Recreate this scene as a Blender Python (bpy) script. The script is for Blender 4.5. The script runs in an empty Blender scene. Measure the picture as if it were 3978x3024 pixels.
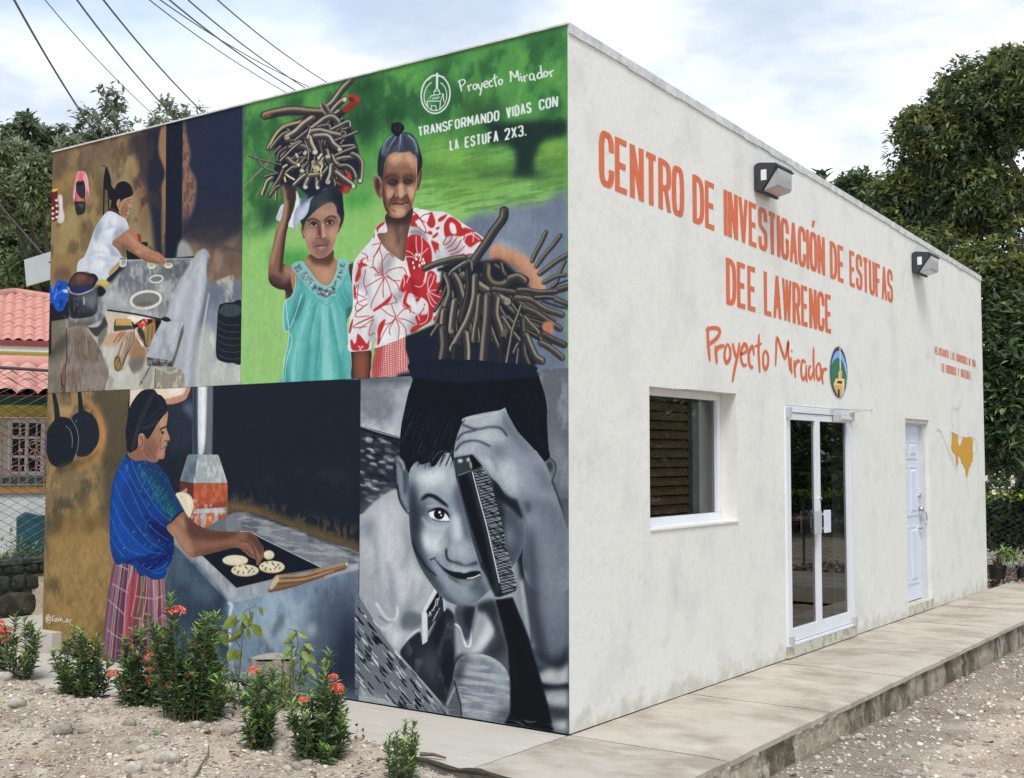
import bpy, bmesh, math, random
import numpy as np
from mathutils import Vector, Matrix
R = math.radians
sc = bpy.context.scene
COL = sc.collection
# ---------------------------------------------------------------- camera
cam = bpy.data.cameras.new('camera'); camo = bpy.data.objects.new('camera', cam); COL.objects.link(camo); sc.camera = camo
cam.sensor_width = 36.0; cam.lens = 4665.4576/3978*36.0; cam.clip_start = 0.05; cam.clip_end = 2000
_ya, _pi = 2.1921, 0.0557
_f = Vector((math.cos(_pi)*math.cos(_ya), math.cos(_pi)*math.sin(_ya), math.sin(_pi)))
camo.location = (4.2055, -6.5008, 1.7672); camo.rotation_euler = _f.to_track_quat('-Z', 'Y').to_euler()
# ---------------------------------------------------------------- sky, sun, exposure
SUN_EL, SUN_AZ = R(58), R(-52)          # azimuth of the sun measured from +x towards +y
w = bpy.data.worlds.new('World'); sc.world = w; w.use_nodes = True
nt = w.node_tree; nt.nodes.clear(); N = nt.nodes.new; LK = nt.links.new
out = N('ShaderNodeOutputWorld'); bg = N('ShaderNodeBackground'); bg.inputs['Strength'].default_value = 0.1
sky = N('ShaderNodeTexSky'); sky.sky_type = 'NISHITA'; sky.sun_disc = False; sky.sun_elevation = SUN_EL; sky.sun_rotation = R(90)-SUN_AZ
sky.air_density = 1.3; sky.dust_density = 2.0; sky.altitude = 400
tc = N('ShaderNodeTexCoord'); mp = N('ShaderNodeMapping'); mp.inputs['Scale'].default_value = (1.0, 1.0, 2.6); mp.inputs['Location'].default_value = (0.35, 0.9, 0.2)
LK(tc.outputs['Generated'], mp.inputs['Vector'])
n1 = N('ShaderNodeTexNoise'); n1.inputs['Scale'].default_value = 2.6; n1.inputs['Detail'].default_value = 7; n1.inputs['Roughness'].default_value = 0.52; n1.inputs['Distortion'].default_value = 0.35
LK(mp.outputs[0], n1.inputs['Vector'])
n2 = N('ShaderNodeTexNoise'); n2.inputs['Scale'].default_value = 5.5; n2.inputs['Detail'].default_value = 8; n2.inputs['Roughness'].default_value = 0.55
LK(mp.outputs[0], n2.inputs['Vector'])
sx = N('ShaderNodeSeparateXYZ'); LK(tc.outputs['Generated'], sx.inputs[0])
hz = N('ShaderNodeMapRange'); hz.inputs[1].default_value = 0.10; hz.inputs[2].default_value = 0.36; hz.inputs[3].default_value = 0.44; hz.inputs[4].default_value = 0.0; LK(sx.outputs['Z'], hz.inputs[0])
ad = N('ShaderNodeMath'); ad.operation = 'ADD'; LK(n1.outputs['Fac'], ad.inputs[0]); LK(hz.outputs[0], ad.inputs[1])
cr = N('ShaderNodeMapRange'); cr.interpolation_type = 'SMOOTHSTEP'; cr.inputs[1].default_value = 0.34; cr.inputs[2].default_value = 0.66; cr.inputs[3].default_value = 0.35; LK(ad.outputs[0], cr.inputs[0])
ccol = N('ShaderNodeMixRGB'); ccol.inputs[1].default_value = (3.3, 3.85, 4.65, 1); ccol.inputs[2].default_value = (6.2, 6.4, 6.6, 1)
ad2 = N('ShaderNodeMath'); ad2.operation = 'ADD'; LK(n2.outputs['Fac'], ad2.inputs[0]); LK(hz.outputs[0], ad2.inputs[1])
cr2 = N('ShaderNodeMapRange'); cr2.interpolation_type = 'SMOOTHSTEP'; cr2.inputs[1].default_value = 0.36; cr2.inputs[2].default_value = 0.78; LK(ad2.outputs[0], cr2.inputs[0]); LK(cr2.outputs[0], ccol.inputs[0])
sk2 = N('ShaderNodeMixRGB'); sk2.blend_type = 'MULTIPLY'; sk2.inputs[0].default_value = 1; sk2.inputs[2].default_value = (1.1, 1.15, 1.2, 1); LK(sky.outputs[0], sk2.inputs[1])
mx = N('ShaderNodeMixRGB'); LK(cr.outputs[0], mx.inputs[0]); LK(sk2.outputs[0], mx.inputs[1]); LK(ccol.outputs[0], mx.inputs[2])
LK(mx.outputs[0], bg.inputs['Color']); LK(bg.outputs[0], out.inputs['Surface'])
sl = bpy.data.lights.new('sun', 'SUN'); sl.energy = 1.5; sl.angle = R(22); sl.color = (1.0, 0.96, 0.9)
so = bpy.data.objects.new('sun', sl); COL.objects.link(so)
so.rotation_euler = Vector((math.cos(SUN_EL)*math.cos(SUN_AZ), math.cos(SUN_EL)*math.sin(SUN_AZ), math.sin(SUN_EL))).to_track_quat('Z', 'Y').to_euler()
vs = sc.view_settings; vs.view_transform = 'Standard'; vs.look = 'None'; vs.gamma = 1.0; vs.use_curve_mapping = False; vs.exposure = 0.95
sc.cycles.max_bounces = 8; sc.cycles.transparent_max_bounces = 12; sc.cycles.use_denoising = True
# ---------------------------------------------------------------- paint engine (flat paint for the mural wall)
CAMP = (4665.4576, 4.2055, -6.5008, 1.7672, 2.1921, 0.0557, 0.0)
def cam_basis():
    f, x, y, z, ya, pi, ro = CAMP
    cy, sy, cp, sp = math.cos(ya), math.sin(ya), math.cos(pi), math.sin(pi)
    fw = np.array([cp*cy, cp*sy, sp]); r = np.array([sy, -cy, 0.0]); u = np.cross(r, fw)
    return r, u, fw
def unproject(P, ax, val):
    """photo pixels (full size) -> points of the plane coordinate[ax] = val"""
    P = np.asarray(P, float).reshape(-1, 2); r, u, fw = cam_basis(); f = CAMP[0]
    d = np.outer((P[:, 0]-1989)/f, r)+np.outer((1512-P[:, 1])/f, u)+fw
    o = np.array(CAMP[1:4]); t = (val-o[ax])/d[:, ax]
    return o+d*t[:, None]
MW, MH, PS = 5.715, 4.6, 420.0            # mural wall width, height, paint pixels per metre
NX, NY = int(MW*PS)+1, int(MH*PS)+1
CV = np.full((NY, NX, 3), 104, np.float32)
def to_cv(P):
    q = unproject(P, 1, 0.0)
    return np.stack([(q[:, 0]+MW)*PS, (MH-q[:, 2])*PS], 1)
_F = [0.0, 0.0, 1.0]
def frame(x, y, s): _F[:] = [x, y, s]
def pts(t):
    a = np.array(t.split(), float) if isinstance(t, str) else np.asarray(t, float)
    return a.reshape(-1, 2)
def toph(a): return a/_F[2]+np.array(_F[:2])
def crv(p, closed, n=6):
    if len(p) < 3: return p
    if closed: q = np.concatenate([p[-1:], p, p[:2]])
    else: q = np.concatenate([2*p[:1]-p[1:2], p, 2*p[-1:]-p[-2:-1]])
    t = np.linspace(0, 1, n, endpoint=False)[:, None]; out = []
    for i in range(1, len(q)-2):
        a, b, c, d = q[i-1:i+3]
        out.append(0.5*((2*b)+(c-a)*t+(2*a-5*b+4*c-d)*t*t+(3*b-a-3*c+d)*t**3))
    if not closed: out.append(p[-1:])
    return np.concatenate(out)
def raster(polys):
    """anti-aliased coverage (non-zero winding) -> (x0, y0, mask)"""
    al = np.concatenate(polys); x0 = max(0, int(al[:, 0].min())-1); x1 = min(NX, int(al[:, 0].max())+3)
    y0 = max(0, int(al[:, 1].min())-1); y1 = min(NY, int(al[:, 1].max())+3)
    if x1 <= x0 or y1 <= y0: return None
    SS = 3; w, h = x1-x0, y1-y0; acc = np.zeros((h*SS, w+2), np.float32)
    for P in polys:
        Q = np.roll(P, -1, 0); X0, Y0, X1, Y1 = P[:, 0], P[:, 1], Q[:, 0], Q[:, 1]
        up = Y1 > Y0; ya = np.where(up, Y0, Y1); yb = np.where(up, Y1, Y0)
        ra = np.maximum(0, np.ceil((ya-y0)*SS-0.5).astype(int)); rb = np.minimum(h*SS, np.ceil((yb-y0)*SS-0.5).astype(int))
        n = np.maximum(0, rb-ra); idx = np.repeat(np.arange(len(P)), n)
        if not len(idx): continue
        rows = np.arange(n.sum())-np.repeat(np.cumsum(n)-n, n)+ra[idx]
        yy = (rows+0.5)/SS+y0; xx = X0[idx]+(yy-Y0[idx])*(X1-X0)[idx]/(Y1-Y0)[idx]-x0
        xx = np.clip(xx, 0, w+0.999); xi = xx.astype(int); fr = xx-xi; sg = np.where(up[idx], 1.0, -1.0)
        np.add.at(acc, (rows, xi), sg*(1-fr)); np.add.at(acc, (rows, np.minimum(xi+1, w+1)), sg*fr)
    m = np.clip(np.abs(np.cumsum(acc, 1)[:, :w]), 0, 1).reshape(h, SS, w).mean(1)
    return x0, y0, m
def boxb(a, r, ax):
    if r < 1: return a
    a = np.moveaxis(a, ax, 0); n = a.shape[0]
    c = np.concatenate([np.zeros((1,)+a.shape[1:], a.dtype), np.cumsum(a, 0, dtype=np.float64).astype(np.float32)])
    i = np.arange(n); hi = np.minimum(n, i+r+1); lo = np.maximum(0, i-r)
    return np.moveaxis((c[hi]-c[lo])/(2*r+1), 0, ax)
def gblur(a, s):
    r = int(round(s*0.95)) if s >= 1 else (1 if s > 0.4 else 0)
    k = 3 if s >= 1 else 1
    for _ in range(k): a = boxb(boxb(a, r, 0), r, 1)
    return a
def cover(polys, blur=0):
    R = raster(polys)
    if R is None: return None
    x0, y0, m = R
    if blur > 0.4:
        p = int(blur*3)+2; X0, Y0 = max(0, x0-p), max(0, y0-p); X1, Y1 = min(NX, x0+m.shape[1]+p), min(NY, y0+m.shape[0]+p)
        M = np.zeros((Y1-Y0, X1-X0), np.float32); M[y0-Y0:y0-Y0+m.shape[0], x0-X0:x0-X0+m.shape[1]] = m
        return X0, Y0, gblur(M, blur)
    return x0, y0, m
CLIP = [None]
def lay(R, col, al=1.0):
    if R is None: return
    x0, y0, m = R; sl = np.s_[y0:y0+m.shape[0], x0:x0+m.shape[1]]
    if CLIP[0] is not None: m = m*CLIP[0][sl]
    m = (m*al)[..., None]
    c = col[sl] if isinstance(col, np.ndarray) else np.array(col, np.float32)
    CV[sl] = CV[sl]*(1-m)+c*m
def poly(t, col, b=0, a=1.0, sm=True):
    p = pts(t); p = crv(p, True) if sm else p
    lay(cover([to_cv(toph(p))], b/_F[2]), col, a)
def rpoly(t, col, b=0, a=1.0): poly(t, col, b, a, False)
def strip(t, w, w2=None, sm=True):
    p = pts(t); p = crv(p, False, 5) if sm else p
    d = np.gradient(p, axis=0) if len(p) > 2 else np.repeat(p[1:]-p[:1], 2, 0)
    d /= np.maximum(np.linalg.norm(d, axis=1), 1e-6)[:, None]; nrm = np.stack([-d[:, 1], d[:, 0]], 1)
    u = np.linspace(0, 1, len(p))
    if w2 is None: ww = np.full(len(p), w/2.0)
    elif w2 == 't': ww = w/2.0*np.sqrt(np.clip(1-(2*u-1)**4, 0.02, 1))
    else: ww = (w+(w2-w)*u)/2.0
    return p, nrm*ww[:, None], ww
def line(t, w, col, b=0, a=1.0, w2=None, sm=True):
    p, n, ww = strip(t, w, w2, sm)
    L = [np.concatenate([p+n, (p-n)[::-1]])]
    for e, r in ((p[0], ww[0]), (p[-1], ww[-1])):
        if r > 1.2: th = np.linspace(0, 2*np.pi, 10, endpoint=False); L.append(e+r*np.stack([np.cos(th), -np.sin(th)], 1))
    L = [to_cv(toph(q)) for q in L]
    # same winding for the body and the caps
    for i, q in enumerate(L):
        s = np.sum(q[:, 0]*np.roll(q[:, 1], -1)-np.roll(q[:, 0], -1)*q[:, 1])
        if s < 0: L[i] = q[::-1]
    lay(cover(L, b/_F[2]), col, a)
def lines(ts, *a, **k):
    for t in ts.split('/'): line(t, *a, **k)
def polys(ts, *a, **k):
    for t in ts.split('/'): poly(t, *a, **k)
def ell(x, y, rx, ry, col, b=0, a=1.0, rot=0):
    th = np.linspace(0, 2*np.pi, 28, endpoint=False); c, s = math.cos(rot), math.sin(rot)
    p = np.stack([x+rx*np.cos(th)*c-ry*np.sin(th)*s, y+rx*np.cos(th)*s+ry*np.sin(th)*c], 1)
    poly(p, col, b, a, False)
def clip(t=None, sm=True):
    if t is None: CLIP[0] = None; return
    p = pts(t); p = crv(p, True) if sm else p
    M = np.zeros((NY, NX), np.float32); R = raster([to_cv(toph(p))])
    if R: M[R[1]:R[1]+R[2].shape[0], R[0]:R[0]+R[2].shape[1]] = R[2]
    CLIP[0] = M
def shape(t, col, sm=True, b=0):
    """fill and keep as the clip for the shading that follows"""
    CLIP[0] = None; poly(t, col, b, 1.0, sm); clip(t, sm)
_rs = np.random.RandomState(7)
def fbm(sx, sy, oct=4, seed=0):
    sx *= PS/290; sy *= PS/290; rs = np.random.RandomState(seed+11); out = np.zeros((NY, NX), np.float32); amp = 1.0; tot = 0
    for o in range(oct):
        gx, gy = int(NX/sx)+3, int(NY/sy)+3; g = rs.rand(gy, gx).astype(np.float32)
        X = np.arange(NX)/sx; Y = np.arange(NY)/sy; xi = X.astype(int); yi = Y.astype(int); fx = X-xi; fy = Y-yi
        fx = fx*fx*(3-2*fx); fy = fy*fy*(3-2*fy)
        a = g[np.ix_(yi, xi)]*(1-fx)+g[np.ix_(yi, xi+1)]*fx; b = g[np.ix_(yi+1, xi)]*(1-fx)+g[np.ix_(yi+1, xi+1)]*fx
        out += amp*(a*(1-fy)[:, None]+b*fy[:, None]); tot += amp; amp *= 0.55; sx = max(1.5, sx/2); sy = max(1.5, sy/2)
    out = out/tot; return np.clip((out-0.5)*2.2+0.5, 0, 1)
NZ = [fbm(90, 90, 5, 1), fbm(30, 45, 4, 2), fbm(10, 14, 3, 3), fbm(160, 120, 5, 4), fbm(60, 8, 3, 5), fbm(8, 60, 3, 6)]
def mottle(t, col, k=0, lo=0.45, hi=0.8, b=10, a=0.7, sm=True):
    p = pts(t); p = crv(p, True) if sm else p
    R = cover([to_cv(toph(p))], b/_F[2])
    if R is None: return
    x0, y0, m = R; nz = NZ[k][y0:y0+m.shape[0], x0:x0+m.shape[1]]
    q = np.clip((nz-lo+0.06)/(hi-lo+0.12), 0, 1); lay((x0, y0, m*q*q*(3-2*q)), col, a)
def tone(t, cols, b=0, sm=True):
    pass
def bark(t, w, base, hi, dk, w2=None, b=1.5):
    """a painted stick: dark outline, body, light edge, streaks"""
    line(t, w*1.3, dk, b, 1.0, w2 if w2 is None or w2 == 't' else w2*1.3)
    line(t, w, base, b, 1.0, w2)
    p, n, ww = strip(t, w, None if w2 == 't' else w2)
    s = 1 if (n[len(n)//2][1] < 0) else -1
    line(p+n*s*0.5, w*0.34, hi, w*0.1, 0.95, None, False)
    line(p-n*s*0.6, w*0.4, dk, w*0.14, 0.85, None, False)
    line(p+n*0.1, w*0.1, dk, w*0.05, 0.4, None, False)
# ---------------------------------------------------------------- mural, upper left: kitchen scene
NAVY = (34, 45, 66)
frame(150, 400, 2.6)
P1 = "60 330 2062 -10 2052 1560 2046 2840 60 2960"
clip("40 100 2062 -160 2052 1560 2045 2838 60 2960", False)
rpoly("40 100 2062 -160 2046 2860 60 2990", (140, 120, 94))
poly("100 440 800 300 1000 330 900 560 500 650 200 800 100 800", (124, 102, 84), 60, .9)
poly("150 760 500 680 620 760 640 1200 400 1500 120 1560 140 900", (156, 136, 86), 60, .8)
poly("740 600 950 560 1080 900 1120 1300 1150 1560 850 1560 900 1100 760 760", (150, 136, 96), 50, .8)
poly("900 650 1000 640 1080 800 1120 1100 1060 1300 1000 1000", (136, 104, 84), 30, .8)
mottle(P1, (96, 78, 60), 1, .5, .85, 0, .55); mottle(P1, (176, 146, 88), 1, .15, -.1, 0, .0)
mottle("100 380 900 300 900 1560 100 1560", (168, 148, 100), 0, .52, .85, 20, .6); mottle("100 380 900 300 900 1560 100 1560", (100, 86, 62), 3, .5, .8, 20, .5)
poly("150 820 330 690 350 780 200 960 140 960", (176, 142, 80), 30, .6)
# smoke darkened wall
poly("930 360 1060 300 1290 230 1290 1560 1190 1560 1130 1100 1070 760 1010 560", (44, 50, 68), 26)
poly("1235 260 1292 236 1292 1100 1262 1000 1240 850 1275 700 1210 480", (158, 118, 92), 12)
poly("1250 850 1292 850 1292 1560 1250 1560 1240 1200", (150, 122, 88), 12, .85)
mottle("930 330 1290 240 1290 1560 1130 1560", (80, 66, 66), 1, .55, .8, 20, .6)
poly("900 380 1080 320 1110 560 1060 700 980 520", (88, 72, 70), 30, .7)
rpoly("1455 80 2070 -120 2060 2900 1440 2900", (46, 56, 80))
poly("1700 180 2070 40 2070 700 1760 900 1650 500", (44, 54, 84), 60)
poly("1450 200 1500 330 1535 520 1520 640 1590 780 1580 1000 1530 1160 1470 1240 1440 1240", (146, 112, 98), 14)
mottle("1450 200 1500 330 1535 520 1520 640 1590 780 1580 1000 1530 1160 1470 1240 1440 1240", (92, 70, 72), 2, .45, .7, 4, .6)
poly("1440 1380 1800 1420 2070 1300 2070 1860 1440 1900", (140, 118, 100), 45)
poly("1440 1150 1700 1120 2070 1080 2070 1300 1750 1400 1440 1330", (60, 58, 74), 40, .8)
mottle("1440 1350 2070 1300 2070 1820 1440 1850", (84, 74, 72), 0, .45, .8, 20, .7)
rpoly("1290 120 1458 100 1456 190 1446 1380 1404 1450 1400 1700 1278 1700", (30, 40, 61), 2)
poly("1440 1380 1520 1430 1560 1560 1400 1600 1405 1460", (170, 172, 176), 16, .8)
# wall things
poly("366 960 345 940 365 800 390 700 430 684 475 700 505 790 515 900 532 980 518 1036 490 1020 470 960 462 800 430 750 400 790 380 900", (232, 136, 150), 2)
polys("395 820 405 720 430 690 450 760 425 900/380 900 420 900 430 985 378 992", (226, 112, 122), 3, .9)
lines("480 720 500 860 520 990/455 740 485 860 492 980/385 760 366 900 358 980", 9, (248, 180, 190), 3)
poly("480 880 530 960 540 1060 500 1120 480 1060", (112, 96, 66), 14, .6)
poly("380 800 420 786 462 800 468 940 430 958 395 920 380 870", (58, 58, 66), 2); ell(423, 815, 36, 20, (38, 38, 46), 2, 1, -.2)
poly("362 998 400 990 465 1002 466 1100 400 1132 375 1090 368 1040", (54, 50, 56), 2); poly("400 1010 455 1020 440 1060 410 1040", (90, 84, 88), 8)
line("378 830 372 1000", 4, (28, 28, 34), 1); line("465 830 462 1060", 5, (28, 28, 34), 1)
poly("110 880 150 858 188 860 190 960 205 1050 195 1165 130 1185 128 1000", (120, 38, 40), 2)
poly("135 870 188 858 184 885 140 895", (232, 176, 80), 2)
for x, y in ((180, 980), (140, 1060), (185, 1035), (185, 1095), (145, 1115), (185, 1150), (145, 1165)): ell(x, y, 16, 13, (236, 216, 214), 3)
poly("195 940 238 932 246 1060 262 1150 240 1206 195 1196 205 1060", (206, 196, 196), 3); line("225 950 228 1180", 8, (232, 228, 230), 5)
# ladle and spoon
poly("685 640 712 700 730 770 736 830 762 876 730 900 668 862 655 800 664 710", (30, 36, 46), 1); line("640 628 690 645", 7, (40, 40, 44), 1)
line("662 800 656 1145", 16, (30, 36, 46), 1, w2=13); line("712 860 706 1090", 13, (30, 36, 46), 1)
# woman's hair, face
poly("770 860 800 808 860 788 915 812 942 860 946 920 905 955 875 962 850 1010 810 1130 760 1090 728 1050 735 985 700 950 705 880 745 870", (28, 34, 46), 1.5)
poly("828 968 870 960 940 935 945 985 935 1062 915 1080 912 1110 900 1120 890 1172 865 1160 810 1130 812 1080 800 1050", (178, 138, 112), 2)
poly("800 975 826 964 830 1000 822 1075 800 1050 788 1010", (188, 144, 112), 2); line("812 985 820 1020 808 1055", 6, (108, 74, 60), 3)
poly("835 990 870 962 946 930 940 880 800 900 800 960 822 970 830 1010", (28, 34, 46), 2)
poly("860 1000 900 1020 890 1110 850 1150 820 1120", (150, 108, 86), 12, .8)
lines("895 985 935 968/905 1003 930 1000/915 1060 934 1062", 6, (84, 56, 48), 2); lines("884 1108 910 1112", 7, (232, 214, 206), 2); line("886 1120 906 1126", 6, (150, 70, 70), 2)
line("896 1060 880 1140", 9, (110, 76, 62), 6, .6)
poly("728 1050 800 1090 830 1140 860 1160 846 1170 790 1130 720 1096", (88, 60, 52), 4)
# white blouse
B1 = "700 1092 760 1100 830 1140 880 1172 905 1230 908 1290 830 1350 770 1400 740 1424 800 1480 845 1560 850 1600 790 1800 700 1760 460 1660 400 1620 470 1530 520 1400 545 1330 580 1240 640 1150"
shape(B1, (196, 205, 218))
polys("720 1110 800 1150 780 1200 680 1220/650 1290 800 1250 860 1290 720 1350/560 1400 700 1430 740 1560 600 1600", (222, 228, 236), 18)
polys("760 1380 900 1290 830 1240 760 1300/700 1430 780 1500 820 1640 760 1620/560 1290 620 1180 640 1260 580 1400", (160, 170, 190), 16)
lines("620 1300 700 1260 800 1250/640 1420 720 1440/500 1540 600 1500 700 1520/700 1170 730 1240", 9, (150, 160, 182), 8, .8)
clip("40 100 2062 -160 2052 1560 2045 2838 60 2960", False)
# red pot, dark pot
poly("958 1340 990 1325 1030 1326 1034 1400 1010 1420 960 1380", (168, 52, 50), 3); poly("975 1345 1000 1340 1000 1380 980 1370", (214, 110, 100), 5)
poly("1030 1410 1095 1404 1098 1450 1060 1470 1030 1450", (30, 34, 44), 3)
rpoly("885 1480 1000 1540 1250 1570 1560 1545 1585 1560 1560 1590 900 1600", (26, 32, 44), 3)
frame(150, 1000, 2.6)
# adobe wall behind the pots, stove top slab
rpoly("470 640 1500 600 1500 1340 690 1350 600 900", (172, 174, 170), 8)
poly("110 0 450 -10 390 140 300 260 180 240 110 280", (150, 124, 82), 14)
poly("180 110 300 110 330 230 200 240 150 220", (112, 88, 70), 26, .8)
poly("450 0 860 -5 800 100 720 190 620 280 560 180 480 140 390 150", (198, 207, 220), 3)
lines("500 60 620 20 720 30/560 120 640 80 740 90", 12, (162, 174, 196), 10); poly("560 20 680 40 640 120 540 120", (226, 232, 238), 14, .8)
poly("715 190 720 130 820 30 850 0 855 60 760 140", (176, 152, 92), 3)
S1 = "860 20 1280 5 1570 0 1540 60 1270 615 700 525 620 640 480 700 290 720 290 640 320 600 560 560 600 330 700 200 800 110"
shape(S1, (138, 141, 142), False)
poly("900 60 1500 30 1400 200 1200 300 900 330 760 260", (118, 122, 128), 40); poly("600 330 900 400 1150 600 700 520 480 700 290 700", (168, 172, 172), 40)
mottle(S1, (176, 182, 184), 1, .5, .8, 0, .75, False); mottle(S1, (96, 100, 106), 0, .5, .8, 0, .7, False); mottle(S1, (190, 194, 190), 2, .6, .9, 0, .35, False)
poly("680 220 860 40 900 60 800 170 720 260", (40, 46, 54), 16); line("1560 10 1420 270 1270 610", 14, (196, 202, 206), 8)
line("1530 60 1260 620", 6, (66, 70, 78), 3); line("870 30 1550 8", 10, (190, 196, 200), 6, .8)
poly("295 690 420 645 560 650 470 700 300 715", (112, 100, 96), 12)
clip("40 -800 2055 -860 2052 0 2045 1278 60 1396", False)
# arm and hand reaching over the stove
poly("960 -310 820 -225 745 -165 760 -150 900 -110 1020 -30 1150 0 1250 30 1290 75 1292 55 1270 20 1240 -20 1120 -90 1010 -170", (172, 124, 96), 2)
frame(150, 400, 2.6)
A1 = "905 1288 830 1350 752 1408 870 1440 960 1520 1090 1600 1200 1620 1255 1650 1275 1635 1285 1600 1240 1545 1160 1490 1060 1430 1000 1390"
shape(A1, (170, 122, 96)); line("760 1420 880 1440 980 1530 1100 1590 1220 1620", 26, (128, 84, 68), 14); line("900 1330 1000 1430 1120 1500 1240 1570", 26, (204, 160, 128), 16, .8); ell(1010, 1500, 30, 18, (198, 146, 116), 10)
clip("40 100 2062 -160 2052 1560 2045 2838 60 2960", False)
frame(150, 1000, 2.6)
poly("1130 -20 1215 0 1250 30 1268 85 1284 90 1290 40 1262 -10 1200 -60 1100 -60", (176, 126, 100), 2); line("1225 5 1255 35 1275 78", 5, (110, 72, 60), 2)
for x, y, r in ((1142, 85, 44), (1312, 78, 46)): ell(x, y, r, r*.62, (204, 204, 170), 2); ell(x, y-10, r*.5, r*.2, (128, 128, 104), 5, .8); ell(x, y+20, r*.7, 6, (226, 228, 200), 3)
rpoly("816 10 892 0 890 80 850 98 818 88", (206, 208, 206), 2); rpoly("835 25 880 18 878 70 840 78", (150, 152, 152), 6); ell(855, 10, 37, 10, (120, 122, 122), 2)
# rings
for x, y, rx, ry, w in ((1190, 215, 66, 36, 15), (1085, 425, 152, 84, 27)):
    th = np.linspace(0, 2*np.pi, 30); c, s = math.cos(-.13), math.sin(-.13); e = np.stack([x+rx*np.cos(th)*c-ry*np.sin(th)*s, y+rx*np.cos(th)*s+ry*np.sin(th)*c], 1)
    ell(x, y, rx*1.1, ry*1.15, (112, 114, 112), 14, .7, -.13); ell(x, y, rx*.95, ry*.9, (126, 126, 122), 4, 1, -.13); line(e, w, (214, 218, 208), 2.5)
ell(1060, 470, 90, 20, (104, 100, 92), 10, .8, -.1); line("1010 492 1060 505", 9, (214, 150, 100), 4)
# chimney plaster and right wall
poly("1570 0 1660 -90 1720 -40 1740 60 1735 260 1700 560 1640 900 1610 1330 1480 1330 1400 1150 1360 1050 1400 640 1280 620 1420 280", (168, 174, 184), 4)
C1 = "1560 10 1600 -60 1660 -90 1700 -80 1728 0 1735 260 1690 640 1640 900 1610 1278 1480 1290 1400 1290 1400 800 1400 640 1290 610 1420 280"
clip(C1); poly("1600 -60 1690 -70 1700 300 1560 800 1500 1330 1640 1330 1680 800 1740 300 1720 -60", (128, 136, 152), 24)
line("1560 60 1460 330 1380 600", 60, (188, 196, 206), 30); line("1660 0 1600 500 1520 1000 1500 1320", 44, (206, 212, 220), 26, .8); line("1720 20 1710 300 1640 700 1560 1300", 26, (92, 104, 124), 16, .8)
line("1600 -60 1570 60 1500 220", 40, (172, 156, 148), 24, .8)
clip("40 -800 2055 -860 2052 0 2045 1278 60 1396", False)
poly("1738 -20 2060 -30 2060 260 1738 272", (146, 122, 104), 6); mottle("1738 -20 2060 -30 2060 260 1738 272", (110, 90, 82), 0, .4, .8, 6, .8)
rpoly("1738 270 2060 255 2050 1300 1600 1330 1640 900 1690 640 1730 400", (132, 142, 156), 6)
poly("1740 270 2060 260 2060 460 1740 500", (112, 122, 138), 30); poly("1640 700 1800 800 1800 1050 2060 1080 2060 1320 1560 1340", (176, 182, 178), 40)
mottle("1738 270 2060 255 2050 1300 1600 1330 1640 900 1690 640 1730 400", (198, 200, 184), 1, .5, .8, 6, .7)
line("1722 360 1650 820 1600 1320", 14, (196, 200, 186), 8)
poly("1820 500 1870 462 1950 454 2060 470 2060 1030 1960 1062 1860 1050 1795 990 1800 740", (34, 44, 58), 2)
ell(1935, 528, 118, 70, (70, 80, 92), 4, 1, .02); poly("1825 500 1870 462 1950 454 2060 470 2060 480 1950 466 1870 476 1830 520", (30, 38, 50), 2)
for k in range(6): line("%d %d 1870 %d 1960 %d 2048 %d" % (1816, 636+k*68, 668+k*68, 683+k*68, 676+k*67), 4, (112, 124, 136), 2)
# pot with lid, blue bag, yellow cloth
poly("300 600 130 640 112 560 112 470 300 440", (34, 40, 50), 3)
poly("112 268 150 320 180 240 215 230 300 262 300 400 262 500 232 540 180 532 140 460 108 420", (24, 92, 200), 3)
lines("150 400 240 330 290 340/160 420 200 260/190 480 250 420/130 290 150 350", 12, (92, 156, 236), 6, .8); polys("180 300 230 260 220 330/200 440 260 420 230 500", (14, 66, 160), 8)
poly("240 330 290 320 300 350 262 352", (190, 206, 226), 6)
PT = "298 260 380 330 590 300 596 460 590 540 540 590 420 612 330 606 302 520 300 380"
shape(PT, (72, 74, 80)); poly("320 380 400 400 400 600 300 560", (40, 44, 52), 20); poly("450 400 580 360 580 480 500 500", (120, 126, 136), 24, .8); line("456 400 460 470", 12, (200, 206, 212), 6); mottle(PT, (110, 116, 126), 2, .5, .8, 0, .5)
poly("400 560 560 540 500 610 380 610", (46, 50, 58), 16)
clip("40 -800 2055 -860 2052 0 2045 1278 60 1396", False)
poly("298 270 330 200 380 150 440 142 500 160 560 162 598 200 594 250 540 310 430 350 340 345 300 310", (40, 42, 52), 2)
poly("320 250 360 180 430 155 510 180 560 210 540 270 440 290 330 285", (92, 66, 62), 8); poly("380 190 440 170 490 210 400 250", (132, 96, 84), 16, .8)
poly("318 288 420 300 550 280 500 330 420 346 350 338", (36, 60, 116), 8)
line("298 300 330 352 400 372 480 352 560 310 598 240", 16, (170, 176, 180), 3); line("305 325 400 380 520 345 596 270", 5, (60, 66, 74), 2)
poly("600 232 640 220 690 232 722 270 680 282 640 292 600 276", (196, 172, 76), 4); line("620 240 680 250", 8, (232, 212, 120), 5)
poly("600 292 640 290 680 340 640 390 600 380", (32, 36, 40), 5)
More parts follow.
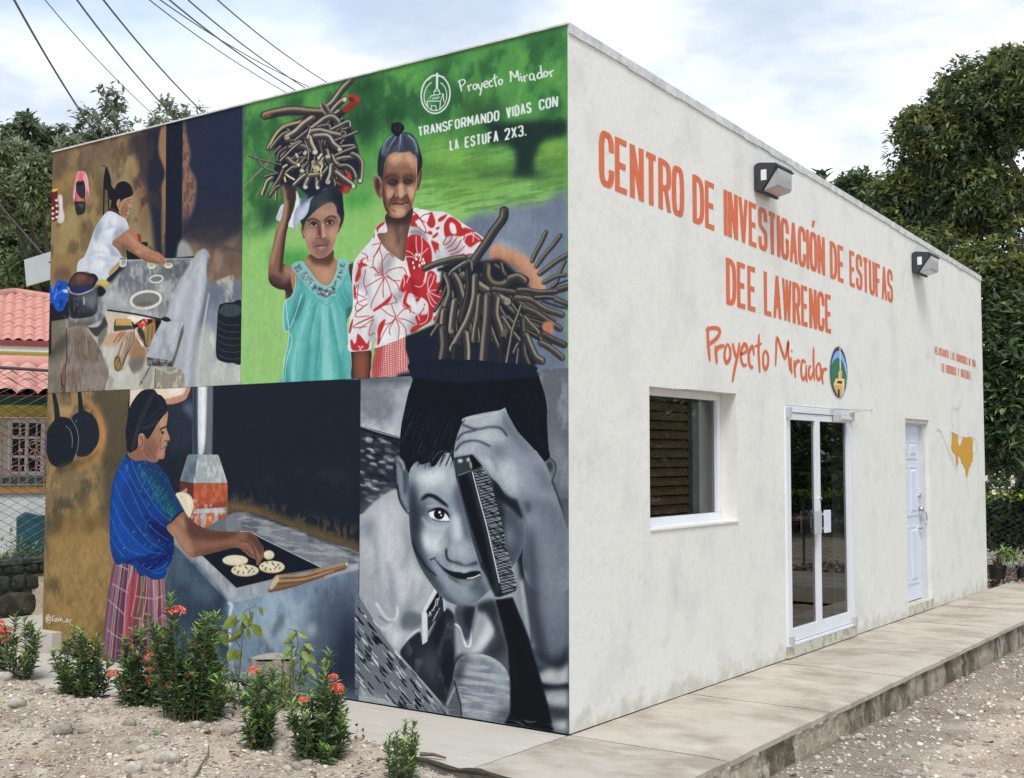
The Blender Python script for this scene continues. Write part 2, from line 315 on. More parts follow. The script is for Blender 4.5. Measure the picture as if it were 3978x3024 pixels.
# slab edge and firebox
poly("700 525 690 690 590 800 560 800 480 710 610 690", (74, 72, 78), 3); rpoly("700 530 712 530 700 770 692 770", (30, 32, 40), 2)
poly("290 720 480 700 600 870 690 1040 710 1200 690 1370 270 1370 285 900", (130, 116, 104), 5)
FB = "290 720 480 700 600 870 690 1040 710 1200 690 1370 270 1370 285 900"
mottle(FB, (92, 76, 72), 5, .4, .7, 4, .8); mottle(FB, (168, 152, 130), 5, .6, .85, 4, .6); mottle(FB, (158, 150, 146), 0, .5, .8, 8, .6)
rpoly("112 640 290 600 285 1000 280 1370 80 1400 100 1000 130 960", (122, 118, 104), 3)
mottle("112 640 290 600 285 1000 280 1370 80 1400 100 1000", (160, 152, 130), 0, .4, .8, 4, .8); poly("120 930 280 760 290 900 120 1020", (84, 78, 70), 24, .8)
rpoly("105 620 300 600 300 612 130 642 128 960 96 1010", (34, 38, 48), 3); line("280 720 282 1030 266 1140", 8, (60, 60, 66), 4)
poly("262 1060 276 1180 276 1340 262 1366 240 1362 226 1260 228 1160 245 1100", (132, 96, 90), 3); line("228 1180 232 1260 268 1340 262 1366 238 1360 230 1270", 7, (58, 34, 36), 2); line("270 1080 272 1200 262 1300", 5, (84, 52, 50), 2)
poly("480 700 540 790 600 880 640 950 690 1040 712 1190 700 1370 1170 1370 1170 1100 1100 950 1160 800 1250 640 700 530 700 700 590 800", (186, 186, 172), 5)
EM = "600 830 700 760 760 780 830 1150 1100 920 1180 1100 1170 1370 700 1370 712 1190 640 950"
mottle(EM, (150, 152, 146), 1, .4, .8, 8, .8); mottle(EM, (206, 208, 196), 0, .5, .8, 8, .7)
poly("700 760 830 770 830 870 720 900 640 870", (196, 160, 128), 14); poly("600 800 680 700 690 760 620 900", (120, 124, 110), 8)
rpoly("700 540 1240 620 1180 700 1120 860 1000 760 760 760 700 770", (206, 186, 168), 6)
poly("920 590 1240 630 1200 680 940 640", (250, 236, 224), 10)
line("700 530 980 570 1260 628 1330 632", 16, (28, 32, 42), 2); poly("1240 610 1300 600 1330 630 1290 650", (40, 42, 50), 4)
polys("1080 640 1120 620 1240 640 1190 760 1150 860 1100 900 1060 860 1080 740/960 690 1010 700 1080 640 1050 620/940 640 980 700 960 720", (30, 28, 32), 4)
polys("990 660 1030 650 1060 620 1075 680 1110 630 1090 690 1060 690 1040 720/1140 640 1170 620 1180 650/1080 620 1100 640 1060 660", (226, 74, 50), 4); polys("1040 650 1060 640 1056 670/1080 630 1092 625 1096 650", (252, 190, 140), 4)
rpoly("780 615 930 618 945 680 775 684", (202, 158, 78), 2); rpoly("775 684 940 684 965 720 762 745 760 690", (80, 82, 68), 3); rpoly("780 615 775 684 758 742 768 640", (50, 48, 48), 3); line("790 640 925 645", 8, (222, 180, 100), 6)
poly("1080 700 1150 650 1178 660 1175 780 1130 890 1080 870 1060 760", (164, 136, 84), 5); lines("1110 700 1100 860/1150 690 1140 820", 10, (112, 88, 56), 5)
poly("1010 700 1060 740 1080 880 1040 830 1000 760", (70, 66, 56), 6)
poly("870 770 960 740 965 800 930 920 870 1040 830 1140 790 1146 762 1100 765 1020 800 960 830 860", (172, 150, 124), 4)
lines("850 860 800 1000/940 760 900 920 840 1080/900 800 850 950", 12, (122, 104, 88), 7); line("880 830 830 970", 16, (212, 200, 182), 10)
ell(797, 1070, 34, 76, (96, 76, 60), 3, 1, -.05); ell(797, 1072, 25, 62, (178, 142, 84), 4, 1, -.05); mottle("770 1010 826 1010 826 1130 770 1130", (120, 92, 56), 2, .4, .6, 4, .8)
line("970 730 950 860 890 980 835 1130", 7, (50, 44, 40), 3); lines("760 855 820 760/800 850 880 740", 7, (90, 62, 44), 3); polys("790 800 820 750 860 745 830 800", (196, 120, 84), 6)
poly("990 790 1040 830 1090 930 1085 1010 1030 1130 960 1150 920 1060 920 940 960 820", (160, 124, 92), 18); poly("930 1040 1060 1000 1040 1120 950 1150", (120, 116, 110), 16)
line("910 1050 960 1165", 12, (108, 108, 106), 8); poly("980 730 1030 820 1060 860 1050 900 990 800 970 750", (240, 214, 190), 6)
line("990 780 1050 850 1110 940", 4, (80, 50, 40), 2)
# cement block
rpoly("1240 650 1370 648 1466 660 1462 740 1400 960 1360 1100 1095 1090 1092 1000 1130 880 1170 780", (176, 182, 190), 2)
rpoly("1466 658 1464 760 1360 1102 1335 1050 1385 920 1430 740", (110, 108, 106), 3); rpoly("1092 1002 1335 1040 1360 1102 1095 1090", (74, 76, 78), 4)
mottle("1240 650 1466 660 1335 1040 1092 1000", (206, 210, 216), 0, .4, .8, 3, .8, False); mottle("1240 650 1466 660 1335 1040 1092 1000", (140, 146, 156), 1, .5, .9, 3, .7, False); mottle("1092 1002 1335 1040 1360 1102 1095 1090", (140, 138, 134), 2, .5, .7, 3, .8, False)
line("1095 998 1335 1038 1430 720 1464 664", 4, (206, 208, 208), 2, .8)
rpoly("1180 1100 1360 1105 1440 1130 1470 1180 1480 1330 1160 1340", (150, 144, 128), 4); mottle("1180 1100 1440 1120 1480 1330 1160 1340", (196, 188, 160), 2, .4, .8, 3, .7, False); line("1180 1110 1172 1340", 6, (84, 90, 100), 3)
line("1180 1110 1250 1130 1330 1165 1400 1130", 9, (212, 216, 218), 5)
line("1125 1100 1085 1180 1050 1235", 15, (124, 116, 92), 2); line("1050 1235 1020 1290", 26, (150, 142, 120), 3, w2=12); line("1118 1110 1075 1190", 4, (70, 62, 48), 2); ell(1036, 1260, 9, 16, (90, 88, 80), 3)
clip()
# ---------------------------------------------------------------- mural, upper right: woman and girl carrying firewood
CLIP[0] = None
frame(900, 300, 2.8)
UR = np.zeros((NY, NX), np.float32); UR[:int((MH-2.338)*PS), int((MW-3.105)*PS):] = 1
CLIP[0] = UR
rpoly("100 200 3700 -900 3700 3300 80 3400", (88, 156, 82))
poly("120 1500 700 1300 1500 1250 3700 900 3700 3400 100 3400", (140, 196, 110), 140)
poly("100 2300 3700 2300 3700 3500 100 3500", (146, 198, 116), 60)
mottle("118 200 1600 -100 3700 -700 3700 600 1500 1000 120 1700", (40, 88, 62), 0, .35, .75, 60, .62); mottle("118 300 3700 -700 3700 500 120 1500", (108, 176, 80), 1, .5, .85, 60, .5)
polys("560 240 700 200 760 330 600 420/1300 420 1560 300 1640 500 1500 760 1380 620/1350 20 1540 0 1520 180 1400 200/1650 360 1850 330 1850 520 1700 480/260 1300 480 1340 520 1500 300 1640/600 1250 1040 1140 1000 1300 700 1350", (34, 74, 56), 60, .75)
polys("1220 1300 1460 1260 1560 1330 1300 1420/420 1900 820 1900 840 2050 560 2080 420 2000", (72, 156, 72), 46, .9)
# tree, path and shade on the right
frame(1500, 80, 3.0)
poly("500 1360 900 1340 1130 1520 1450 1700 1500 1900 1000 2100 500 2000", (128, 182, 84), 60, .8); poly("1780 1440 1960 1340 2110 1380 2110 1740 1800 1740", (122, 170, 78), 30, .9)
poly("820 1180 1180 1180 1200 1400 1000 1500 850 1420", (66, 122, 62), 50, .6); poly("850 980 1300 950 1400 1150 1000 1180", (46, 76, 60), 60, .7)
line("400 1720 900 1760 1500 1700 2100 1680", 90, (54, 100, 58), 40, .6); line("600 1900 1200 1880 2110 1830", 60, (84, 134, 72), 40, .7); line("900 2050 1500 2040 2110 2000", 50, (88, 140, 74), 36, .5)
mottle("400 1500 2110 1450 2110 2150 400 2200", (92, 140, 68), 4, .4, .8, 30, .6)
poly("1150 1150 1400 1180 2100 1150 2100 1330 1900 1370 1790 1450 1730 1640 1740 1770 1800 1820 1460 1820 1500 1760 1510 1640 1500 1520 1360 1430 1200 1440 1200 1300", (38, 66, 58), 26)
line("1100 1800 1500 1780 1900 1790", 50, (56, 84, 66), 24, .8)
frame(1330, 780, 2.4)
poly("1180 170 1380 110 1600 50 1850 30 2150 20 2150 1700 1000 1700 900 800 1000 300", (120, 132, 150), 24)
poly("1450 150 1900 100 2120 140 2120 700 1500 600", (134, 146, 164), 60, .8); mottle("1180 170 2120 20 2120 1600 1100 1600", (104, 116, 142), 3, .4, .8, 20, .5)
poly("1380 360 1600 420 1900 700 1800 750 1500 480", (196, 206, 214), 26, .4)
# girl ---------------------------------------------------------
frame(900, 300, 2.8)
poly("550 1380 500 1480 486 1540 530 1562 640 1560 660 1500 640 1400", (206, 212, 224), 3); lines("560 1420 520 1500 500 1540", 12, (160, 168, 190), 8)
frame(900, 900, 2.8)
AR = "535 -620 560 -520 570 -330 540 -150 480 0 440 180 405 340 398 480 412 545 450 590 520 625 580 640 590 745 650 700 705 560 705 450 660 395 600 352 560 352 550 430 575 200 600 0 650 -180 690 -370 700 -580"
shape(AR, (140, 104, 86))
poly("640 -500 700 -500 690 -200 600 60 575 300 550 440 520 400 560 60 610 -200", (62, 48, 54), 18, .9); poly("560 -420 600 -440 600 -200 520 80 450 340 420 320 500 0 560 -200", (182, 140, 116), 16, .8)
poly("400 480 560 560 700 480 720 560 640 720 560 660 400 640", (62, 46, 50), 24, .9); poly("570 370 640 380 680 440 600 470", (176, 136, 112), 18, .8); poly("430 470 520 500 560 540 470 540", (96, 68, 64), 16)
CLIP[0] = UR
NK = "850 240 1000 200 1105 190 1115 280 1160 310 1200 350 1290 350 1320 345 1330 620 1250 700 1000 760 700 700 640 400 680 350 780 315"
shape(NK, (172, 130, 106))
poly("850 240 1110 200 1100 320 1030 380 920 360 850 300", (96, 70, 60), 16, .95); poly("900 380 1060 390 1100 500 1040 580 940 500", (196, 150, 120), 30, .8); poly("1270 350 1340 340 1330 660 1290 620", (88, 66, 62), 10)
lines("860 300 820 330 760 330", 16, (196, 152, 126), 8, .7)
CLIP[0] = UR
# turquoise dress
DR = "670 375 765 322 800 370 860 450 930 540 1000 585 1045 592 1090 560 1130 480 1155 400 1165 305 1290 318 1275 345 1280 440 1320 620 1325 800 1290 900 1260 960 1265 1100 1290 1300 1320 1500 1325 1680 545 1700 560 1560 600 1300 630 1080 590 1085 560 1040 555 900 590 745 650 700 700 580 715 480 690 420"
shape(DR, (98, 184, 178))
polys("760 560 720 900 640 1100 600 1400 660 1700 560 1700 540 1300 600 1000/1180 600 1240 640 1330 800 1320 1500 1270 1200 1240 900/900 800 930 900 860 1300 830 1700 760 1700 820 1200/1100 800 1180 1100 1240 1600 1180 1700 1140 1300 1060 900/980 900 1010 1200 960 1500 900 1700 920 1300", (70, 152, 152), 20, .85)
polys("840 760 860 800 760 1100 700 1400 680 1700 640 1700 680 1300/980 820 1030 820 1060 1200 1100 1600 1000 1700 980 1300/1080 800 1120 820 1200 1200 1180 1300/930 820 960 820 880 1200 860 1150", (138, 210, 204), 14, .8)
poly("690 850 780 700 770 560 740 520 800 700 740 900 690 960", (54, 122, 124), 12, .7); poly("1250 840 1330 820 1310 960 1260 980", (60, 100, 100), 10, .7)
lines("800 700 760 860 700 960 640 1060/880 740 840 860/930 770 880 980/960 790 900 1100/1130 760 1180 900/1160 730 1230 860/1190 690 1260 780", 9, (60, 140, 140), 6, .6)
lines("1040 820 1045 1000 1080 1300/1000 820 980 1100 940 1500/1090 790 1150 1100 1200 1400/850 860 760 1120 720 1500/1200 620 1250 760", 10, (152, 216, 210), 6, .6)
CLIP[0] = UR
line("765 322 800 370 860 450 930 540 1000 585 1045 592 1090 560 1130 480 1155 400 1165 305", 14, (142, 214, 206), 2)
line("592 745 600 860 615 980 630 1050 700 880 760 680", 6, (210, 240, 234), 2); line("600 730 570 800 560 940 572 1050 596 1082 625 1070", 8, (196, 232, 226), 2); line("700 480 690 600 650 700 592 748", 6, (190, 230, 222), 2)
line("640 1100 655 1200 600 1400 570 1690", 5, (220, 244, 240), 2); line("625 1080 610 1240 572 1400 552 1690", 8, (190, 230, 224), 3); line("1262 990 1270 1200 1300 1420 1308 1600", 6, (180, 226, 220), 2)
# jewelled yoke
poly("650 365 765 320 860 450 930 545 1045 600 1095 560 1140 470 1165 310 1270 315 1250 460 1180 590 1060 720 1040 790 960 740 820 610 720 480", (120, 196, 192), 4)
line("715 470 820 610 940 730 1045 790 1160 660 1250 470", 5, (86, 120, 136), 3, .8); line("730 450 840 590 960 710 1045 760 1140 640 1230 470", 4, (70, 140, 146), 2, .7)
for t in ("668 378 740 348 776 400 710 446", "745 465 815 425 846 466 800 520 775 525", "810 535 865 490 890 524 850 585", "862 600 912 558 936 590 912 640", "1175 345 1240 345 1238 385 1178 388", "1168 410 1222 410 1218 452 1165 452", "1150 480 1204 480 1190 516 1150 512", "1118 530 1160 530 1158 585 1120 582"): rpoly(t, (122, 138, 146), 3)
rpoly("945 590 1000 618 1050 622 1110 580 1134 620 1090 680 1040 716 980 700 922 650", (106, 122, 128), 3)
rs = np.random.RandomState(3)
for bx in ((668, 350, 770, 440, 6), (750, 430, 840, 520, 8), (815, 500, 885, 580, 9), (868, 570, 930, 636, 9), (1178, 350, 1236, 384, 5), (1170, 412, 1216, 450, 6), (1152, 482, 1195, 514, 6), (1122, 532, 1156, 582, 7), (940, 610, 1120, 690, 60)):
    for _ in range(bx[4]):
        x, y = rs.uniform(bx[0], bx[2]), rs.uniform(bx[1], bx[3]); c = (228, 234, 236) if rs.rand() < .55 else (40, 46, 60); line("%f %f %f %f" % (x-8, y-3, x+9, y+5), 6, c, 2, .9)
# head
frame(1100, 700, 4.94)
poly("1150 600 1178 640 1165 760 1110 900 1062 1008 1050 960 1080 800", (122, 90, 80), 3); poly("1130 680 1160 640 1150 780 1100 900 1090 820", (56, 42, 48), 8, .8)
poly("345 900 400 880 412 1100 385 1090 356 1000", (126, 92, 78), 3); line("398 1000 402 1090", 14, (52, 36, 38), 4)
FC = "400 880 380 1000 415 1110 445 1230 500 1370 600 1460 700 1495 800 1470 900 1400 960 1310 1010 1180 1050 1000 1075 850 1110 700 1060 500 960 380 800 330 600 420 480 600 400 760"
shape(FC, (170, 134, 114))
poly("560 1100 640 1010 700 1130 800 1060 900 1150 900 1300 860 1400 720 1440 600 1380", (140, 102, 94), 34, .8); poly("400 780 700 800 700 1080 640 1000 480 960 400 1000", (138, 104, 92), 34, .6); poly("760 740 1020 700 1060 860 900 920 780 900", (134, 100, 90), 30, .8)
polys("440 960 560 920 640 1000 600 1120 480 1150/860 950 1040 880 1010 1100 920 1120/700 560 900 480 980 600 820 700", (190, 150, 128), 36, .7)
poly("690 830 740 830 750 1050 720 1110 670 1060 660 900", (112, 74, 70), 16, .9); poly("735 830 790 830 800 1000 810 1080 760 1100 742 1000", (202, 152, 126), 12, .9); line("640 1100 700 1110 740 1135 800 1100 815 1090", 14, (92, 62, 62), 6, .9); ell(675, 1080, 16, 14, (202, 160, 138), 7); ell(805, 1060, 14, 18, (206, 164, 140), 7)
line("590 1180 570 1260 600 1290", 18, (128, 92, 86), 10, .6); poly("740 1150 880 1140 890 1210 760 1200", (120, 86, 82), 16, .6)
# lips, eyes and brows
poly("606 1268 700 1232 760 1236 860 1228 830 1262 720 1270", (112, 72, 76), 4); poly("620 1275 720 1268 820 1250 800 1300 740 1328 680 1320", (170, 118, 122), 5); line("608 1272 720 1266 862 1232", 7, (78, 48, 54), 3); poly("690 1280 760 1270 740 1300 700 1302", (196, 148, 148), 8)
poly("560 1400 700 1380 850 1380 760 1480 640 1460", (156, 106, 100), 20, .7)
ell(590, 835, 80, 60, (82, 60, 60), 16, .8, .1); ell(890, 800, 84, 56, (82, 60, 60), 16, .8, -.1)
poly("522 862 560 830 620 830 660 850 610 884 560 886", (168, 160, 162), 3); ell(592, 840, 36, 34, (48, 38, 46), 3); ell(597, 832, 6, 6, (180, 180, 190), 2)
poly("828 820 870 786 930 780 960 800 920 836 860 840", (176, 168, 172), 3); ell(896, 804, 36, 34, (48, 38, 46), 3); ell(905, 794, 6, 6, (190, 190, 196), 2)
line("520 850 560 808 620 804 664 850", 11, (38, 28, 34), 3); line("820 812 870 766 930 762 966 800", 11, (38, 28, 34), 3)
line("474 778 540 738 620 744 700 796", 34, (84, 58, 54), 7, 1, 26); line("1010 712 940 686 870 700 800 762", 34, (84, 58, 54), 7, 1, 26)
lines("960 1310 1010 1180 1052 1000 1080 880 1085 740", 8, (226, 190, 164), 3, .8); line("415 1110 445 1230 500 1370 600 1460 700 1492 800 1470 900 1400", 8, (206, 166, 140), 3, .8)
CLIP[0] = UR
# hair
HR = "820 160 900 140 1060 180 1130 230 1150 380 1165 560 1165 640 1110 740 1080 680 1040 620 1020 520 970 440 900 420 780 470 640 560 540 660 440 780 395 900 400 990 375 900 340 800 330 720 420 400 600 200"
shape(HR, (46, 60, 70), b=6); poly("560 300 800 200 900 260 700 420 520 560", (66, 84, 86), 40, .8); poly("980 200 1160 300 1160 660 1080 660 1040 500 960 380", (34, 44, 62), 30, .8)
CLIP[0] = UR
poly("640 440 900 400 1000 480 980 560 760 560", (150, 118, 100), 40, .5)
# white headcloth
HC = "240 215 270 210 320 340 420 350 520 330 600 240 720 180 830 158 700 230 580 320 530 390 500 520 470 620 400 720 330 770 290 830 262 965 240 940 190 905 105 880 110 800 170 680 215 540 240 400 255 330"
shape(HC, (166, 178, 206)); polys("240 215 270 210 325 380 300 480 240 560 190 760 200 900 100 890 150 700 240 420", (226, 234, 236), 6); poly("330 340 560 300 460 420 380 560 330 420", (84, 96, 130), 26, .8); poly("400 440 500 440 440 640 320 760 280 820 330 620", (196, 206, 226), 20, .8); line("300 480 240 640 230 740", 22, (150, 160, 164), 10, .8); line("200 830 250 950", 10, (120, 130, 150), 5)
CLIP[0] = UR
line("560 330 640 240 740 180 830 158", 10, (190, 196, 212), 4)
# bundle of firewood on the head -----------------------------------
frame(900, 300, 2.8)
BK = "900 400 1160 420 1300 560 1380 800 1400 980 1330 1120 1300 1150 1200 1230 1050 1200 880 1300 700 1180 640 1220 540 1180 440 1120 480 900 470 760 560 560 700 460"
poly(BK, (40, 46, 66), 8)
poly("1240 1000 1290 1030 1310 1130 1280 1240 1230 1254 1180 1230 1140 1100 1180 1010", (146, 52, 56), 6); poly("1250 1040 1290 1040 1305 1130 1270 1170", (206, 74, 60), 10); poly("1210 1210 1280 1180 1260 1250 1220 1252", (206, 70, 56), 6)
poly("1080 1060 1200 1120 1210 1230 1100 1200", (64, 46, 62), 24, .7)
S_, SH, SD = (126, 114, 100), (196, 186, 164), (44, 44, 54)
rs = np.random.RandomState(41)
for i in range(85):
    a = rs.uniform(0, 6.28); r0 = rs.uniform(40, 330); x, y = 960+r0*math.cos(a)*1.1, 800+r0*math.sin(a)*1.05; b_a = a+rs.uniform(-.7, .7); l_ = rs.uniform(60, 150); c = rs.uniform(.55, 1.1); bark("%f %f %f %f %f %f" % (x, y, x+l_*.5*math.cos(b_a)+rs.uniform(-8, 8), y+l_*.5*math.sin(b_a), x+l_*math.cos(b_a), y+l_*math.sin(b_a)), rs.uniform(16, 34), tuple(v*c for v in S_), tuple(min(230, v*(c*.5+.5)) for v in SH), SD)
bark("1300 30 1220 110 1160 190 1100 270 1040 320", 58, S_, SH, SD)
bark("1080 380 1160 290 1230 235", 50, S_, SH, SD); ell(1232, 240, 20, 28, (200, 190, 168), 3, 1, .4)
bark("1110 420 1150 420 1220 370 1260 350", 46, (52, 48, 56), (70, 70, 80), SD)
line("1240 350 1280 320 1340 270 1360 230", 74, (146, 58, 44), 3); line("1285 215 1310 205 1350 215 1375 240", 52, (176, 70, 48), 3); ell(1300, 235, 26, 18, (90, 40, 44), 7)
bark("360 412 460 385 580 362 700 355 820 368 960 378 1040 370", 74, (122, 106, 90), (176, 160, 128), SD, None); poly("355 420 420 385 440 395 430 425", (140, 92, 66), 5); line("430 420 600 395 800 400 960 400 1000 430", 34, (56, 52, 62), 10, .9)
poly("860 400 980 400 1010 440 960 480 840 470", (62, 54, 66), 10)
ell(1020, 345, 38, 86, (118, 108, 96), 3, 1, -.5); line("965 290 985 345 1030 400 1080 395", 9, (186, 172, 150), 3); line("1000 280 1050 330 1095 390", 9, (190, 178, 156), 3); ell(1020, 345, 18, 64, (72, 66, 74), 6, 1, -.5)
lines("1120 385 1165 355", 20, (176, 170, 158), 3)
bark("400 770 450 680 510 590 590 525 700 500 780 480", 46, (112, 102, 92), (190, 180, 120), SD); line("420 740 470 640 540 560 620 520 760 480", 8, (206, 198, 150), 2)
bark("430 770 500 680 560 620 640 590", 40, (110, 98, 90), (172, 158, 140), SD)
bark("600 650 700 590 780 510 880 440", 66, (132, 116, 102), SH, SD); ell(606, 655, 26, 24, (160, 148, 134), 4)
bark("690 690 780 620 880 540 960 480", 44, (98, 88, 88), (160, 150, 134), SD)
bark("870 560 960 490 1030 440 1100 430 1160 480", 58, (116, 106, 98), SH, SD)
bark("940 540 1050 520 1060 560", 44, (96, 88, 88), (150, 140, 130), SD)
bark("1060 580 1180 520 1270 480 1285 530", 34, (120, 112, 102), (206, 200, 176), SD)
bark("870 590 960 580 1080 610 1180 630", 62, (116, 108, 96), (190, 182, 160), SD)
bark("1120 690 1250 640 1370 590", 30, (104, 96, 92), (190, 182, 160), SD); bark("1190 590 1240 600 1200 640", 22, (110, 102, 96), (180, 172, 150), SD)
bark("900 640 1040 640 1100 720 1175 780", 62, (110, 104, 98), (206, 198, 172), SD); ell(1175, 782, 24, 22, (190, 184, 164), 4)
bark("840 650 860 720 905 810", 66, (146, 136, 120), SH, SD); ell(908, 812, 28, 22, (206, 196, 172), 4)
bark("940 690 970 800 980 870", 46, (78, 76, 78), (116, 112, 104), SD); bark("740 740 800 760 840 800", 54, (110, 104, 98), (160, 150, 134), SD); ell(800, 820, 20, 28, (190, 180, 150), 4, 1, .4)
bark("760 700 680 760 600 840 530 910", 26, (110, 106, 100), (206, 200, 184), SD); bark("740 690 640 750 560 830 505 905", 16, (150, 146, 134), (210, 206, 190), SD)
bark("500 900 520 820 600 760", 34, (92, 84, 84), (146, 136, 128), SD)
bark("1200 750 1330 738", 28, (130, 124, 108), (206, 200, 170), SD); bark("1130 850 1240 800 1350 760", 30, (104, 98, 92), (200, 192, 166), SD)
bark("1150 890 1220 870 1325 865", 32, (140, 132, 112), (216, 208, 170), SD)
bark("1310 830 1370 860 1410 920 1410 1030 1395 1130", 46, (120, 112, 100), SH, SD); ell(1396, 1122, 18, 18, (210, 200, 170), 4)
bark("1090 850 1120 920 1160 950", 46, (120, 112, 102), SH, SD); bark("1180 960 1260 960 1320 1010 1345 1080", 36, (116, 108, 98), SH, SD)
bark("1130 1030 1220 1100 1330 1180", 52, (124, 120, 108), (206, 200, 176), SD); ell(1325, 1185, 18, 24, (206, 202, 176), 4)
bark("1030 790 1050 860", 48, (100, 98, 94), (190, 182, 160), SD); ell(1044, 862, 30, 20, (190, 182, 152), 4)
bark("800 690 830 760 840 850 825 940 830 1020 825 1110", 14, (146, 144, 132), (196, 192, 176), SD)
bark("610 880 650 920 700 950", 44, (150, 130, 122), (176, 160, 146), SD); ell(728, 950, 18, 20, (216, 208, 170), 3)
line("700 830 720 860", 20, (206, 200, 180), 3); bark("750 1020 800 960 830 920", 34, (92, 90, 88), (160, 152, 138), SD); ell(768, 1015, 20, 20, (206, 196, 170), 3)
line("890 920 900 970 940 985", 44, (190, 180, 140), 4); ell(905, 940, 24, 26, (120, 112, 96), 8); line("945 880 975 835", 24, (216, 208, 176), 3)
bark("970 940 1000 880", 40, (130, 124, 112), SH, SD); ell(970, 930, 22, 24, (176, 170, 150), 4)
line("900 1025 960 1000 990 970", 14, (206, 196, 130), 2); line("990 950 970 1010 978 1070", 18, (210, 200, 140), 2)
bark("1000 1040 1050 980", 36, (110, 104, 96), (196, 190, 170), SD)
bark("1090 950 1080 1050 1050 1130", 50, (132, 128, 112), (210, 204, 178), SD); ell(1048, 1136, 26, 24, (196, 190, 162), 3); ell(1046, 1134, 10, 9, (96, 92, 84), 3)
line("600 950 560 980 570 1060 585 1130", 20, (210, 200, 130), 2); line("580 1040 630 1080 680 1108", 20, (222, 210, 136), 2); bark("600 1030 660 980 700 975", 30, (130, 120, 104), SH, SD)
bark("680 1170 740 1110 800 1060", 40, (128, 124, 114), (206, 200, 180), SD); bark("800 1190 830 1120 850 1080", 48, (132, 128, 116), SH, SD); ell(804, 1192, 24, 20, (206, 202, 180), 3)
bark("850 1060 900 1060 940 1050", 42, (150, 144, 120), (196, 188, 150), SD); bark("936 1200 940 1130", 42, (128, 124, 112), (200, 194, 172), SD); ell(936, 1198, 20, 14, (206, 202, 176), 3)
bark("480 1330 490 1230 530 1120 570 1060", 24, (140, 134, 112), (206, 196, 160), SD); bark("410 1290 460 1190 520 1100 560 1010", 40, (100, 96, 90), (160, 150, 134), SD)
bark("335 1270 370 1180 390 1130 440 1090", 40, (130, 126, 112), (206, 200, 176), SD); bark("360 1080 420 1060 500 1040", 24, (110, 106, 98), (170, 164, 146), SD); bark("420 1280 480 1200 520 1180", 34, (110, 104, 92), (160, 150, 130), SD)
line("122 1195 240 1070 360 960 440 840 530 745", 13, (122, 112, 96), 2, 1, 24); line("122 1197 300 1020 420 900", 4, (190, 180, 150), 1)
bark("230 825 290 900 360 980 480 1030", 15, (122, 118, 104), (200, 196, 170), SD); bark("190 852 300 890 420 920 540 950", 15, (110, 104, 94), (190, 184, 160), SD)
line("855 560 840 610 825 660", 9, (224, 224, 214), 2)
poly("550 1170 620 1160 700 1200 690 1300 640 1340 570 1290", (74, 58, 60), 12, .9); poly("545 1180 570 1180 600 1280 570 1330", (170, 126, 102), 8, .8)
# old woman -------------------------------------------------------
frame(1330, 780, 2.4)
# forearm holding the bundle and far arm
FA = "1380 440 1440 395 1560 440 1700 500 1790 590 1860 700 1895 800 1900 830 1820 840 1740 800 1700 700 1600 620 1500 580 1380 550"
shape(FA, (188, 140, 112)); line("1400 420 1560 470 1720 560 1830 680 1880 800", 40, (214, 168, 136), 24, .8); line("1400 560 1540 590 1660 690 1740 780", 50, (120, 84, 76), 20, .8); line("1550 520 1640 640", 18, (150, 106, 88), 12, .7)
CLIP[0] = UR
poly("95 1390 262 1395 264 1520 250 1660 92 1660 92 1500", (96, 70, 62), 3); poly("130 1430 220 1430 220 1660 130 1660", (156, 92, 66), 24, .9); line("260 1400 262 1520 250 1640", 14, (48, 36, 42), 6, .8); line("95 1400 96 1660", 12, (56, 42, 44), 6, .8)
# skirt
SK = "330 1350 600 1260 640 1660 285 1660 285 1500 300 1420"
shape(SK, (236, 190, 184)); poly("285 1350 380 1340 340 1660 270 1660", (176, 86, 84), 18, .8)
for k in range(18): line("%d 1250 %d 1450 %d 1680" % (300+k*21, 292+k*21+int(6*math.sin(k)), 300+k*21), 6, (190, 56, 60), 1, .85); line("280 %d 450 %d 660 %d" % (1390+k*21-90, 1376+k*20-90, 1330+k*20-90), 6, (190, 60, 62), 1, .85)
CLIP[0] = UR
# blouse
BL = "400 190 655 70 720 72 830 92 940 100 1010 130 1160 230 1290 320 1340 385 1300 450 1150 520 980 560 960 720 970 900 930 980 940 1040 920 1120 760 1180 600 1260 480 1310 320 1368 290 1350 320 1290 300 1280 280 1330 262 1385 160 1400 60 1395 55 1300 70 1100 100 960 92 700 110 580 150 500 270 360 310 260 330 220"
shape(BL, (222, 224, 226))
polys("290 1080 330 1150 320 1250 290 1330 240 1300 260 1160/340 640 440 480 500 520 400 700/640 200 740 330 770 560 700 700/860 440 940 520 1100 540 960 640 880 560/200 620 250 800 290 1000 330 1100 240 900/480 860 620 780 640 860 500 960/620 1120 760 1040 720 1180 600 1250/990 330 1120 430 1080 540 960 470/150 560 200 700 180 900 120 700/620 1240 780 1160 900 1120 880 980 900 900 940 1000", (150, 154, 164), 22, .75)
polys("120 820 220 860 200 1000 130 960/360 1160 480 1180 440 1300 340 1300/700 120 800 110 820 200 720 220", (240, 242, 242), 16, .8)
RD, RD2 = (204, 52, 56), (150, 36, 50)
polys("590 400 620 330 680 310 740 330 800 390 830 450 835 560 800 610 740 620 660 650 600 560/600 560 700 620 770 640 760 740 720 800 680 780 640 700/760 760 800 660 850 655 880 700 880 760 930 750 950 800 965 880 950 970 880 980 850 1030 820 1120 660 1220 640 1200 700 1160 680 1080 720 1060 790 1050 800 960 740 900 700 940 640 860 560 850 540 800 570 700 600 690/540 800 580 850 560 960 600 1010 640 980 600 940 620 860 660 850", RD, 3)
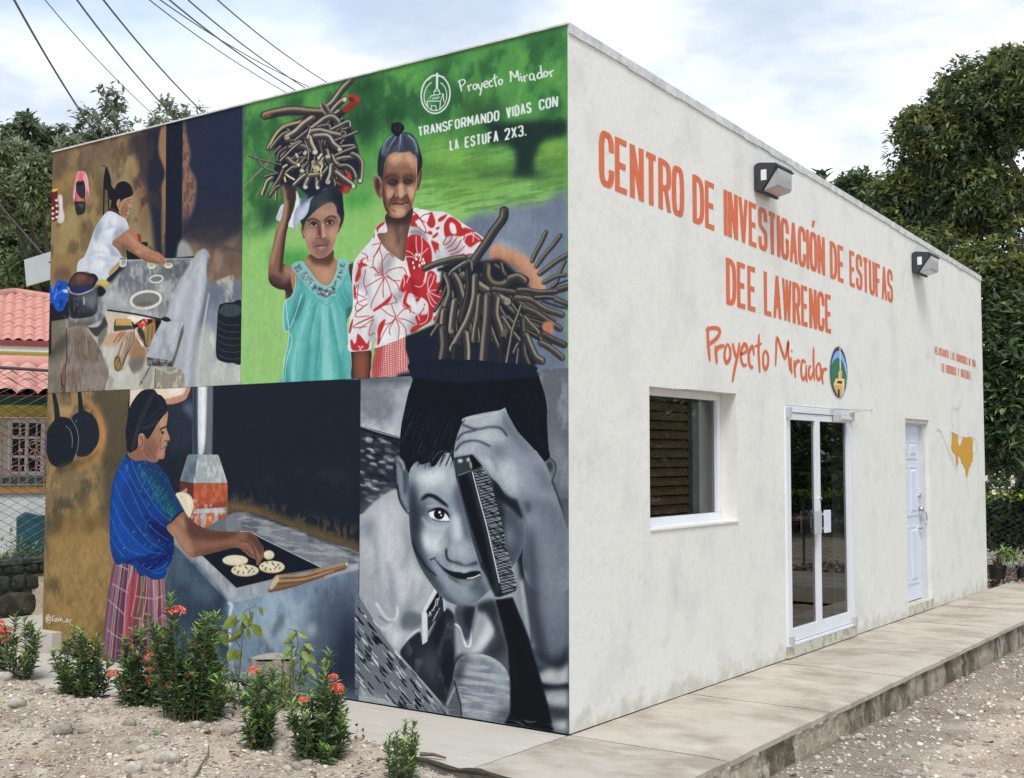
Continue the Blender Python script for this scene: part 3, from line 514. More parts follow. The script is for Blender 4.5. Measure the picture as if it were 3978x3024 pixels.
polys("640 330 700 440 720 600 660 640 620 560/800 500 830 560 770 620 740 560/640 700 720 800 700 900 640 800/860 860 900 940 880 960 840 900/760 1100 820 1060 800 1130", RD2, 18, .6)
polys("360 960 430 900 470 860 440 940 380 980 300 1030 290 1010/330 1200 350 1140 400 1100 390 1160 360 1240 350 1320 325 1340 330 1260/640 160 690 120 720 160 680 190 700 230 640 230/790 200 830 100 870 200 840 250 800 230 760 150/900 160 980 120 950 170 900 195/960 330 950 220 1000 150 1060 170 1140 240 1250 280 1180 300 1100 330 1030 320/870 250 910 240 890 270/790 290 830 280 840 310 810 310/840 330 890 290 890 320 850 345/830 370 870 380 900 400 900 450 920 480 880 450 870 490 840 420/1140 380 1150 330 1220 300 1280 330 1330 390 1280 380 1230 410 1190 430/1150 500 1220 490 1180 530/650 1180 720 1150 700 1210 640 1230/850 1110 870 1070 920 1080 910 1120", RD, 3)
polys("1010 200 1050 220 1065 300 1020 300 1000 240/1110 210 1150 240 1120 250", (226, 228, 228), 3)
polys("77 1300 90 1290 110 1330 130 1310 140 1240 165 1250 205 1300 230 1330 252 1290 250 1330 240 1380 160 1395 95 1390 78 1340/60 1220 80 1130 102 1100 90 1180 75 1230/110 900 105 800 120 780 130 900/290 350 288 310 300 285 300 330/320 240 390 190 395 210 340 260 330 300/130 760 120 720 150 620 140 570 160 580 200 520 190 570 240 600 180 620 170 700", RD, 3)
lines("360 385 350 450 370 520 380 690/280 410 360 390/360 400 330 470 290 520/355 410 300 520 290 620 350 670/390 690 300 690/390 700 220 800/390 710 280 940 270 1000/390 710 380 800 385 900/400 710 440 800 460 880/410 700 500 760 540 840/420 690 480 740 540 740/400 680 450 640 560 620 600 680 600 740/380 680 360 600 390 540 430 490 480 520/370 690 340 620/480 880 510 940 480 950 360 980/500 1080 440 1060 350 990/500 1080 460 1130 360 1160/500 1090 410 1190 340 1330/490 1100 440 1200 450 1250/500 1100 530 1180 520 1290/510 1100 580 1170 600 1250/520 1090 600 1110 680 1150/510 1080 560 1020 610 1000/500 1070 470 1000 460 960/240 520 160 560/180 480 230 510 240 560/220 640 200 760 230 850 220 880/260 620 300 620 340 680/210 900 120 850 150 780 140 940 200 980/230 910 130 960 140 1030 230 960/235 960 140 1030 130 1080 250 1070/290 1070 140 1140/290 1080 130 1150 110 1180 230 1170/290 1100 160 1190/290 1110 260 1180 250 1250 300 1230", 7, (186, 50, 56), 2)
lines("660 100 700 130 770 240 780 300/720 170 760 130 840 110/730 170 770 200/650 230 700 240 740 270 780 300/940 400 980 320 1000 300/950 410 1000 380 1030 310/970 440 1020 410 1070 340/990 470 1060 440 1110 360/1010 500 1090 470 1140 420/1040 520 1140 490/1130 360 1140 320 1100 320/620 1010 700 1060 750 1020 770 960/640 1000 630 1040", 9, (196, 54, 58), 2)
lines("690 330 690 420 710 520/740 330 745 420 740 480 730 560/800 440 740 500 720 560/590 460 640 480 700 540/580 520 650 520 700 550/800 830 800 740 830 680/800 840 840 760 860 690/800 840 880 830 950 850/800 840 870 880 960 910/800 850 860 940 900 960/790 860 830 960 860 990/680 790 730 800 780 750/600 560 620 690 600 760/570 700 580 760 570 800/590 840 560 940 600 1000/640 860 680 900 640 970 600 940/640 910 700 900/740 900 780 940 770 980 700 960/720 1000 790 990 800 1080 770 1130 720 1150/660 1000 640 1050 700 1060 720 1110/1220 310 1160 320 1140 370/1225 310 1220 380/1230 320 1280 360/1200 290 1230 330", 7, (232, 226, 226), 1.5)
for x, y in ((690, 500), (720, 500), (690, 540), (755, 545), (745, 580), (720, 600), (660, 575), (670, 620), (765, 575)): ell(x, y, 9, 16, (240, 236, 230), 2)
lines("420 440 340 600 310 700/640 290 700 270 760 300 800 360/590 1260 700 1220 920 1130", 8, (150, 152, 160), 5, .7); lines("640 660 660 800 700 960", 7, (120, 40, 52), 4, .7)
poly("640 280 700 266 760 300 800 380 760 340 700 310 640 300", (140, 146, 154), 6)
lines("160 1390 185 1350 195 1370/150 1350 180 1390", 7, (240, 236, 236), 2)
CLIP[0] = UR
line("345 300 420 440 540 540 600 620 625 700", 8, (236, 238, 238), 4, .8)
# dark cloth under the bundle
rpoly("590 1260 700 1220 900 1130 1000 1100 1500 1000 1700 1100 1760 1300 1770 1500 1780 1560 1800 1640 1800 1720 645 1720 620 1480 590 1380", (33, 45, 64), 6)
poly("930 640 1150 540 1330 560 1500 560 1740 800 1760 950 1680 1200 1780 1560 900 1600 900 1180 940 1000", (38, 48, 66), 10)
# neck and head
NK2 = "400 140 420 280 340 300 330 330 400 440 500 520 570 560 590 500 600 400 620 280 640 200 655 60 500 60"
shape(NK2, (128, 100, 84)); poly("400 120 650 60 640 200 560 230 470 220 410 210", (72, 56, 58), 16, .95); poly("420 260 480 300 540 400 560 560 480 500 400 420", (168, 130, 106), 24, .8); line("510 240 530 330 520 400", 24, (82, 64, 62), 14, .8); line("560 220 530 300 560 380", 16, (150, 118, 100), 9, .7); line("600 240 600 400 580 540", 26, (86, 64, 64), 14, .8)
CLIP[0] = UR
frame(1330, 450, 3.36)
poly("455 770 412 800 402 840 415 920 440 1000 480 1055 520 1065 530 900 510 800", (150, 108, 90), 3); poly("440 800 490 820 500 900 480 980 500 1050 460 1000 430 900", (76, 52, 52), 10, .9); line("450 785 500 830 500 870", 14, (198, 190, 190), 6, .8)
poly("1000 720 1040 690 1045 760 1010 920 970 970 965 900", (130, 94, 80), 3); line("1030 720 1015 850 985 930", 10, (70, 50, 48), 5)
HD = "520 760 520 960 530 1100 560 1220 620 1300 700 1330 790 1320 860 1260 910 1180 950 1050 970 920 975 800 985 560 900 470 760 450 600 500 560 640"
shape(HD, (150, 108, 88))
polys("600 510 760 460 900 480 970 580 800 620 620 620/860 900 950 880 960 1000 900 1120/740 880 790 880 810 1040 770 1070 730 1040/570 900 640 920 640 1020 580 1040/640 1190 780 1170 820 1240 700 1310 640 1270", (206, 162, 130), 26, .7)
polys("520 760 580 560 560 900 600 1180 530 1100/560 780 720 760 750 860 700 920 620 920 560 860/800 780 940 770 950 860 880 900 800 880/690 1000 740 1060 700 1140 620 1150 640 1080/820 1000 870 1060 860 1140 770 1100/560 1200 620 1300 760 1330 900 1200 860 1300 700 1340", (84, 58, 52), 16, .62)
line("960 560 975 800 965 940", 12, (214, 180, 152), 5, .8)
ell(665, 865, 62, 38, (58, 48, 58), 8, .9, -.06); ell(850, 855, 54, 34, (58, 48, 58), 8, .9, .05)
for x, y in ((660, 858), (845, 850)): ell(x, y, 30, 13, (140, 130, 134), 4, .7); ell(x+4, y, 13, 13, (34, 32, 42), 3); ell(x+7, y-4, 4, 4, (200, 204, 212), 1)
line("560 810 620 770 690 765 740 800", 34, (82, 62, 60), 10, .8, 24); line("800 800 850 768 920 780 950 820", 32, (84, 66, 62), 10, .8, 20)
lines("720 1000 712 1030 740 1070 770 1085 800 1060 830 1020", 14, (64, 46, 46), 6, .9); ell(705, 1025, 14, 26, (190, 150, 126), 6); ell(822, 1010, 12, 22, (196, 156, 130), 6); line("765 900 768 1000 765 1050", 24, (220, 176, 142), 10, .9)
line("655 1150 700 1145 760 1150 800 1135 865 1130", 9, (56, 40, 42), 3); poly("680 1160 780 1160 820 1135 790 1180 720 1180", (176, 132, 118), 6, .8); line("800 1135 840 1140 820 1160", 6, (206, 170, 150), 3)
polys("735 900 790 890 800 960 812 1030 790 1066 745 1060 724 1010 740 960/590 960 650 950 680 990 640 1060 590 1070/850 930 930 940 945 1010 900 1080 860 1020/680 1230 760 1210 830 1230 800 1300 720 1310/640 560 700 500 780 490 760 580 680 640/820 500 900 500 950 600 930 700 860 600", (216, 170, 138), 9, .6)
lines("690 1010 650 1070 622 1130 616 1180/830 1020 862 1070 880 1130 884 1180/640 1210 700 1250/640 880 600 860 580 880", 11, (78, 52, 48), 4, .8); line("655 1150 720 1138 770 1152 865 1126", 9, (48, 32, 34), 2)
lines("620 850 655 832 700 842 735 870/805 868 840 832 885 838 920 862", 10, (40, 30, 34), 3, .95); polys("530 900 545 1000 560 1130 620 1260 600 1270 545 1180 525 1050/915 1170 935 1100 955 960 965 900 950 1060", (70, 48, 46), 8, .7)
lines("560 890 600 920/575 930 620 935/580 960 640 945/590 990 630 970/900 880 940 900/890 900 940 930/620 1070 640 1120 600 1200/870 1080 900 1160 880 1200/640 800 700 790/560 1210 600 1230", 6, (92, 66, 58), 3, .7); lines("570 905 610 925/585 945 630 940/900 890 940 912", 5, (222, 186, 160), 2, .8)
lines("600 640 760 600 900 640/620 700 760 680 920 700", 12, (132, 94, 78), 9, .5)
CLIP[0] = UR
HH_ = "640 260 720 230 800 205 900 230 970 310 1010 420 1045 560 1040 660 1000 740 975 800 980 560 920 490 880 460 800 470 740 475 700 460 620 500 570 570 540 700 520 860 500 800 460 740 470 520 510 400 560 320"
shape(HH_, (66, 76, 90))
rs = np.random.RandomState(5)
for i in range(90):
    a = i/89.0; x0 = 640+a*240+rs.uniform(-8, 8); y0 = 255-40*math.sin(a*3.1)+rs.uniform(-5, 12)
    if a < .42: e = (480+rs.uniform(0, 130), 760-a*560+rs.uniform(-60, 30)); mth = (x0-110+a*60, y0+130)
    elif a < .68: e = (640+(a-.42)*900+rs.uniform(-12, 12), 470+rs.uniform(-10, 16)); mth = (x0+(a-.55)*40, y0+120)
    else: e = (960+rs.uniform(-10, 80), 420+(a-.68)*1000+rs.uniform(-40, 20)); mth = (x0+90, y0+110)
    c = [(176, 190, 206), (140, 154, 174), (100, 112, 130), (32, 38, 50)][rs.randint(4)]; line("%f %f %f %f %f %f" % (x0, y0, mth[0], mth[1], e[0], e[1]), rs.uniform(4, 9), c, 3, .75, 2)
poly("470 520 560 540 540 700 510 860 465 740", (32, 38, 50), 16, .7); poly("980 480 1045 540 1040 680 980 780", (30, 34, 46), 12, .7)
CLIP[0] = UR
poly("640 150 650 105 690 84 750 84 800 120 810 170 780 210 740 262 700 262 660 220 640 200", (36, 38, 50), 3); lines("700 110 690 160 720 200/740 100 760 150 740 200", 10, (84, 84, 100), 6, .8)
# firewood under the arm ----------------------------------------
frame(1330, 780, 2.4)
T_, TH, TD = (112, 102, 88), (164, 152, 130), (40, 46, 58)
for i in range(95):
    u = rs.rand(); x, y = rs.uniform(930, 1750), rs.uniform(600, 1180); b_a = 1.9-(x-930)/820*1.5+rs.uniform(-.25, .25); l_ = rs.uniform(120, 360)
    if y+l_*math.sin(b_a) > 1590 or (x > 1280 and y < 620+(x-1280)*.75): continue
    c = rs.uniform(.5, 1.05); bark("%f %f %f %f %f %f" % (x, y, x+l_*.5*math.cos(b_a)+rs.uniform(-14, 14), y+l_*.5*math.sin(b_a), x+l_*math.cos(b_a), y+l_*math.sin(b_a)), rs.uniform(16, 38), tuple(v*c for v in T_), tuple(v*(c*.6+.4) for v in TH), TD)
bark("1510 90 1500 160 1420 270 1350 380 1280 480 1220 570", 66, (92, 86, 82), (140, 130, 116), TD)
bark("1900 290 1860 380 1810 470 1770 560", 32, T_, TH, TD); bark("2035 320 1960 420 1890 500 1810 610", 32, T_, TH, TD)
bark("2100 500 2000 560 1920 620 1840 680", 36, T_, TH, TD); bark("2080 560 2040 640 2000 760 1960 800", 26, T_, TH, TD); bark("2080 690 2000 700 1880 760", 32, T_, TH, TD)
lines("2100 740 2000 780 1960 810", 14, TD, 2)
bark("770 630 860 590 960 560 1060 535 1140 530", 46, (98, 88, 76), TH, TD); line("900 640 1000 620 1100 580", 34, TD, 5)
bark("1140 600 1190 560 1200 640", 40, (84, 80, 74), TH, TD); bark("980 720 1030 650 1100 600 1150 570", 28, (128, 124, 106), (190, 186, 160), TD)
bark("1350 600 1350 700 1400 770 1500 780 1600 720 1700 740", 70, (90, 82, 72), (150, 138, 112), TD)
bark("1420 600 1480 640 1520 690", 40, (66, 64, 62), TH, TD); bark("1480 580 1500 660", 28, (96, 92, 82), TH, TD)
bark("1560 720 1640 700 1700 740", 54, (112, 104, 84), (160, 150, 124), TD)
bark("1120 690 1200 730 1300 800 1400 860 1540 940", 66, (122, 112, 100), (178, 166, 146), TD); ell(1540, 938, 28, 34, (166, 156, 136), 4, 1, .4); ell(1542, 936, 11, 14, (110, 104, 94), 4)
bark("1400 820 1600 850 1800 870 2000 830 2110 800", 46, (84, 78, 72), (150, 140, 120), TD); bark("1640 830 1720 830 1850 850 2000 840", 40, (90, 84, 76), TH, TD)
bark("1620 900 1760 920 1880 1000 2050 1060", 46, (104, 98, 86), (160, 150, 128), TD); bark("1800 900 1960 900 2100 960", 36, (74, 68, 62), TH, TD); line("1860 930 2000 980 2110 1000", 20, TD, 4)
bark("1680 990 1800 1040 1920 1120 2030 1190", 46, (92, 84, 72), (156, 146, 124), TD)
poly("1880 1130 1960 1130 1970 1200 1940 1240 1870 1200", (190, 124, 94), 6)
bark("1040 690 1080 760 1100 830 1130 930", 62, (98, 94, 90), (160, 150, 136), TD)
bark("960 680 990 760 1000 850 980 920 950 1000", 40, (114, 106, 90), (176, 168, 140), TD)
bark("1170 640 1180 800 1150 960 1110 1120", 50, (60, 60, 62), (96, 92, 86), TD)
bark("1240 700 1230 900 1180 1080 1120 1200 1020 1380", 56, (108, 104, 94), (176, 166, 146), TD); bark("1050 930 1030 1060 1015 1210", 56, (112, 108, 98), (176, 170, 152), TD); ell(1014, 1212, 24, 18, (140, 136, 124), 4)
bark("950 1020 940 1100 935 1180", 60, (104, 96, 84), (170, 160, 132), TD); bark("830 1250 870 1190 900 1150", 24, (110, 108, 90), TH, TD)
bark("940 1190 950 1350 930 1480 915 1590", 70, (88, 80, 76), (140, 130, 118), TD)
bark("1280 880 1260 1080 1240 1180 1225 1300", 44, (108, 98, 84), (170, 160, 132), TD); bark("1360 880 1350 1100 1330 1300 1310 1580", 74, (96, 88, 82), (156, 146, 128), TD)
bark("1440 900 1430 1050 1470 1180 1500 1290", 60, (102, 98, 86), (164, 154, 128), TD); ell(1510, 1240, 26, 60, (110, 100, 80), 6, 1, .3)
bark("1150 1230 1165 1400 1155 1590", 56, (116, 108, 94), (176, 168, 146), TD); bark("1050 1360 1040 1590", 50, (58, 54, 58), (78, 72, 72), TD)
bark("1670 970 1630 1080 1590 1200 1560 1350 1525 1545", 20, (130, 126, 104), (180, 172, 140), TD); bark("1500 1290 1480 1450 1450 1560", 44, (56, 48, 52), (70, 60, 60), TD)
bark("1700 1080 1760 1150 1820 1210 1850 1280", 26, (130, 124, 102), (176, 168, 138), TD); bark("1680 1100 1690 1300 1700 1420 1740 1530", 38, (90, 84, 66), (140, 132, 104), TD)
bark("1710 1250 1760 1370 1800 1450 1860 1490", 60, (96, 96, 88), (164, 158, 136), TD); bark("1600 1410 1640 1330", 26, (110, 106, 88), TH, TD); bark("1630 1510 1645 1380", 20, (110, 106, 88), TH, TD)
bark("1870 1240 1960 1290 2070 1340", 50, (84, 76, 68), (130, 120, 104), TD); bark("1850 1320 1940 1370 2050 1460", 46, (110, 98, 84), (160, 148, 126), TD)
bark("1980 920 2040 940 2100 960", 30, (96, 90, 84), TH, TD)
poly("640 1590 1700 1560 1760 1560 1850 1680 640 1680", (33, 45, 64), 10)
# emblem and lettering
frame(1500, 80, 3.0)
WH = (218, 232, 226)
th = np.linspace(0, 2*np.pi, 44)
def eline(x, y, rx, ry, w, a0=0, a1=2*math.pi, rot=.12):
    t = np.linspace(a0, a1, 40); line(np.stack([x+rx*np.cos(t)*math.cos(rot)-ry*np.sin(t)*math.sin(rot), y+rx*np.cos(t)*math.sin(rot)+ry*np.sin(t)*math.cos(rot)], 1), w, WH, 1, sm=False)
eline(578, 856, 168, 222, 17, rot=.1); eline(576, 876, 132, 170, 11, -1.2, 4.25, .1)
line("596 616 594 780", 26, WH, 1); line("480 690 540 640 600 634 680 660", 18, WH, 2); line("595 780 560 820 560 860 610 862 625 852 625 820 600 785", 12, WH, 1, sm=False)
line("570 820 620 815", 8, WH, 1); line("560 868 530 870 478 935 635 935 665 850 630 850", 12, WH, 1, sm=False); line("478 935 484 1010", 12, WH, 1); line("635 935 628 1030", 12, WH, 1); line("528 1035 528 988 583 988 583 1040", 12, WH, 1, sm=False); line("668 850 672 940", 12, WH, 1); rpoly("540 890 640 875 610 912 528 918", (150, 190, 176), 2)
LET = {'A': "0 6 2 0 4 6/.7 4.2 3.3 4.2", 'C': "4 1.6 3.6 .3 2 0 .5 .4 0 2 0 4 .5 5.6 2 6 3.6 5.7 4 4.4", 'D': "0 0 2.2 0 3.6 .8 4 2.4 4 3.8 3.6 5.2 2.2 6 0 6 0 0", 'E': "4 0 0 0 0 6 4 6/0 3 3.4 3",
       'F': "4 0 0 0 0 6/0 3 3.2 3", 'G': "4 1.6 3.6 .3 2 0 .5 .4 0 2 0 4 .5 5.6 2 6 3.6 5.7 4 4.4 4 3.2 2.4 3.2", 'H': "0 0 0 6/4 0 4 6/0 3 4 3", 'I': "0 0 0 6", 'J': "3 0 3 4.6 2.4 5.8 1.2 6 .2 5.4 0 4.4", 'L': "0 0 0 6 3.8 6", 'M': "0 6 0 0 2.3 4 4.6 0 4.6 6", 'N': "0 6 0 0 4 6 4 0",
       'O': "2 0 .5 .4 0 2 0 4 .5 5.6 2 6 3.5 5.6 4 4 4 2 3.5 .4 2 0", 'R': "0 6 0 0 2.6 0 3.7 .5 4 1.7 3.7 2.9 2.6 3.4 0 3.4/2.2 3.4 4 6", 'S': "4 1.4 3.5 .3 2 0 .5 .3 0 1.5 .6 2.6 2 3 3.5 3.5 4 4.6 3.5 5.7 2 6 .5 5.7 0 4.6",
       'T': "0 0 4 0/2 0 2 6", 'U': "0 0 0 4.4 .6 5.7 2 6 3.4 5.7 4 4.4 4 0", 'V': "0 0 2 6 4 0", 'W': "0 0 1.3 6 2.7 1 4.1 6 5.4 0", 'X': "0 0 4 6/4 0 0 6", 'Y': "0 0 2 3/4 0 2 3 2 6", '2': "0 1.5 .5 .3 2 0 3.5 .3 4 1.5 3.4 3 0 6 4 6", '3': "0 1 .6 .2 2 0 3.5 .3 4 1.4 3.5 2.6 2 2.9 3.6 3.3 4 4.5 3.5 5.7 2 6 .5 5.7 0 4.8", '.': "0 5.9 0 6"}
LW = {'I': 0.0, 'M': 4.6, 'W': 5.4, '.': 0.0, 'J': 3.0, 'L': 3.8}
def letter_strokes(text, sp=1.75, space=2.6):
    """list of (list of polylines) in units of 1/6 of the cap height, with the total width"""
    x = 0.0; out = []
    for ch in text:
        if ch == ' ': x += space; continue
        acc = ch == 'Ó'; c = 'O' if acc else ch
        L = [pts(t)+np.array([x, 0]) for t in LET[c].split('/')]
        if acc: L.append(np.array([[x+1.7, -1.2], [x+2.7, -2.3]]))
        out.append((ch, L)); x += LW.get(c, 4.0)+sp
    return out, x-sp
def quad_text(text, q, w, col, b=1, a=1.0):
    """q: corners (photo frame) top-left, top-right, bottom-right, bottom-left of the word box"""
    q = to_cv(toph(pts(q))); S, W = letter_strokes(text); dv = (q[3]-q[0])*.06; q = q+np.array([-dv, -dv, dv, dv])
    ex = (q[1]-q[0])/np.linalg.norm(q[1]-q[0])*w*.75; ey = (q[3]-q[0])/np.linalg.norm(q[3]-q[0])*w/2
    q = q+np.array([ex+ey, -ex+ey, -ex-ey, ex-ey])
    tot = np.linalg.norm(q[1]-q[0]); gap = w*1.5+2.2; un = (tot-gap*(len(S)-1))/max(1, sum(LW.get(c, 4.0) for c, _ in S)); xx = x0 = 0.0; T_ = []
    for c, L in S:
        T_.append((c, [np.stack([((l[:, 0]-x0)*un+xx)/tot, l[:, 1]], 1) for l in L])); xx += LW.get(c, 4.0)*un+gap; x0 += LW.get(c, 4.0)+1.75
    S, W = T_, 1.0
    for ch, L in S:
        for l in L:
            u = l[:, :1]/W; v = l[:, 1:]/6.0
            p = (q[0]*(1-u)+q[1]*u)*(1-v)+(q[3]*(1-u)+q[2]*u)*v
            _canvas_line(p, w, col, b, a)
def _canvas_line(p, w, col, b, a, kx=1.5):
    p = p/np.array([kx, 1.0]); L = []
    for i in range(len(p)-1):
        d = p[i+1]-p[i]; n = np.array([-d[1], d[0]])/max(1e-6, np.hypot(*d))*w/2
        L.append(np.array([p[i]+n, p[i+1]+n, p[i+1]-n, p[i]-n]))
    for e in p[1:-1]: t = np.linspace(0, 2*np.pi, 9, endpoint=False); L.append(e+w/2*np.stack([np.cos(t), np.sin(t)], 1))
    if len(p) == 2 and np.hypot(*(p[1]-p[0])) < w: t = np.linspace(0, 2*np.pi, 9, endpoint=False); L.append(p[0]+w/2*np.stack([np.cos(t), np.sin(t)], 1))
    L = [q_*np.array([kx, 1.0]) for q_ in L]
    for i, qq in enumerate(L):
        if np.sum(qq[:, 0]*np.roll(qq[:, 1], -1)-np.roll(qq[:, 0], -1)*qq[:, 1]) < 0: L[i] = qq[::-1]
    lay(cover(L, b), col, a)
quad_text("TRANSFORMANDO", "366 1244 1324 1040 1324 1156 376 1344", 4.5, WH, 0)
quad_text("VIDAS", "1396 1014 1692 948 1700 1064 1404 1130", 4.5, WH, 0); quad_text("CON", "1776 926 2008 874 2006 992 1784 1040", 4.5, WH, 0)
quad_text("LA", "738 1396 846 1378 852 1488 744 1506", 4.5, WH, 0); quad_text("ESTUFA", "916 1360 1310 1280 1314 1400 918 1474", 4.5, WH, 0); quad_text("2X3.", "1378 1262 1634 1210 1640 1328 1382 1386", 4.5, WH, 0)
# handwritten name: strokes in a 0..W x 0..10 box (shared with the front wall)
SCRIPT = "1 1.2 1.3 6.2 1.6 10/0 2 2 1.1 4.6 1.4 5.4 3 4 5 1.2 6.2/7 6.5 7.2 8.8 7.6 11.4/7.2 8.2 8.6 7 10.2 6.6/12.4 6.8 11 8 10.9 10 12 11.2 13.4 10.4 13.8 8 12.4 6.8/14.8 7.2 15.2 10.4 16.2 12.4/18 7.2 16.8 12 15 17/19.4 9.8 22 9 22 7.4 20.6 6.8 19.3 8.6 19.2 10.6 20.4 12 22.2 11.4/25.4 8.4 24.6 7.4 23.4 8.6 23.2 11 24.4 12.4 25.8 11.4/28 2.8 27.6 8 28.2 13.6/25.8 6.6 30 5.6/31.6 8 30.4 9.4 30.4 11.6 31.6 12.8 32.8 11.4 33 9.2 31.6 8/36 12.4 36.6 8 36.8 3.6 40 9.4 41.8 4.2 42.2 9 42.6 13.4/44 7.6 44.2 8.1/43.9 9.4 44.2 12 44.5 14.6/46 9.8 46.2 12.4 46.7 15.4/46.2 12 47.6 10.6 49.2 10/53 10 51.6 9.8 50.4 11.8 50.6 14.4 52 15.2 53.4 13.4 53.4 10.4/53.4 12.4 53.6 14.4 54.2 16.6/59 11.4 57.4 10.6 56.2 12.4 56.2 14.6 57.6 15.6 59 13.8/59.3 4.4 59.2 10 59.8 16/62.4 10.6 61.2 11.6 61 14 62 15.4 63.2 14.6 63.8 12.4 62.4 10.6/65.4 11.6 65.6 13.6 66.4 17/65.6 13.2 66.8 11.8 68.4 11.6"
def script_in_quad(q, w, col):
    q = to_cv(toph(pts(q)))
    for t in SCRIPT.split('/'):
        l = crv(pts(t), False, 5); u = np.where(l[:, :1] > 34.5, l[:, :1]*.94+4.1, l[:, :1]*.97)/68.4; v = (l[:, 1:]-1-l[:, :1]*0.075)/10.5
        p = (q[0]*(1-u)+q[1]*u)*(1-v)+(q[3]*(1-u)+q[2]*u)*v; _canvas_line(p, w, col, 0, 1.0)
script_in_quad("838 696 1950 506 1964 640 862 850", 3.6, WH)
CLIP[0] = None
# ---------------------------------------------------------------- mural, lower left: woman baking tortillas
CLIP[0] = None
LL = np.zeros((NY, NX), np.float32); zc = int((MH-2.338)*PS); LL[zc:, :int((MW-1.82)*PS)] = 1
LL[zc:zc+int(1.4*PS), int((MW-1.82)*PS):int((MW-1.808)*PS)] = 1
CLIP[0] = LL
frame(150, 1450, 2.585)
rpoly("-100 100 920 100 900 1000 720 3000 -200 3000", (134, 115, 84))
mottle("-100 100 920 100 720 3000 -200 3000", (86, 82, 66), 0, .4, .75, 20, .85); mottle("-100 100 920 100 720 3000 -200 3000", (176, 142, 84), 1, .5, .8, 20, .6)
poly("580 180 920 180 920 900 780 1300 700 1500 640 1000 620 500", (90, 82, 66), 40, .8); poly("430 280 560 320 680 560 640 800 500 900 380 1000 400 860 600 700 560 400", (204, 142, 84), 30, .85)
poly("200 340 330 330 340 420 240 440", (186, 150, 104), 24, .8); poly("60 1650 720 1500 700 2700 30 2700", (160, 130, 78), 90, .8)
polys("60 1480 200 1460 240 1560 160 1640 60 1600/70 2100 180 2060 250 2250 340 2280 320 2330 200 2240 90 2200/400 1180 480 1200 460 1330 400 1300/480 1480 560 1500 540 1600 480 1560", (96, 88, 66), 30, .7)
mottle("30 1900 720 1800 700 2900 0 2900", (172, 146, 94), 2, .4, .8, 30, .35); mottle("30 1500 720 1500 700 2900 0 2900", (120, 96, 56), 3, .5, .8, 30, .5)
rpoly("918 100 1560 80 1560 1900 900 1900 880 600", (38, 47, 61)); rpoly("1550 60 3400 60 3400 1800 1500 1800", (33, 44, 60), 2)
poly("920 150 1300 120 1560 130 1560 700 1300 800 1280 400", (58, 70, 86), 40, .6); poly("1440 340 1540 300 1560 460 1500 420", (110, 122, 140), 24, .7)
rpoly("918 120 1180 120 1180 330 980 280 930 360 914 360", (224, 204, 184), 4); poly("1160 130 1500 110 1500 230 1440 290 1290 320 1180 250", (196, 140, 116), 4); poly("1160 120 1460 100 1460 205 1410 230 1240 265 1190 210", (232, 208, 178), 6); poly("1300 140 1450 130 1440 200 1300 220", (240, 226, 204), 20)
# pans
line("150 200 176 330 190 470", 34, (38, 46, 58), 1.5, w2=58); line("408 180 420 300 430 400", 34, (38, 46, 58), 1.5, w2=58)
poly("330 470 380 410 450 384 520 410 580 480 608 590 600 690 560 770 500 830 440 848 380 826 330 700", (38, 48, 62), 1.5); poly("370 500 400 470 450 450 380 480", (150, 156, 160), 4)
poly("78 640 110 540 180 460 240 446 320 470 380 560 400 660 390 780 340 890 260 945 200 955 120 910 80 800", (32, 42, 56), 1.5)
line("330 470 380 560 400 660 388 780 350 880", 6, (150, 158, 164), 2, .9); line("270 535 310 570 330 620 340 680 335 750", 9, (140, 148, 156), 4, .8); poly("200 930 500 830 620 760 560 860 400 960 200 1010", (96, 84, 56), 20, .6)
# chimney pipe, hood, bricks
rpoly("1548 60 1752 60 1742 818 1544 818", (96, 104, 116), 3)
poly("1560 60 1600 60 1600 820 1556 820", (58, 72, 88), 8); poly("1600 60 1690 60 1680 600 1650 820 1606 820", (210, 218, 226), 12); line("1650 60 1645 700", 30, (244, 246, 250), 12); poly("1700 60 1745 60 1738 820 1690 820", (112, 120, 126), 10); line("1596 60 1592 818", 6, (70, 80, 92), 3)
rpoly("1510 822 1800 824 1812 840 1898 1110 1556 1112 1418 1086 1496 840", (162, 172, 172), 2); rpoly("1510 822 1602 826 1556 1112 1418 1086", (118, 134, 146), 2)
mottle("1602 826 1800 824 1898 1110 1556 1112", (196, 204, 204), 2, .4, .8, 4, .7, False); mottle("1510 822 1602 826 1556 1112 1418 1086", (90, 104, 118), 1, .4, .8, 4, .6, False)
rpoly("1418 1086 1556 1112 1552 1560 1480 1520 1418 1300", (106, 60, 56), 2); rpoly("1556 1112 1898 1110 1900 1362 1890 1600 1545 1600 1552 1370", (186, 92, 62), 2)
mottle("1556 1112 1898 1110 1900 1362 1552 1370", (206, 114, 80), 2, .4, .7, 6, .7, False); poly("1640 1340 1760 1320 1890 1290 1890 1365 1600 1368", (146, 66, 54), 10, .7)
rpoly("1560 1372 1898 1352 1896 1406 1550 1418", (176, 184, 188), 3); rpoly("1628 1410 1672 1408 1664 1600 1630 1600", (160, 166, 168), 3); rpoly("1760 1406 1804 1404 1800 1600 1764 1600", (160, 166, 168), 3); rpoly("1672 1412 1762 1408 1764 1600 1664 1600", (214, 106, 58), 4); mottle("1550 1352 1898 1352 1800 1600 1628 1600", (206, 210, 212), 2, .5, .8, 3, .5)
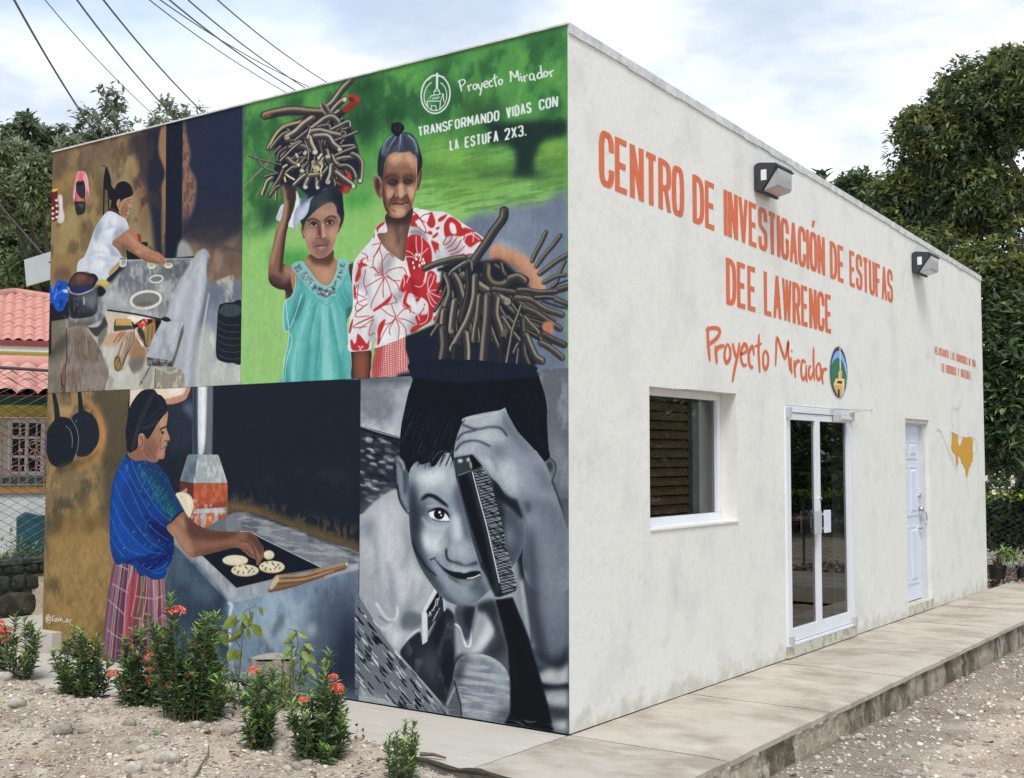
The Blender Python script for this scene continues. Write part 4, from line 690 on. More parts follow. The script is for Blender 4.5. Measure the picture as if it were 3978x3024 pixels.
# golden glow behind the stove and stove body
frame(600, 1850, 2.585)
poly("740 260 1000 300 1300 420 1700 560 2110 720 2110 800 960 400 740 390", (132, 104, 66), 30); mottle("760 200 1100 240 1500 380 2110 560 2110 800 960 400 740 390", (90, 84, 66), 2, .4, .7, 30, .8); mottle("1000 0 2110 0 2110 700 1400 400", (60, 68, 76), 0, .5, .9, 60, .5)
rpoly("190 690 740 400 960 378 2110 800 2110 1700 1600 2400 0 2400 90 1100", (110, 118, 124), 3)
poly("740 400 960 378 1300 520 2110 800 2110 900 1900 890 1660 920 1000 560 740 560", (128, 132, 138), 6); mottle("740 400 960 378 1300 520 2110 800 2110 900 1660 920 1000 560 740 560", (96, 102, 112), 1, .4, .8, 6, .8); line("960 376 1300 500 2050 800", 12, (52, 62, 76), 5, .9)
mottle("740 400 960 378 2110 800 2110 900 1660 920 1000 560", (164, 168, 170), 4, .5, .9, 8, .7)
rpoly("195 610 350 700 450 770 822 1128 1200 1040 1900 890 2110 880 2110 930 1240 1170 860 1270 800 1300 740 1270 195 690", (156, 162, 168), 3); mottle("195 610 450 770 822 1128 2110 880 2110 930 800 1300 195 690", (184, 188, 192), 1, .4, .8, 4, .7, False); mottle("195 610 450 770 822 1128 2110 880 2110 930 800 1300 195 690", (126, 134, 142), 0, .5, .8, 4, .6, False)
rpoly("195 690 740 1275 742 1700 750 2300 0 2300 110 1100", (72, 88, 102), 4); poly("200 700 420 930 640 1200 500 1300 200 1000", (86, 106, 122), 40, .8); poly("600 1250 745 1300 745 1700 500 1700", (50, 66, 86), 50, .8); mottle("195 700 740 1300 740 2300 0 2300 110 1100", (92, 110, 124), 1, .45, .8, 20, .5); mottle("195 700 740 1300 740 2300 0 2300 110 1100", (46, 62, 84), 3, .45, .8, 20, .5)
rpoly("742 1275 860 1275 1240 1175 2110 930 2110 2500 750 2500", (124, 146, 166), 4)
mottle("742 1275 2110 930 2110 2500 750 2500", (160, 178, 194), 0, .4, .75, 20, .8, False); mottle("742 1275 2110 930 2110 2500 750 2500", (96, 110, 126), 1, .5, .8, 20, .6, False)
poly("1600 1250 2050 1200 2050 2400 1700 2400 1500 1800", (86, 98, 116), 90, .8); poly("1850 1500 2110 1400 2110 2500 1700 2500", (40, 52, 72), 100, .9); poly("760 1300 1300 1250 1500 1400 1200 1600 800 1500", (160, 186, 204), 60, .6)
polys("1240 1560 1400 1500 1440 1600 1300 1680/1500 1540 1600 1480 1640 1560 1560 1620/1100 1500 1200 1640 1180 1700 1080 1600", (176, 186, 194), 24, .7); poly("1280 1380 1300 1500 1180 1620 1200 1500", (98, 112, 120), 18, .7)
line("742 1280 780 1300 760 1400 756 1700", 26, (214, 222, 232), 7, .9)
line("1480 1850 1530 1850 1520 2100", 10, (80, 60, 60), 4, .5)
poly("1500 1700 1560 1690 1560 1860 1500 1840", (112, 74, 62), 6, .8)
# griddle
rpoly("450 775 700 735 900 640 980 572 1100 640 1670 922 1480 960 1220 1000 1180 1040 824 1127", (24, 34, 50), 2); line("860 562 975 572 1100 640 1670 920", 7, (206, 214, 220), 2)
for x, y, rx, ry, c in ((812, 850, 130, 54, 0), (1150, 796, 54, 46, 0), (910, 952, 140, 60, 1), (1180, 916, 130, 62, 1)):
    ell(x, y+4, rx, ry, (168, 150, 118), 2); ell(x, y, rx*.98, ry*.94, (226, 212, 172), 3); ell(x-10, y-6, rx*.6, ry*.5, (236, 226, 190), 14, .8)
    if c:
        for k in range(11): t = k*2.4; r = .35+.5*((k*37) % 10)/10; ell(x+rx*r*math.cos(t), y+ry*r*math.sin(t), 12, 7, (84, 62, 46), 3, .9, k*.7)
# firewood on the stove
poly("1150 1140 1190 1060 1230 1000 1300 994 1500 990 1620 940 1780 915 1930 876 1940 890 1920 940 1800 980 1600 1050 1400 1120 1160 1175", (142, 108, 78), 2)
poly("1160 1120 1200 1040 1240 1000 1250 1060 1180 1140", (206, 186, 148), 4); lines("1250 1010 1500 1000 1700 940 1930 885/1240 1060 1500 1040 1800 960", 16, (204, 176, 134), 6, .8); lines("1240 1090 1500 1060 1700 1000 1920 930/1160 1165 1400 1110 1700 1020/1300 1030 1500 1020 1650 980", 9, (92, 62, 46), 4, .8); ell(1932, 888, 10, 14, (226, 214, 180), 3)
# far hand with tortilla
poly("215 180 270 160 315 128 330 140 320 172 260 180", (190, 140, 112), 3); polys("385 240 420 240 425 260 400 275/390 340 420 340 428 356 400 362/365 400 388 404 390 430 366 436", (196, 146, 118), 2)
poly("214 184 280 168 340 186 380 230 392 290 385 350 350 424 320 390 280 310 240 240", (228, 214, 180), 2); poly("300 200 360 230 370 300 320 260", (238, 228, 200), 16)
# woman's skirt
frame(150, 2050, 2.585)
KS = "780 320 900 290 1000 430 1240 460 1270 600 1290 900 1300 1100 1260 1380 1000 1370 800 1345 680 1270 655 1100 680 800 720 520"
shape(KS, (126, 84, 96))
rs = np.random.RandomState(9)
for k in range(34):
    u = k/33.0; xt = 790+u*460; xb = 640+u*660; c = [(196, 120, 130), (180, 150, 160), (92, 70, 110), (90, 56, 60), (160, 50, 66), (196, 170, 150), (120, 130, 170)][rs.randint(7)]
    line("%f %f %f %f %f 1420" % (xt, 320+130*min(1, max(0, (u-.35)*3)), (xt*.45+xb*.55)+rs.uniform(-6, 6), 850, xb), rs.uniform(7, 17), c, 4, .75)
polys("900 600 1000 430 1020 700 960 900 940 1340 830 1340 870 800", (186, 66, 84), 10, .6); poly("1010 460 1090 450 1060 680 1030 900 960 920 990 700", (112, 88, 76), 8, .9); lines("1040 480 1030 680 990 880/1070 470 1050 650", 7, (176, 160, 146), 4)
lines("740 570 860 640 900 660/700 730 800 820 860 880/975 695 1100 716 1180 718 1250 690/690 1030 800 1110 860 1120/950 910 1040 920/800 385 900 430", 10, (208, 172, 176), 3, .85); lines("1230 900 1290 850/1180 930 1280 880", 14, (130, 160, 210), 6, .7); lines("720 600 740 690 700 760", 12, (110, 120, 160), 8, .6)
lines("940 400 880 700 850 1300/1000 440 970 700 930 900/1090 500 1080 700 1050 900/1150 480 1160 700/1190 480 1200 640 1190 830", 9, (222, 170, 178), 3, .8)
CLIP[0] = LL
# blue blouse
frame(150, 1450, 2.585)
BB = "880 815 900 860 960 885 1050 880 1160 905 1230 960 1300 1060 1340 1160 1400 1280 1455 1390 1380 1440 1285 1560 1350 1660 1362 1740 1350 1860 1300 1960 1260 2060 1150 2080 1080 2040 1010 2040 960 1950 860 1915 790 1930 740 1850 715 1700 712 1500 720 1300 745 1100 790 980 840 880"
shape(BB, (20, 72, 146))
poly("1050 880 1230 960 1340 1160 1450 1390 1300 1540 1200 1300 1100 1040", (20, 72, 110), 26, .9); poly("740 1300 760 1080 860 900 920 1000 840 1200 860 1500 1000 1700 1200 1900 1000 1900 760 1700", (20, 88, 178), 36, .8)
poly("1060 1440 1200 1500 1300 1540 1360 1700 1240 1700 1120 1600", (10, 34, 92), 22, .8); poly("1000 1880 1180 1850 1340 1740 1350 1860 1240 1920 1080 1980", (10, 36, 110), 16, .8); line("880 1915 960 1880 1150 1830 1300 1700", 26, (8, 36, 100), 12, .8); line("1300 1760 1200 1920 1100 1990", 20, (8, 36, 100), 10, .8)
rs = np.random.RandomState(12)
for i in range(130):
    x, y = rs.uniform(720, 1400), rs.uniform(860, 1980)
    c = [(60, 130, 220), (40, 110, 210), (40, 120, 110), (90, 60, 130), (150, 160, 120), (30, 130, 120)][rs.randint(6)]; a = rs.uniform(-1.5, 1.5); L = rs.uniform(8, 22)
    line("%f %f %f %f" % (x-L*math.cos(a), y-L*math.sin(a), x+L*math.cos(a), y+L*math.sin(a)), rs.uniform(4, 9), c, 2, .75)
for k in range(150):
    u, v = rs.rand(), rs.rand(); x = 1040+v*330-u*130*(1-v); y = 900+v*(480+u*60)+u*90; line("%f %f %f %f %f %f" % (x+26, y-30, x, y, x+rs.uniform(-20, 20), y+30), 4.5, [(36, 124, 112), (30, 100, 130), (60, 140, 120)][rs.randint(3)], 1, .7)
lines("800 970 880 1090 980 1300 1060 1470 1180 1600 1300 1680/860 930 960 1120 1080 1350 1160 1460 1290 1560/920 860 1000 1060 1120 1260 1220 1400 1330 1490/760 1100 840 1300 960 1500 1100 1680 1250 1780/740 1280 820 1480 940 1650 1100 1790 1240 1820/725 1450 800 1640 900 1780 1080 1840/720 1640 780 1760 860 1850/1000 920 1100 1080 1200 1280 1290 1400 1370 1450/1150 1990 1240 1960 1300 1900/1060 1960 1200 2020 1290 1960", 8, (54, 124, 214), 2, .8)
line("1170 905 1240 960 1300 1060 1345 1170 1400 1280 1455 1390", 8, (40, 120, 190), 3, .8); line("1455 1390 1380 1440 1285 1560", 12, (20, 28, 48), 3); line("714 1300 712 1500 716 1700 740 1850", 8, (120, 90, 190), 3, .6)
CLIP[0] = LL
# near arm and hand
AM = "1285 1560 1340 1500 1400 1440 1460 1400 1530 1480 1640 1550 1800 1590 1980 1600 2120 1600 2180 1640 2220 1700 2260 1760 2262 1850 2240 1880 2210 1930 2190 1930 2180 1880 2120 1850 2060 1800 1980 1760 1800 1800 1640 1840 1530 1856 1460 1800 1380 1680"
shape(AM, (142, 100, 80))
polys("1290 1570 1380 1520 1500 1660 1560 1780 1520 1850 1440 1760/1380 1450 1460 1460 1520 1540 1440 1560", (178, 134, 108), 22, .85); polys("1480 1440 1700 1570 2000 1600 1900 1680 1640 1680 1520 1640/1560 1840 1800 1800 1980 1760 1900 1740 1700 1780/2100 1600 2200 1660 2260 1800 2200 1800 2120 1700", (98, 66, 58), 20, .8); line("1640 1740 1800 1720 1960 1690", 40, (160, 116, 92), 18, .7)
lines("2020 1690 2100 1700 2160 1780 2190 1880/2080 1660 2160 1720 2230 1820/2110 1640 2190 1690 2250 1780/1990 1760 2080 1790 2150 1840", 8, (88, 58, 52), 4, .85); lines("2040 1720 2110 1740 2160 1820/2110 1690 2180 1760 2215 1860", 12, (178, 136, 112), 7, .7)
CLIP[0] = LL
line("1290 1565 1380 1680 1460 1800 1530 1856", 5, (196, 160, 130), 2, .8)
# head
poly("890 810 960 885 1060 882 1160 905 1210 870 1150 800 1040 640 960 700", (150, 108, 88), 3)
FC3 = "1290 390 1294 470 1284 560 1316 650 1312 690 1290 696 1292 722 1284 740 1276 760 1270 790 1264 850 1240 870 1212 866 1195 885 1160 900 1080 860 1040 760 1030 620 1120 620 1180 520"
shape(FC3, (172, 128, 104)); poly("1040 640 1120 640 1180 700 1240 860 1120 900 1050 800", (134, 94, 78), 24, .7); poly("1220 440 1285 420 1275 540 1220 560", (196, 150, 122), 18, .8); poly("1260 740 1200 780 1180 860 1240 860", (186, 140, 114), 14, .8); poly("1230 570 1280 560 1310 660 1270 700 1240 680", (190, 146, 120), 12, .8)
CLIP[0] = LL
line("1220 574 1250 556 1280 545", 13, (40, 30, 36), 3); line("1220 596 1240 588 1262 600", 6, (92, 60, 52), 2); ell(1244, 606, 12, 14, (60, 40, 40), 4); line("1265 690 1285 684 1310 690", 7, (70, 46, 42), 2); line("1222 770 1250 758 1284 740", 6, (96, 60, 56), 2); line("1240 640 1220 700 1230 750", 7, (120, 80, 68), 4, .8); lines("1100 740 1140 820 1180 870/1060 760 1100 850", 8, (110, 76, 66), 5, .7)
HR3 = "905 800 880 700 872 600 890 480 920 340 980 240 1040 182 1100 166 1160 172 1195 215 1240 236 1280 300 1290 390 1250 440 1190 520 1140 610 1090 668 1060 620 1020 610 1000 660 990 760 930 800"
shape(HR3, (34, 42, 56)); lines("940 760 960 680 1000 500 1060 340 1120 240/1280 380 1180 460 1080 560/1260 330 1160 420 1040 520/1180 230 1220 280 1250 360", 10, (64, 72, 84), 6, .7); line("1040 560 1120 540 1200 490", 14, (92, 98, 104), 8, .7)
for t in np.linspace(0, 1, 15): x = 940+200*t**1.4; y = 780-560*t; ell(x+8, y, 20, 14, (78, 84, 86), 5, .8, .9); ell(x+8, y, 9, 6, (34, 40, 50), 3, 1, .9)
CLIP[0] = LL
poly("1000 650 1020 615 1050 625 1060 680 1050 740 1040 770 1010 720", (178, 130, 104), 2); line("1020 640 1045 690 1030 750", 9, (112, 74, 62), 4); line("1018 620 1040 614 1050 628", 7, (206, 186, 160), 2)
# signature
frame(150, 2050, 2.585)
SIG = (226, 220, 206)
line("104 938 94 925 98 908 112 912 110 936 92 940 86 916 104 892 122 905 124 945 104 966 82 952 74 916 88 886 108 878", 6, SIG, 1)
lines("140 888 142 948/160 888 142 918 164 950/168 932 182 930 176 916 168 930 174 946 186 944/192 922 198 946 206 920/214 922 216 946/215 906 215 909/224 946 224 922 236 920 240 946/246 954 272 952/278 940 292 936 284 920 276 938 284 956 296 952/304 960 303 934 312 926/322 962 320 936 330 926 340 928", 6, SIG, 1)
# ---------------------------------------------------------------- mural, lower right: boy with a grater, in greys
LR = np.zeros((NY, NX), np.float32); LR[zc:, int((MW-1.812)*PS):] = 1
CLIP[0] = LR
frame(1370, 1420, 2.4)
rpoly("-20 0 2100 0 2100 3700 -60 3700", (148, 158, 170))
BG = "66 60 560 60 2020 0 2020 700 1900 1000 1860 1100 2020 1500 1500 1500 60 1500"
mottle("66 100 560 100 560 720 60 620", (118, 128, 140), 0, .35, .75, 10, .9); mottle("66 100 560 100 560 720 60 620", (188, 194, 200), 3, .45, .8, 10, .8)
poly("60 60 300 80 560 100 540 170 200 170 60 130", (84, 96, 108), 24, .8)
rpoly("1700 0 2030 0 2030 1540 1860 1100 1800 700", (104, 112, 124)); mottle("1700 0 2030 0 2030 1540 1860 1100 1800 700", (136, 142, 152), 1, .4, .8, 10, .8); poly("1850 700 1980 760 1960 1000 1900 1100 1870 900", (134, 140, 150), 40, .8)
# wicker behind the left ear
rpoly("66 565 450 675 470 1250 200 1350 60 1400", (54, 66, 82))
rs = np.random.RandomState(21)
for i in range(120):
    x, y = rs.uniform(70, 440), rs.uniform(610, 1260); y += (x-70)*.28*(1 if y < 900 else .5); c = [(150, 162, 172), (112, 124, 136), (190, 198, 204), (30, 42, 58), (24, 34, 50)][rs.randint(5)]
    line("%f %f %f %f %f %f" % (x-32, y-4, x, y, x+34, y+rs.uniform(2, 18)), rs.uniform(7, 18), c, 5, .85, 't')
line("66 570 250 630 455 685", 8, (200, 206, 210), 3); line("66 590 250 650 455 705", 14, (28, 38, 54), 4)
# shirt: left shoulder and body
frame(1370, 2100, 2.1535)
SHR = "28 400 46 -100 60 -180 200 -330 390 -420 560 -200 700 100 860 560 1000 520 1200 560 1440 600 1500 900 1560 1700 -40 1700"
poly(SHR, (152, 160, 168), 4); poly("50 -100 190 -290 370 -380 470 -120 500 100 640 330 600 560 480 600 300 400 120 200", (178, 184, 190), 60, .9); poly("60 -140 180 -180 200 -60 100 0", (110, 118, 130), 30, .6)
lines("180 -30 210 200 190 330/430 -150 460 60 430 240/480 -20 560 200 660 330/300 200 340 420 350 560/600 380 560 480 470 600/520 340 480 520 420 600", 26, (112, 122, 134), 22, .8); lines("240 -200 300 0 320 200/540 260 520 420/400 300 420 480", 30, (196, 200, 204), 24, .7)
poly("450 600 570 620 580 700 500 760 420 760 400 680", (92, 104, 118), 12, .8); line("200 530 270 640 330 680 370 640 375 560", 16, (214, 218, 220), 6); line("240 740 290 745 320 700", 14, (200, 204, 208), 6); line("220 640 300 690 340 680", 10, (90, 100, 112), 5, .8)
poly("380 900 440 820 520 770 400 760 330 700 280 780 330 880", (190, 196, 200), 24, .9); line("400 960 440 860 500 790 560 750", 12, (216, 220, 222), 5)
# inner dark garment folds
poly("760 600 820 590 860 680 860 900 850 1100 830 1290 780 1400 640 1300 520 1130 400 970 440 870 560 770 600 860", (50, 60, 74), 5); poly("560 960 700 940 760 1040 700 1200 620 1140", (84, 94, 104), 44, .8); poly("700 600 780 640 740 900 660 800", (36, 44, 58), 24, .8); poly("740 1000 830 900 850 1000 800 1240 720 1180", (34, 44, 58), 24, .8); line("800 700 740 880 720 960", 14, (112, 120, 130), 10, .7); mottle("440 870 600 860 860 680 830 1290 640 1300", (100, 110, 120), 1, .5, .8, 20, .6)
# collar and chest
poly("860 570 1000 560 1180 600 1260 760 1330 1100 1320 1400 1600 1640 1520 1640 900 1500 800 1400 850 1100", (92, 100, 110), 6)
poly("860 720 900 740 940 830 960 830 990 740 1040 560 1180 590 1210 700 1100 900 900 970 870 960", (150, 156, 162), 8); poly("1160 620 1210 680 1190 760 1080 930 980 950 1080 800", (190, 196, 200), 16); poly("1240 760 1290 900 1230 980 1100 970 1180 860", (54, 62, 72), 24, .8); line("1040 560 1000 700 990 800 985 880 950 890 930 830 900 740 862 705", 14, (218, 222, 224), 3); poly("870 610 1010 570 1010 660 980 820 935 825 900 700", (74, 86, 104), 8); poly("930 580 1030 560 1000 700 980 760 940 700", (40, 52, 70), 16, .9)
poly("870 1000 940 960 860 1160 840 1180 850 1060", (36, 44, 56), 14, .9)
# ball
BL2 = "840 1180 860 1050 900 985 980 952 1080 955 1180 990 1260 1050 1310 1140 1325 1240 1300 1460 1180 1520 1060 1500 920 1470 880 1300"
shape(BL2, (118, 130, 146)); mottle(BL2, (164, 172, 182), 4, .35, .75, 8, .8); mottle(BL2, (146, 156, 168), 1, .4, .8, 8, .6); poly("840 1180 870 1050 960 980 900 1200", (52, 62, 76), 24, .8); line("980 970 1100 970 1200 1020 1280 1090", 24, (186, 192, 198), 12, .8); poly("1200 1440 1320 1380 1320 1520 1150 1520", (78, 86, 96), 24, .8)
CLIP[0] = LR
poly("780 1390 830 1200 860 1180 900 1340 910 1470 860 1440", (96, 104, 110), 4); line("790 1380 860 1230", 12, (170, 176, 178), 5); line("850 1180 880 1290 905 1380 910 1480", 8, (34, 44, 56), 3)
# right side: sleeve, cloth, arm
poly("1380 200 1480 -100 1840 -300 1840 900 1840 1700 1500 1700 1440 900", (84, 96, 112), 4)
poly("1470 -200 1800 -200 1820 940 1700 1060 1600 1040 1540 900 1500 500", (98, 110, 126), 30); poly("1560 100 1700 100 1740 500 1700 700 1600 500", (122, 132, 148), 60, .7); poly("1480 -200 1560 0 1560 600 1640 900 1560 960 1490 700", (62, 74, 90), 30, .8); poly("1560 880 1700 960 1820 860 1820 1020 1740 1075 1640 1060 1560 980", (28, 38, 54), 20); ell(1624, 670, 5, 5, (40, 44, 56), 2)
poly("1340 260 1400 180 1460 500 1530 880 1480 880 1420 700 1360 480", (132, 142, 152), 14); line("1400 200 1450 600 1500 890", 18, (186, 192, 198), 9); line("1430 300 1490 640 1500 880", 10, (40, 50, 64), 6); poly("1380 120 1420 60 1460 240 1440 300 1410 340 1390 240", (36, 46, 60), 12)
rpoly("1500 1040 1640 1060 1740 1078 1830 1030 1830 1700 1600 1700", (64, 74, 86), 8); poly("1560 1130 1640 1080 1740 1090 1815 1040 1815 1200 1700 1215 1590 1195", (166, 170, 172), 14); line("1560 1225 1700 1240 1820 1220", 40, (24, 32, 46), 10); poly("1600 1300 1640 1265 1815 1265 1815 1400 1720 1420 1640 1390", (158, 164, 168), 18); poly("1680 1500 1815 1480 1815 1700 1700 1640", (170, 176, 180), 24); poly("1640 1400 1815 1420 1815 1490 1700 1500", (70, 78, 88), 16)
# dark strap / handle going down
poly("1040 540 1180 500 1220 620 1220 800 1120 620 1060 600", (48, 58, 74), 14, .9)
rpoly("1195 500 1340 480 1480 830 1560 1120 1640 1400 1700 1700 1180 1700 1320 1450 1320 1200 1300 900", (30, 38, 52), 5); line("1220 600 1300 820 1380 1240", 20, (42, 54, 70), 12, .6)
# woven strip bottom left
shape("20 410 80 480 160 620 240 750 330 880 430 1000 560 1150 700 1310 780 1410 790 1470 560 1420 400 1400 260 1330 20 1300", (112, 122, 132), False, 2)
for i in range(210):
    t = rs.uniform(0, 1); off = rs.uniform(0, 1); x = 40+t*720; y0 = 430+t*1000; x2 = x-off*520*(1-t*.3); y2 = y0+off*240
    c = [(22, 30, 44), (30, 40, 54), (18, 26, 40), (176, 184, 190), (206, 210, 214)][rs.randint(5)]; line("%f %f %f %f %f %f" % (x2-26, y2-36, x2, y2+2, x2+30, y2+34), rs.uniform(6, 15), c, 2, .9, 't')
CLIP[0] = LR
line("36 425 160 630 330 890 560 1160 740 1370", 9, (200, 206, 210), 3, .7); poly("600 1380 760 1360 800 1480 640 1450", (120, 130, 134), 16, .7)
poly("28 1280 120 1260 260 1340 400 1400 480 1420 28 1350", (160, 168, 176), 24, .7)
# book in the hand
rpoly("735 308 790 312 742 410 625 610 628 850 584 878 580 610", (196, 202, 206), 2); rpoly("745 400 776 590 630 760 628 610", (58, 66, 78), 3); line("745 410 762 500 770 590", 14, (186, 194, 198), 3)
rpoly("735 395 745 460 640 640 616 600", (24, 32, 46), 3); lines("640 640 648 600 656 630/662 600 668 580/676 590 684 556/690 560 700 500 714 500 706 550/720 500 724 480/730 470 733 440", 7, (214, 218, 222), 2); lines("672 680 690 640 710 600/684 660 705 620 730 570/655 745 690 680", 6, (170, 178, 186), 2)
# face
frame(1370, 1420, 2.4)
poly("408 900 430 858 470 870 520 960 540 1200 530 1340 490 1340 440 1260 415 1120", (92, 106, 122), 3); poly("412 900 440 870 470 960 520 1300 500 1340 440 1200", (128, 142, 156), 10, .8); line("430 900 480 1000 490 1200", 18, (48, 60, 76), 10, .8); line("415 1120 440 1260 490 1350 540 1400", 12, (24, 32, 46), 4); line("440 880 470 930 480 980", 12, (170, 180, 188), 6)
poly("1790 900 1840 868 1880 900 1898 960 1880 1040 1855 1080 1830 1000", (110, 122, 134), 3); line("1840 870 1885 910 1895 970 1870 1060 1855 1075", 7, (36, 46, 60), 3); poly("1810 920 1850 900 1870 960 1840 1000", (64, 76, 90), 8)
FB_ = "540 860 700 800 960 780 1300 900 1540 1260 1600 1500 1600 1640 1560 1780 1480 1900 1360 2010 1250 2130 1120 2226 980 2240 860 2190 760 2080 640 1900 560 1700 530 1480 528 1200"
shape(FB_, (134, 150, 166))
polys("560 960 640 900 900 860 960 1060 960 1200 820 1160 640 1120/680 1480 900 1540 900 1640 760 1700 660 1600/1000 1300 1020 1500 1040 1700 980 1740 960 1500", (166, 180, 192), 46, .8)
polys("530 1100 560 1100 620 1500 600 1700 700 1960 640 1930 540 1700/600 1300 700 1280 680 1440 620 1460/920 1560 960 1700 1040 1760 1050 1860 920 1860 900 1700/760 2080 1000 2180 1250 2100 1260 2180 1000 2260 800 2180/1240 1000 1330 1100 1600 1500 1580 1800 1450 1900 1340 1760 1300 1400/560 1900 700 2000 760 2100 640 1980", (66, 80, 98), 36, .85)
poly("640 880 780 900 740 1000 620 980", (84, 98, 114), 30, .7); poly("1340 1400 1480 1380 1560 1560 1460 1700 1380 1600", (86, 100, 118), 40, .7); poly("1330 1200 1420 1260 1500 1340 1400 1300", (150, 162, 172), 20, .7); poly("1390 1500 1500 1560 1500 1700 1400 1640", (120, 134, 150), 30, .8); line("1350 1390 1400 1395", 20, (40, 50, 64), 7)
poly("528 1180 580 1150 640 1500 660 1740 760 1950 860 2120 760 2080 640 1900 545 1640", (52, 64, 82), 24, .8); poly("1000 1120 1090 1500 1180 1900 1240 2100 1130 2226 1100 2100 1060 1800 1000 1500 940 1200", (70, 84, 102), 22, .7); poly("1300 1000 1400 1200 1420 1700 1440 1860 1330 1900 1290 1500", (44, 56, 74), 20, .8)
polys("640 1560 760 1620 860 1600 820 1720 700 1740/940 1420 990 1400 1020 1640 980 1800 950 1640/620 1020 760 980 860 1020 820 1100 680 1120", (196, 208, 218), 26, .85); lines("600 1560 640 1700 700 1800/880 1560 840 1640 800 1680", 20, (92, 106, 122), 14, .6)
# brow and eye
poly("640 1268 650 1230 700 1200 760 1210 820 1250 880 1300 896 1340 860 1320 780 1262 720 1232 680 1250", (46, 58, 72), 5); line("680 1220 780 1230 870 1310", 14, (34, 44, 58), 6, .8)
poly("690 1380 740 1340 800 1325 860 1340 900 1380 920 1420 880 1400 800 1350 740 1370", (90, 104, 118), 8, .8)
poly("714 1386 750 1352 810 1340 860 1360 896 1410 900 1456 850 1458 790 1450 740 1430", (222, 228, 232), 2); ell(808, 1392, 50, 50, (22, 30, 42), 3); poly("700 1376 760 1340 830 1334 890 1380 906 1440 880 1400 820 1354 760 1360", (26, 34, 48), 3)
ell(812, 1375, 12, 12, (246, 248, 250), 2); ell(826, 1402, 8, 9, (230, 234, 238), 2); line("740 1432 800 1456 900 1460", 7, (48, 60, 76), 3); line("650 1424 700 1490 800 1530 890 1500", 16, (176, 188, 198), 10, .8); line("640 1300 720 1300 860 1320 930 1390", 12, (110, 124, 138), 8, .6); line("690 1320 800 1316 900 1340", 10, (186, 196, 206), 6, .6)
# nose, mouth
frame(1370, 2100, 2.1535)
poly("790 60 850 20 1000 10 1040 100 1050 190 960 212 900 190 820 180 790 130", (132, 148, 164), 20); poly("820 40 960 20 980 160 900 170 840 140", (158, 172, 184), 26, .8)
line("786 80 784 120 796 160 830 184 880 194 940 218 1000 204 1036 190", 13, (30, 40, 54), 4); poly("880 190 950 218 1030 190 1040 210 950 240 880 215", (70, 84, 98), 10, .8)
poly("820 200 900 220 1040 230 1060 280 900 280 840 260", (172, 184, 194), 16, .8)
poly("690 160 760 230 830 262 900 272 940 280 1000 262 1060 262 1072 290 1020 318 950 332 880 326 820 300 760 250", (38, 46, 56), 3); poly("800 300 880 330 960 334 1070 300 1070 340 1000 380 920 384 850 350", (96, 106, 112), 4); poly("880 345 1000 345 1040 330 1000 375 920 378", (146, 156, 160), 9, .9)
line("960 322 1010 315 1068 290", 8, (240, 244, 246), 2); line("650 168 680 156 692 148", 9, (36, 46, 60), 3); line("688 160 760 250 830 330", 9, (60, 74, 88), 6, .7); poly("1000 400 1090 380 1100 470 1040 500", (90, 104, 120), 24, .7); poly("800 400 960 420 1080 480 1000 540 880 520", (134, 150, 164), 26, .8); line("780 470 880 545 980 555 1080 510", 12, (60, 74, 90), 9, .7)
line("500 10 540 110 620 230 700 300", 10, (26, 36, 50), 4)
CLIP[0] = LR
# hair
frame(1370, 1420, 2.4)
HB = "540 -30 1000 -60 1660 0 1720 60 1780 230 1812 380 1815 560 1830 790 1840 860 1780 900 1690 800 1600 1100 1500 900 1440 440 1360 425 1050 490 1020 560 960 760 940 900 900 820 840 850 780 930 740 950 720 910 640 930 600 900 545 960 520 1010 480 900 440 840 450 600 480 440 520 260 560 120"
shape(HB, (27, 40, 60)); rs = np.random.RandomState(4)
for i in range(150):
    x, y = rs.uniform(460, 960), rs.uniform(430, 900); c = [(70, 86, 104), (44, 56, 76), (50, 62, 84), (20, 28, 42)][rs.randint(4)]; line("%f %f %f %f %f %f" % (x+36, y-60, x+12, y-15, x-14, y+50), rs.uniform(3, 6), c, 2, .6)
for i in range(60):
    x, y = rs.uniform(1560, 1810), rs.uniform(250, 820); line("%f %f %f %f" % (x-12, y-60, x+14, y+60), rs.uniform(3, 6), [(56, 70, 90), (20, 28, 42)][rs.randint(2)], 2, .6)
CLIP[0] = LR
for i in range(90):
    t = rs.rand()
    if t < .45: y = 140+t/.45*500; x = 560-t/.45*105; line("%f %f %f %f" % (x+20, y-30, x-rs.uniform(4, 18), y+26), 6, (27, 40, 60), 1.5, 1, 1.5)
    elif t < .75: y = 60+(t-.45)/.3*740; x = 1722+(t-.45)/.3*110; line("%f %f %f %f" % (x-20, y-20, x+rs.uniform(2, 16), y+30), 6, (27, 40, 60), 1.5, 1, 1.5)
    else: x = 560+(t-.75)/.25*360; line("%f %f %f %f" % (x+30, 840, x-rs.uniform(0, 30), 910+rs.uniform(0, 60)), 8, (27, 40, 60), 2, 1, 2)
lines("790 920 830 860 880 800/900 910 910 860 930 800/740 900 780 840 840 800", 5, (170, 166, 156), 2, .7)
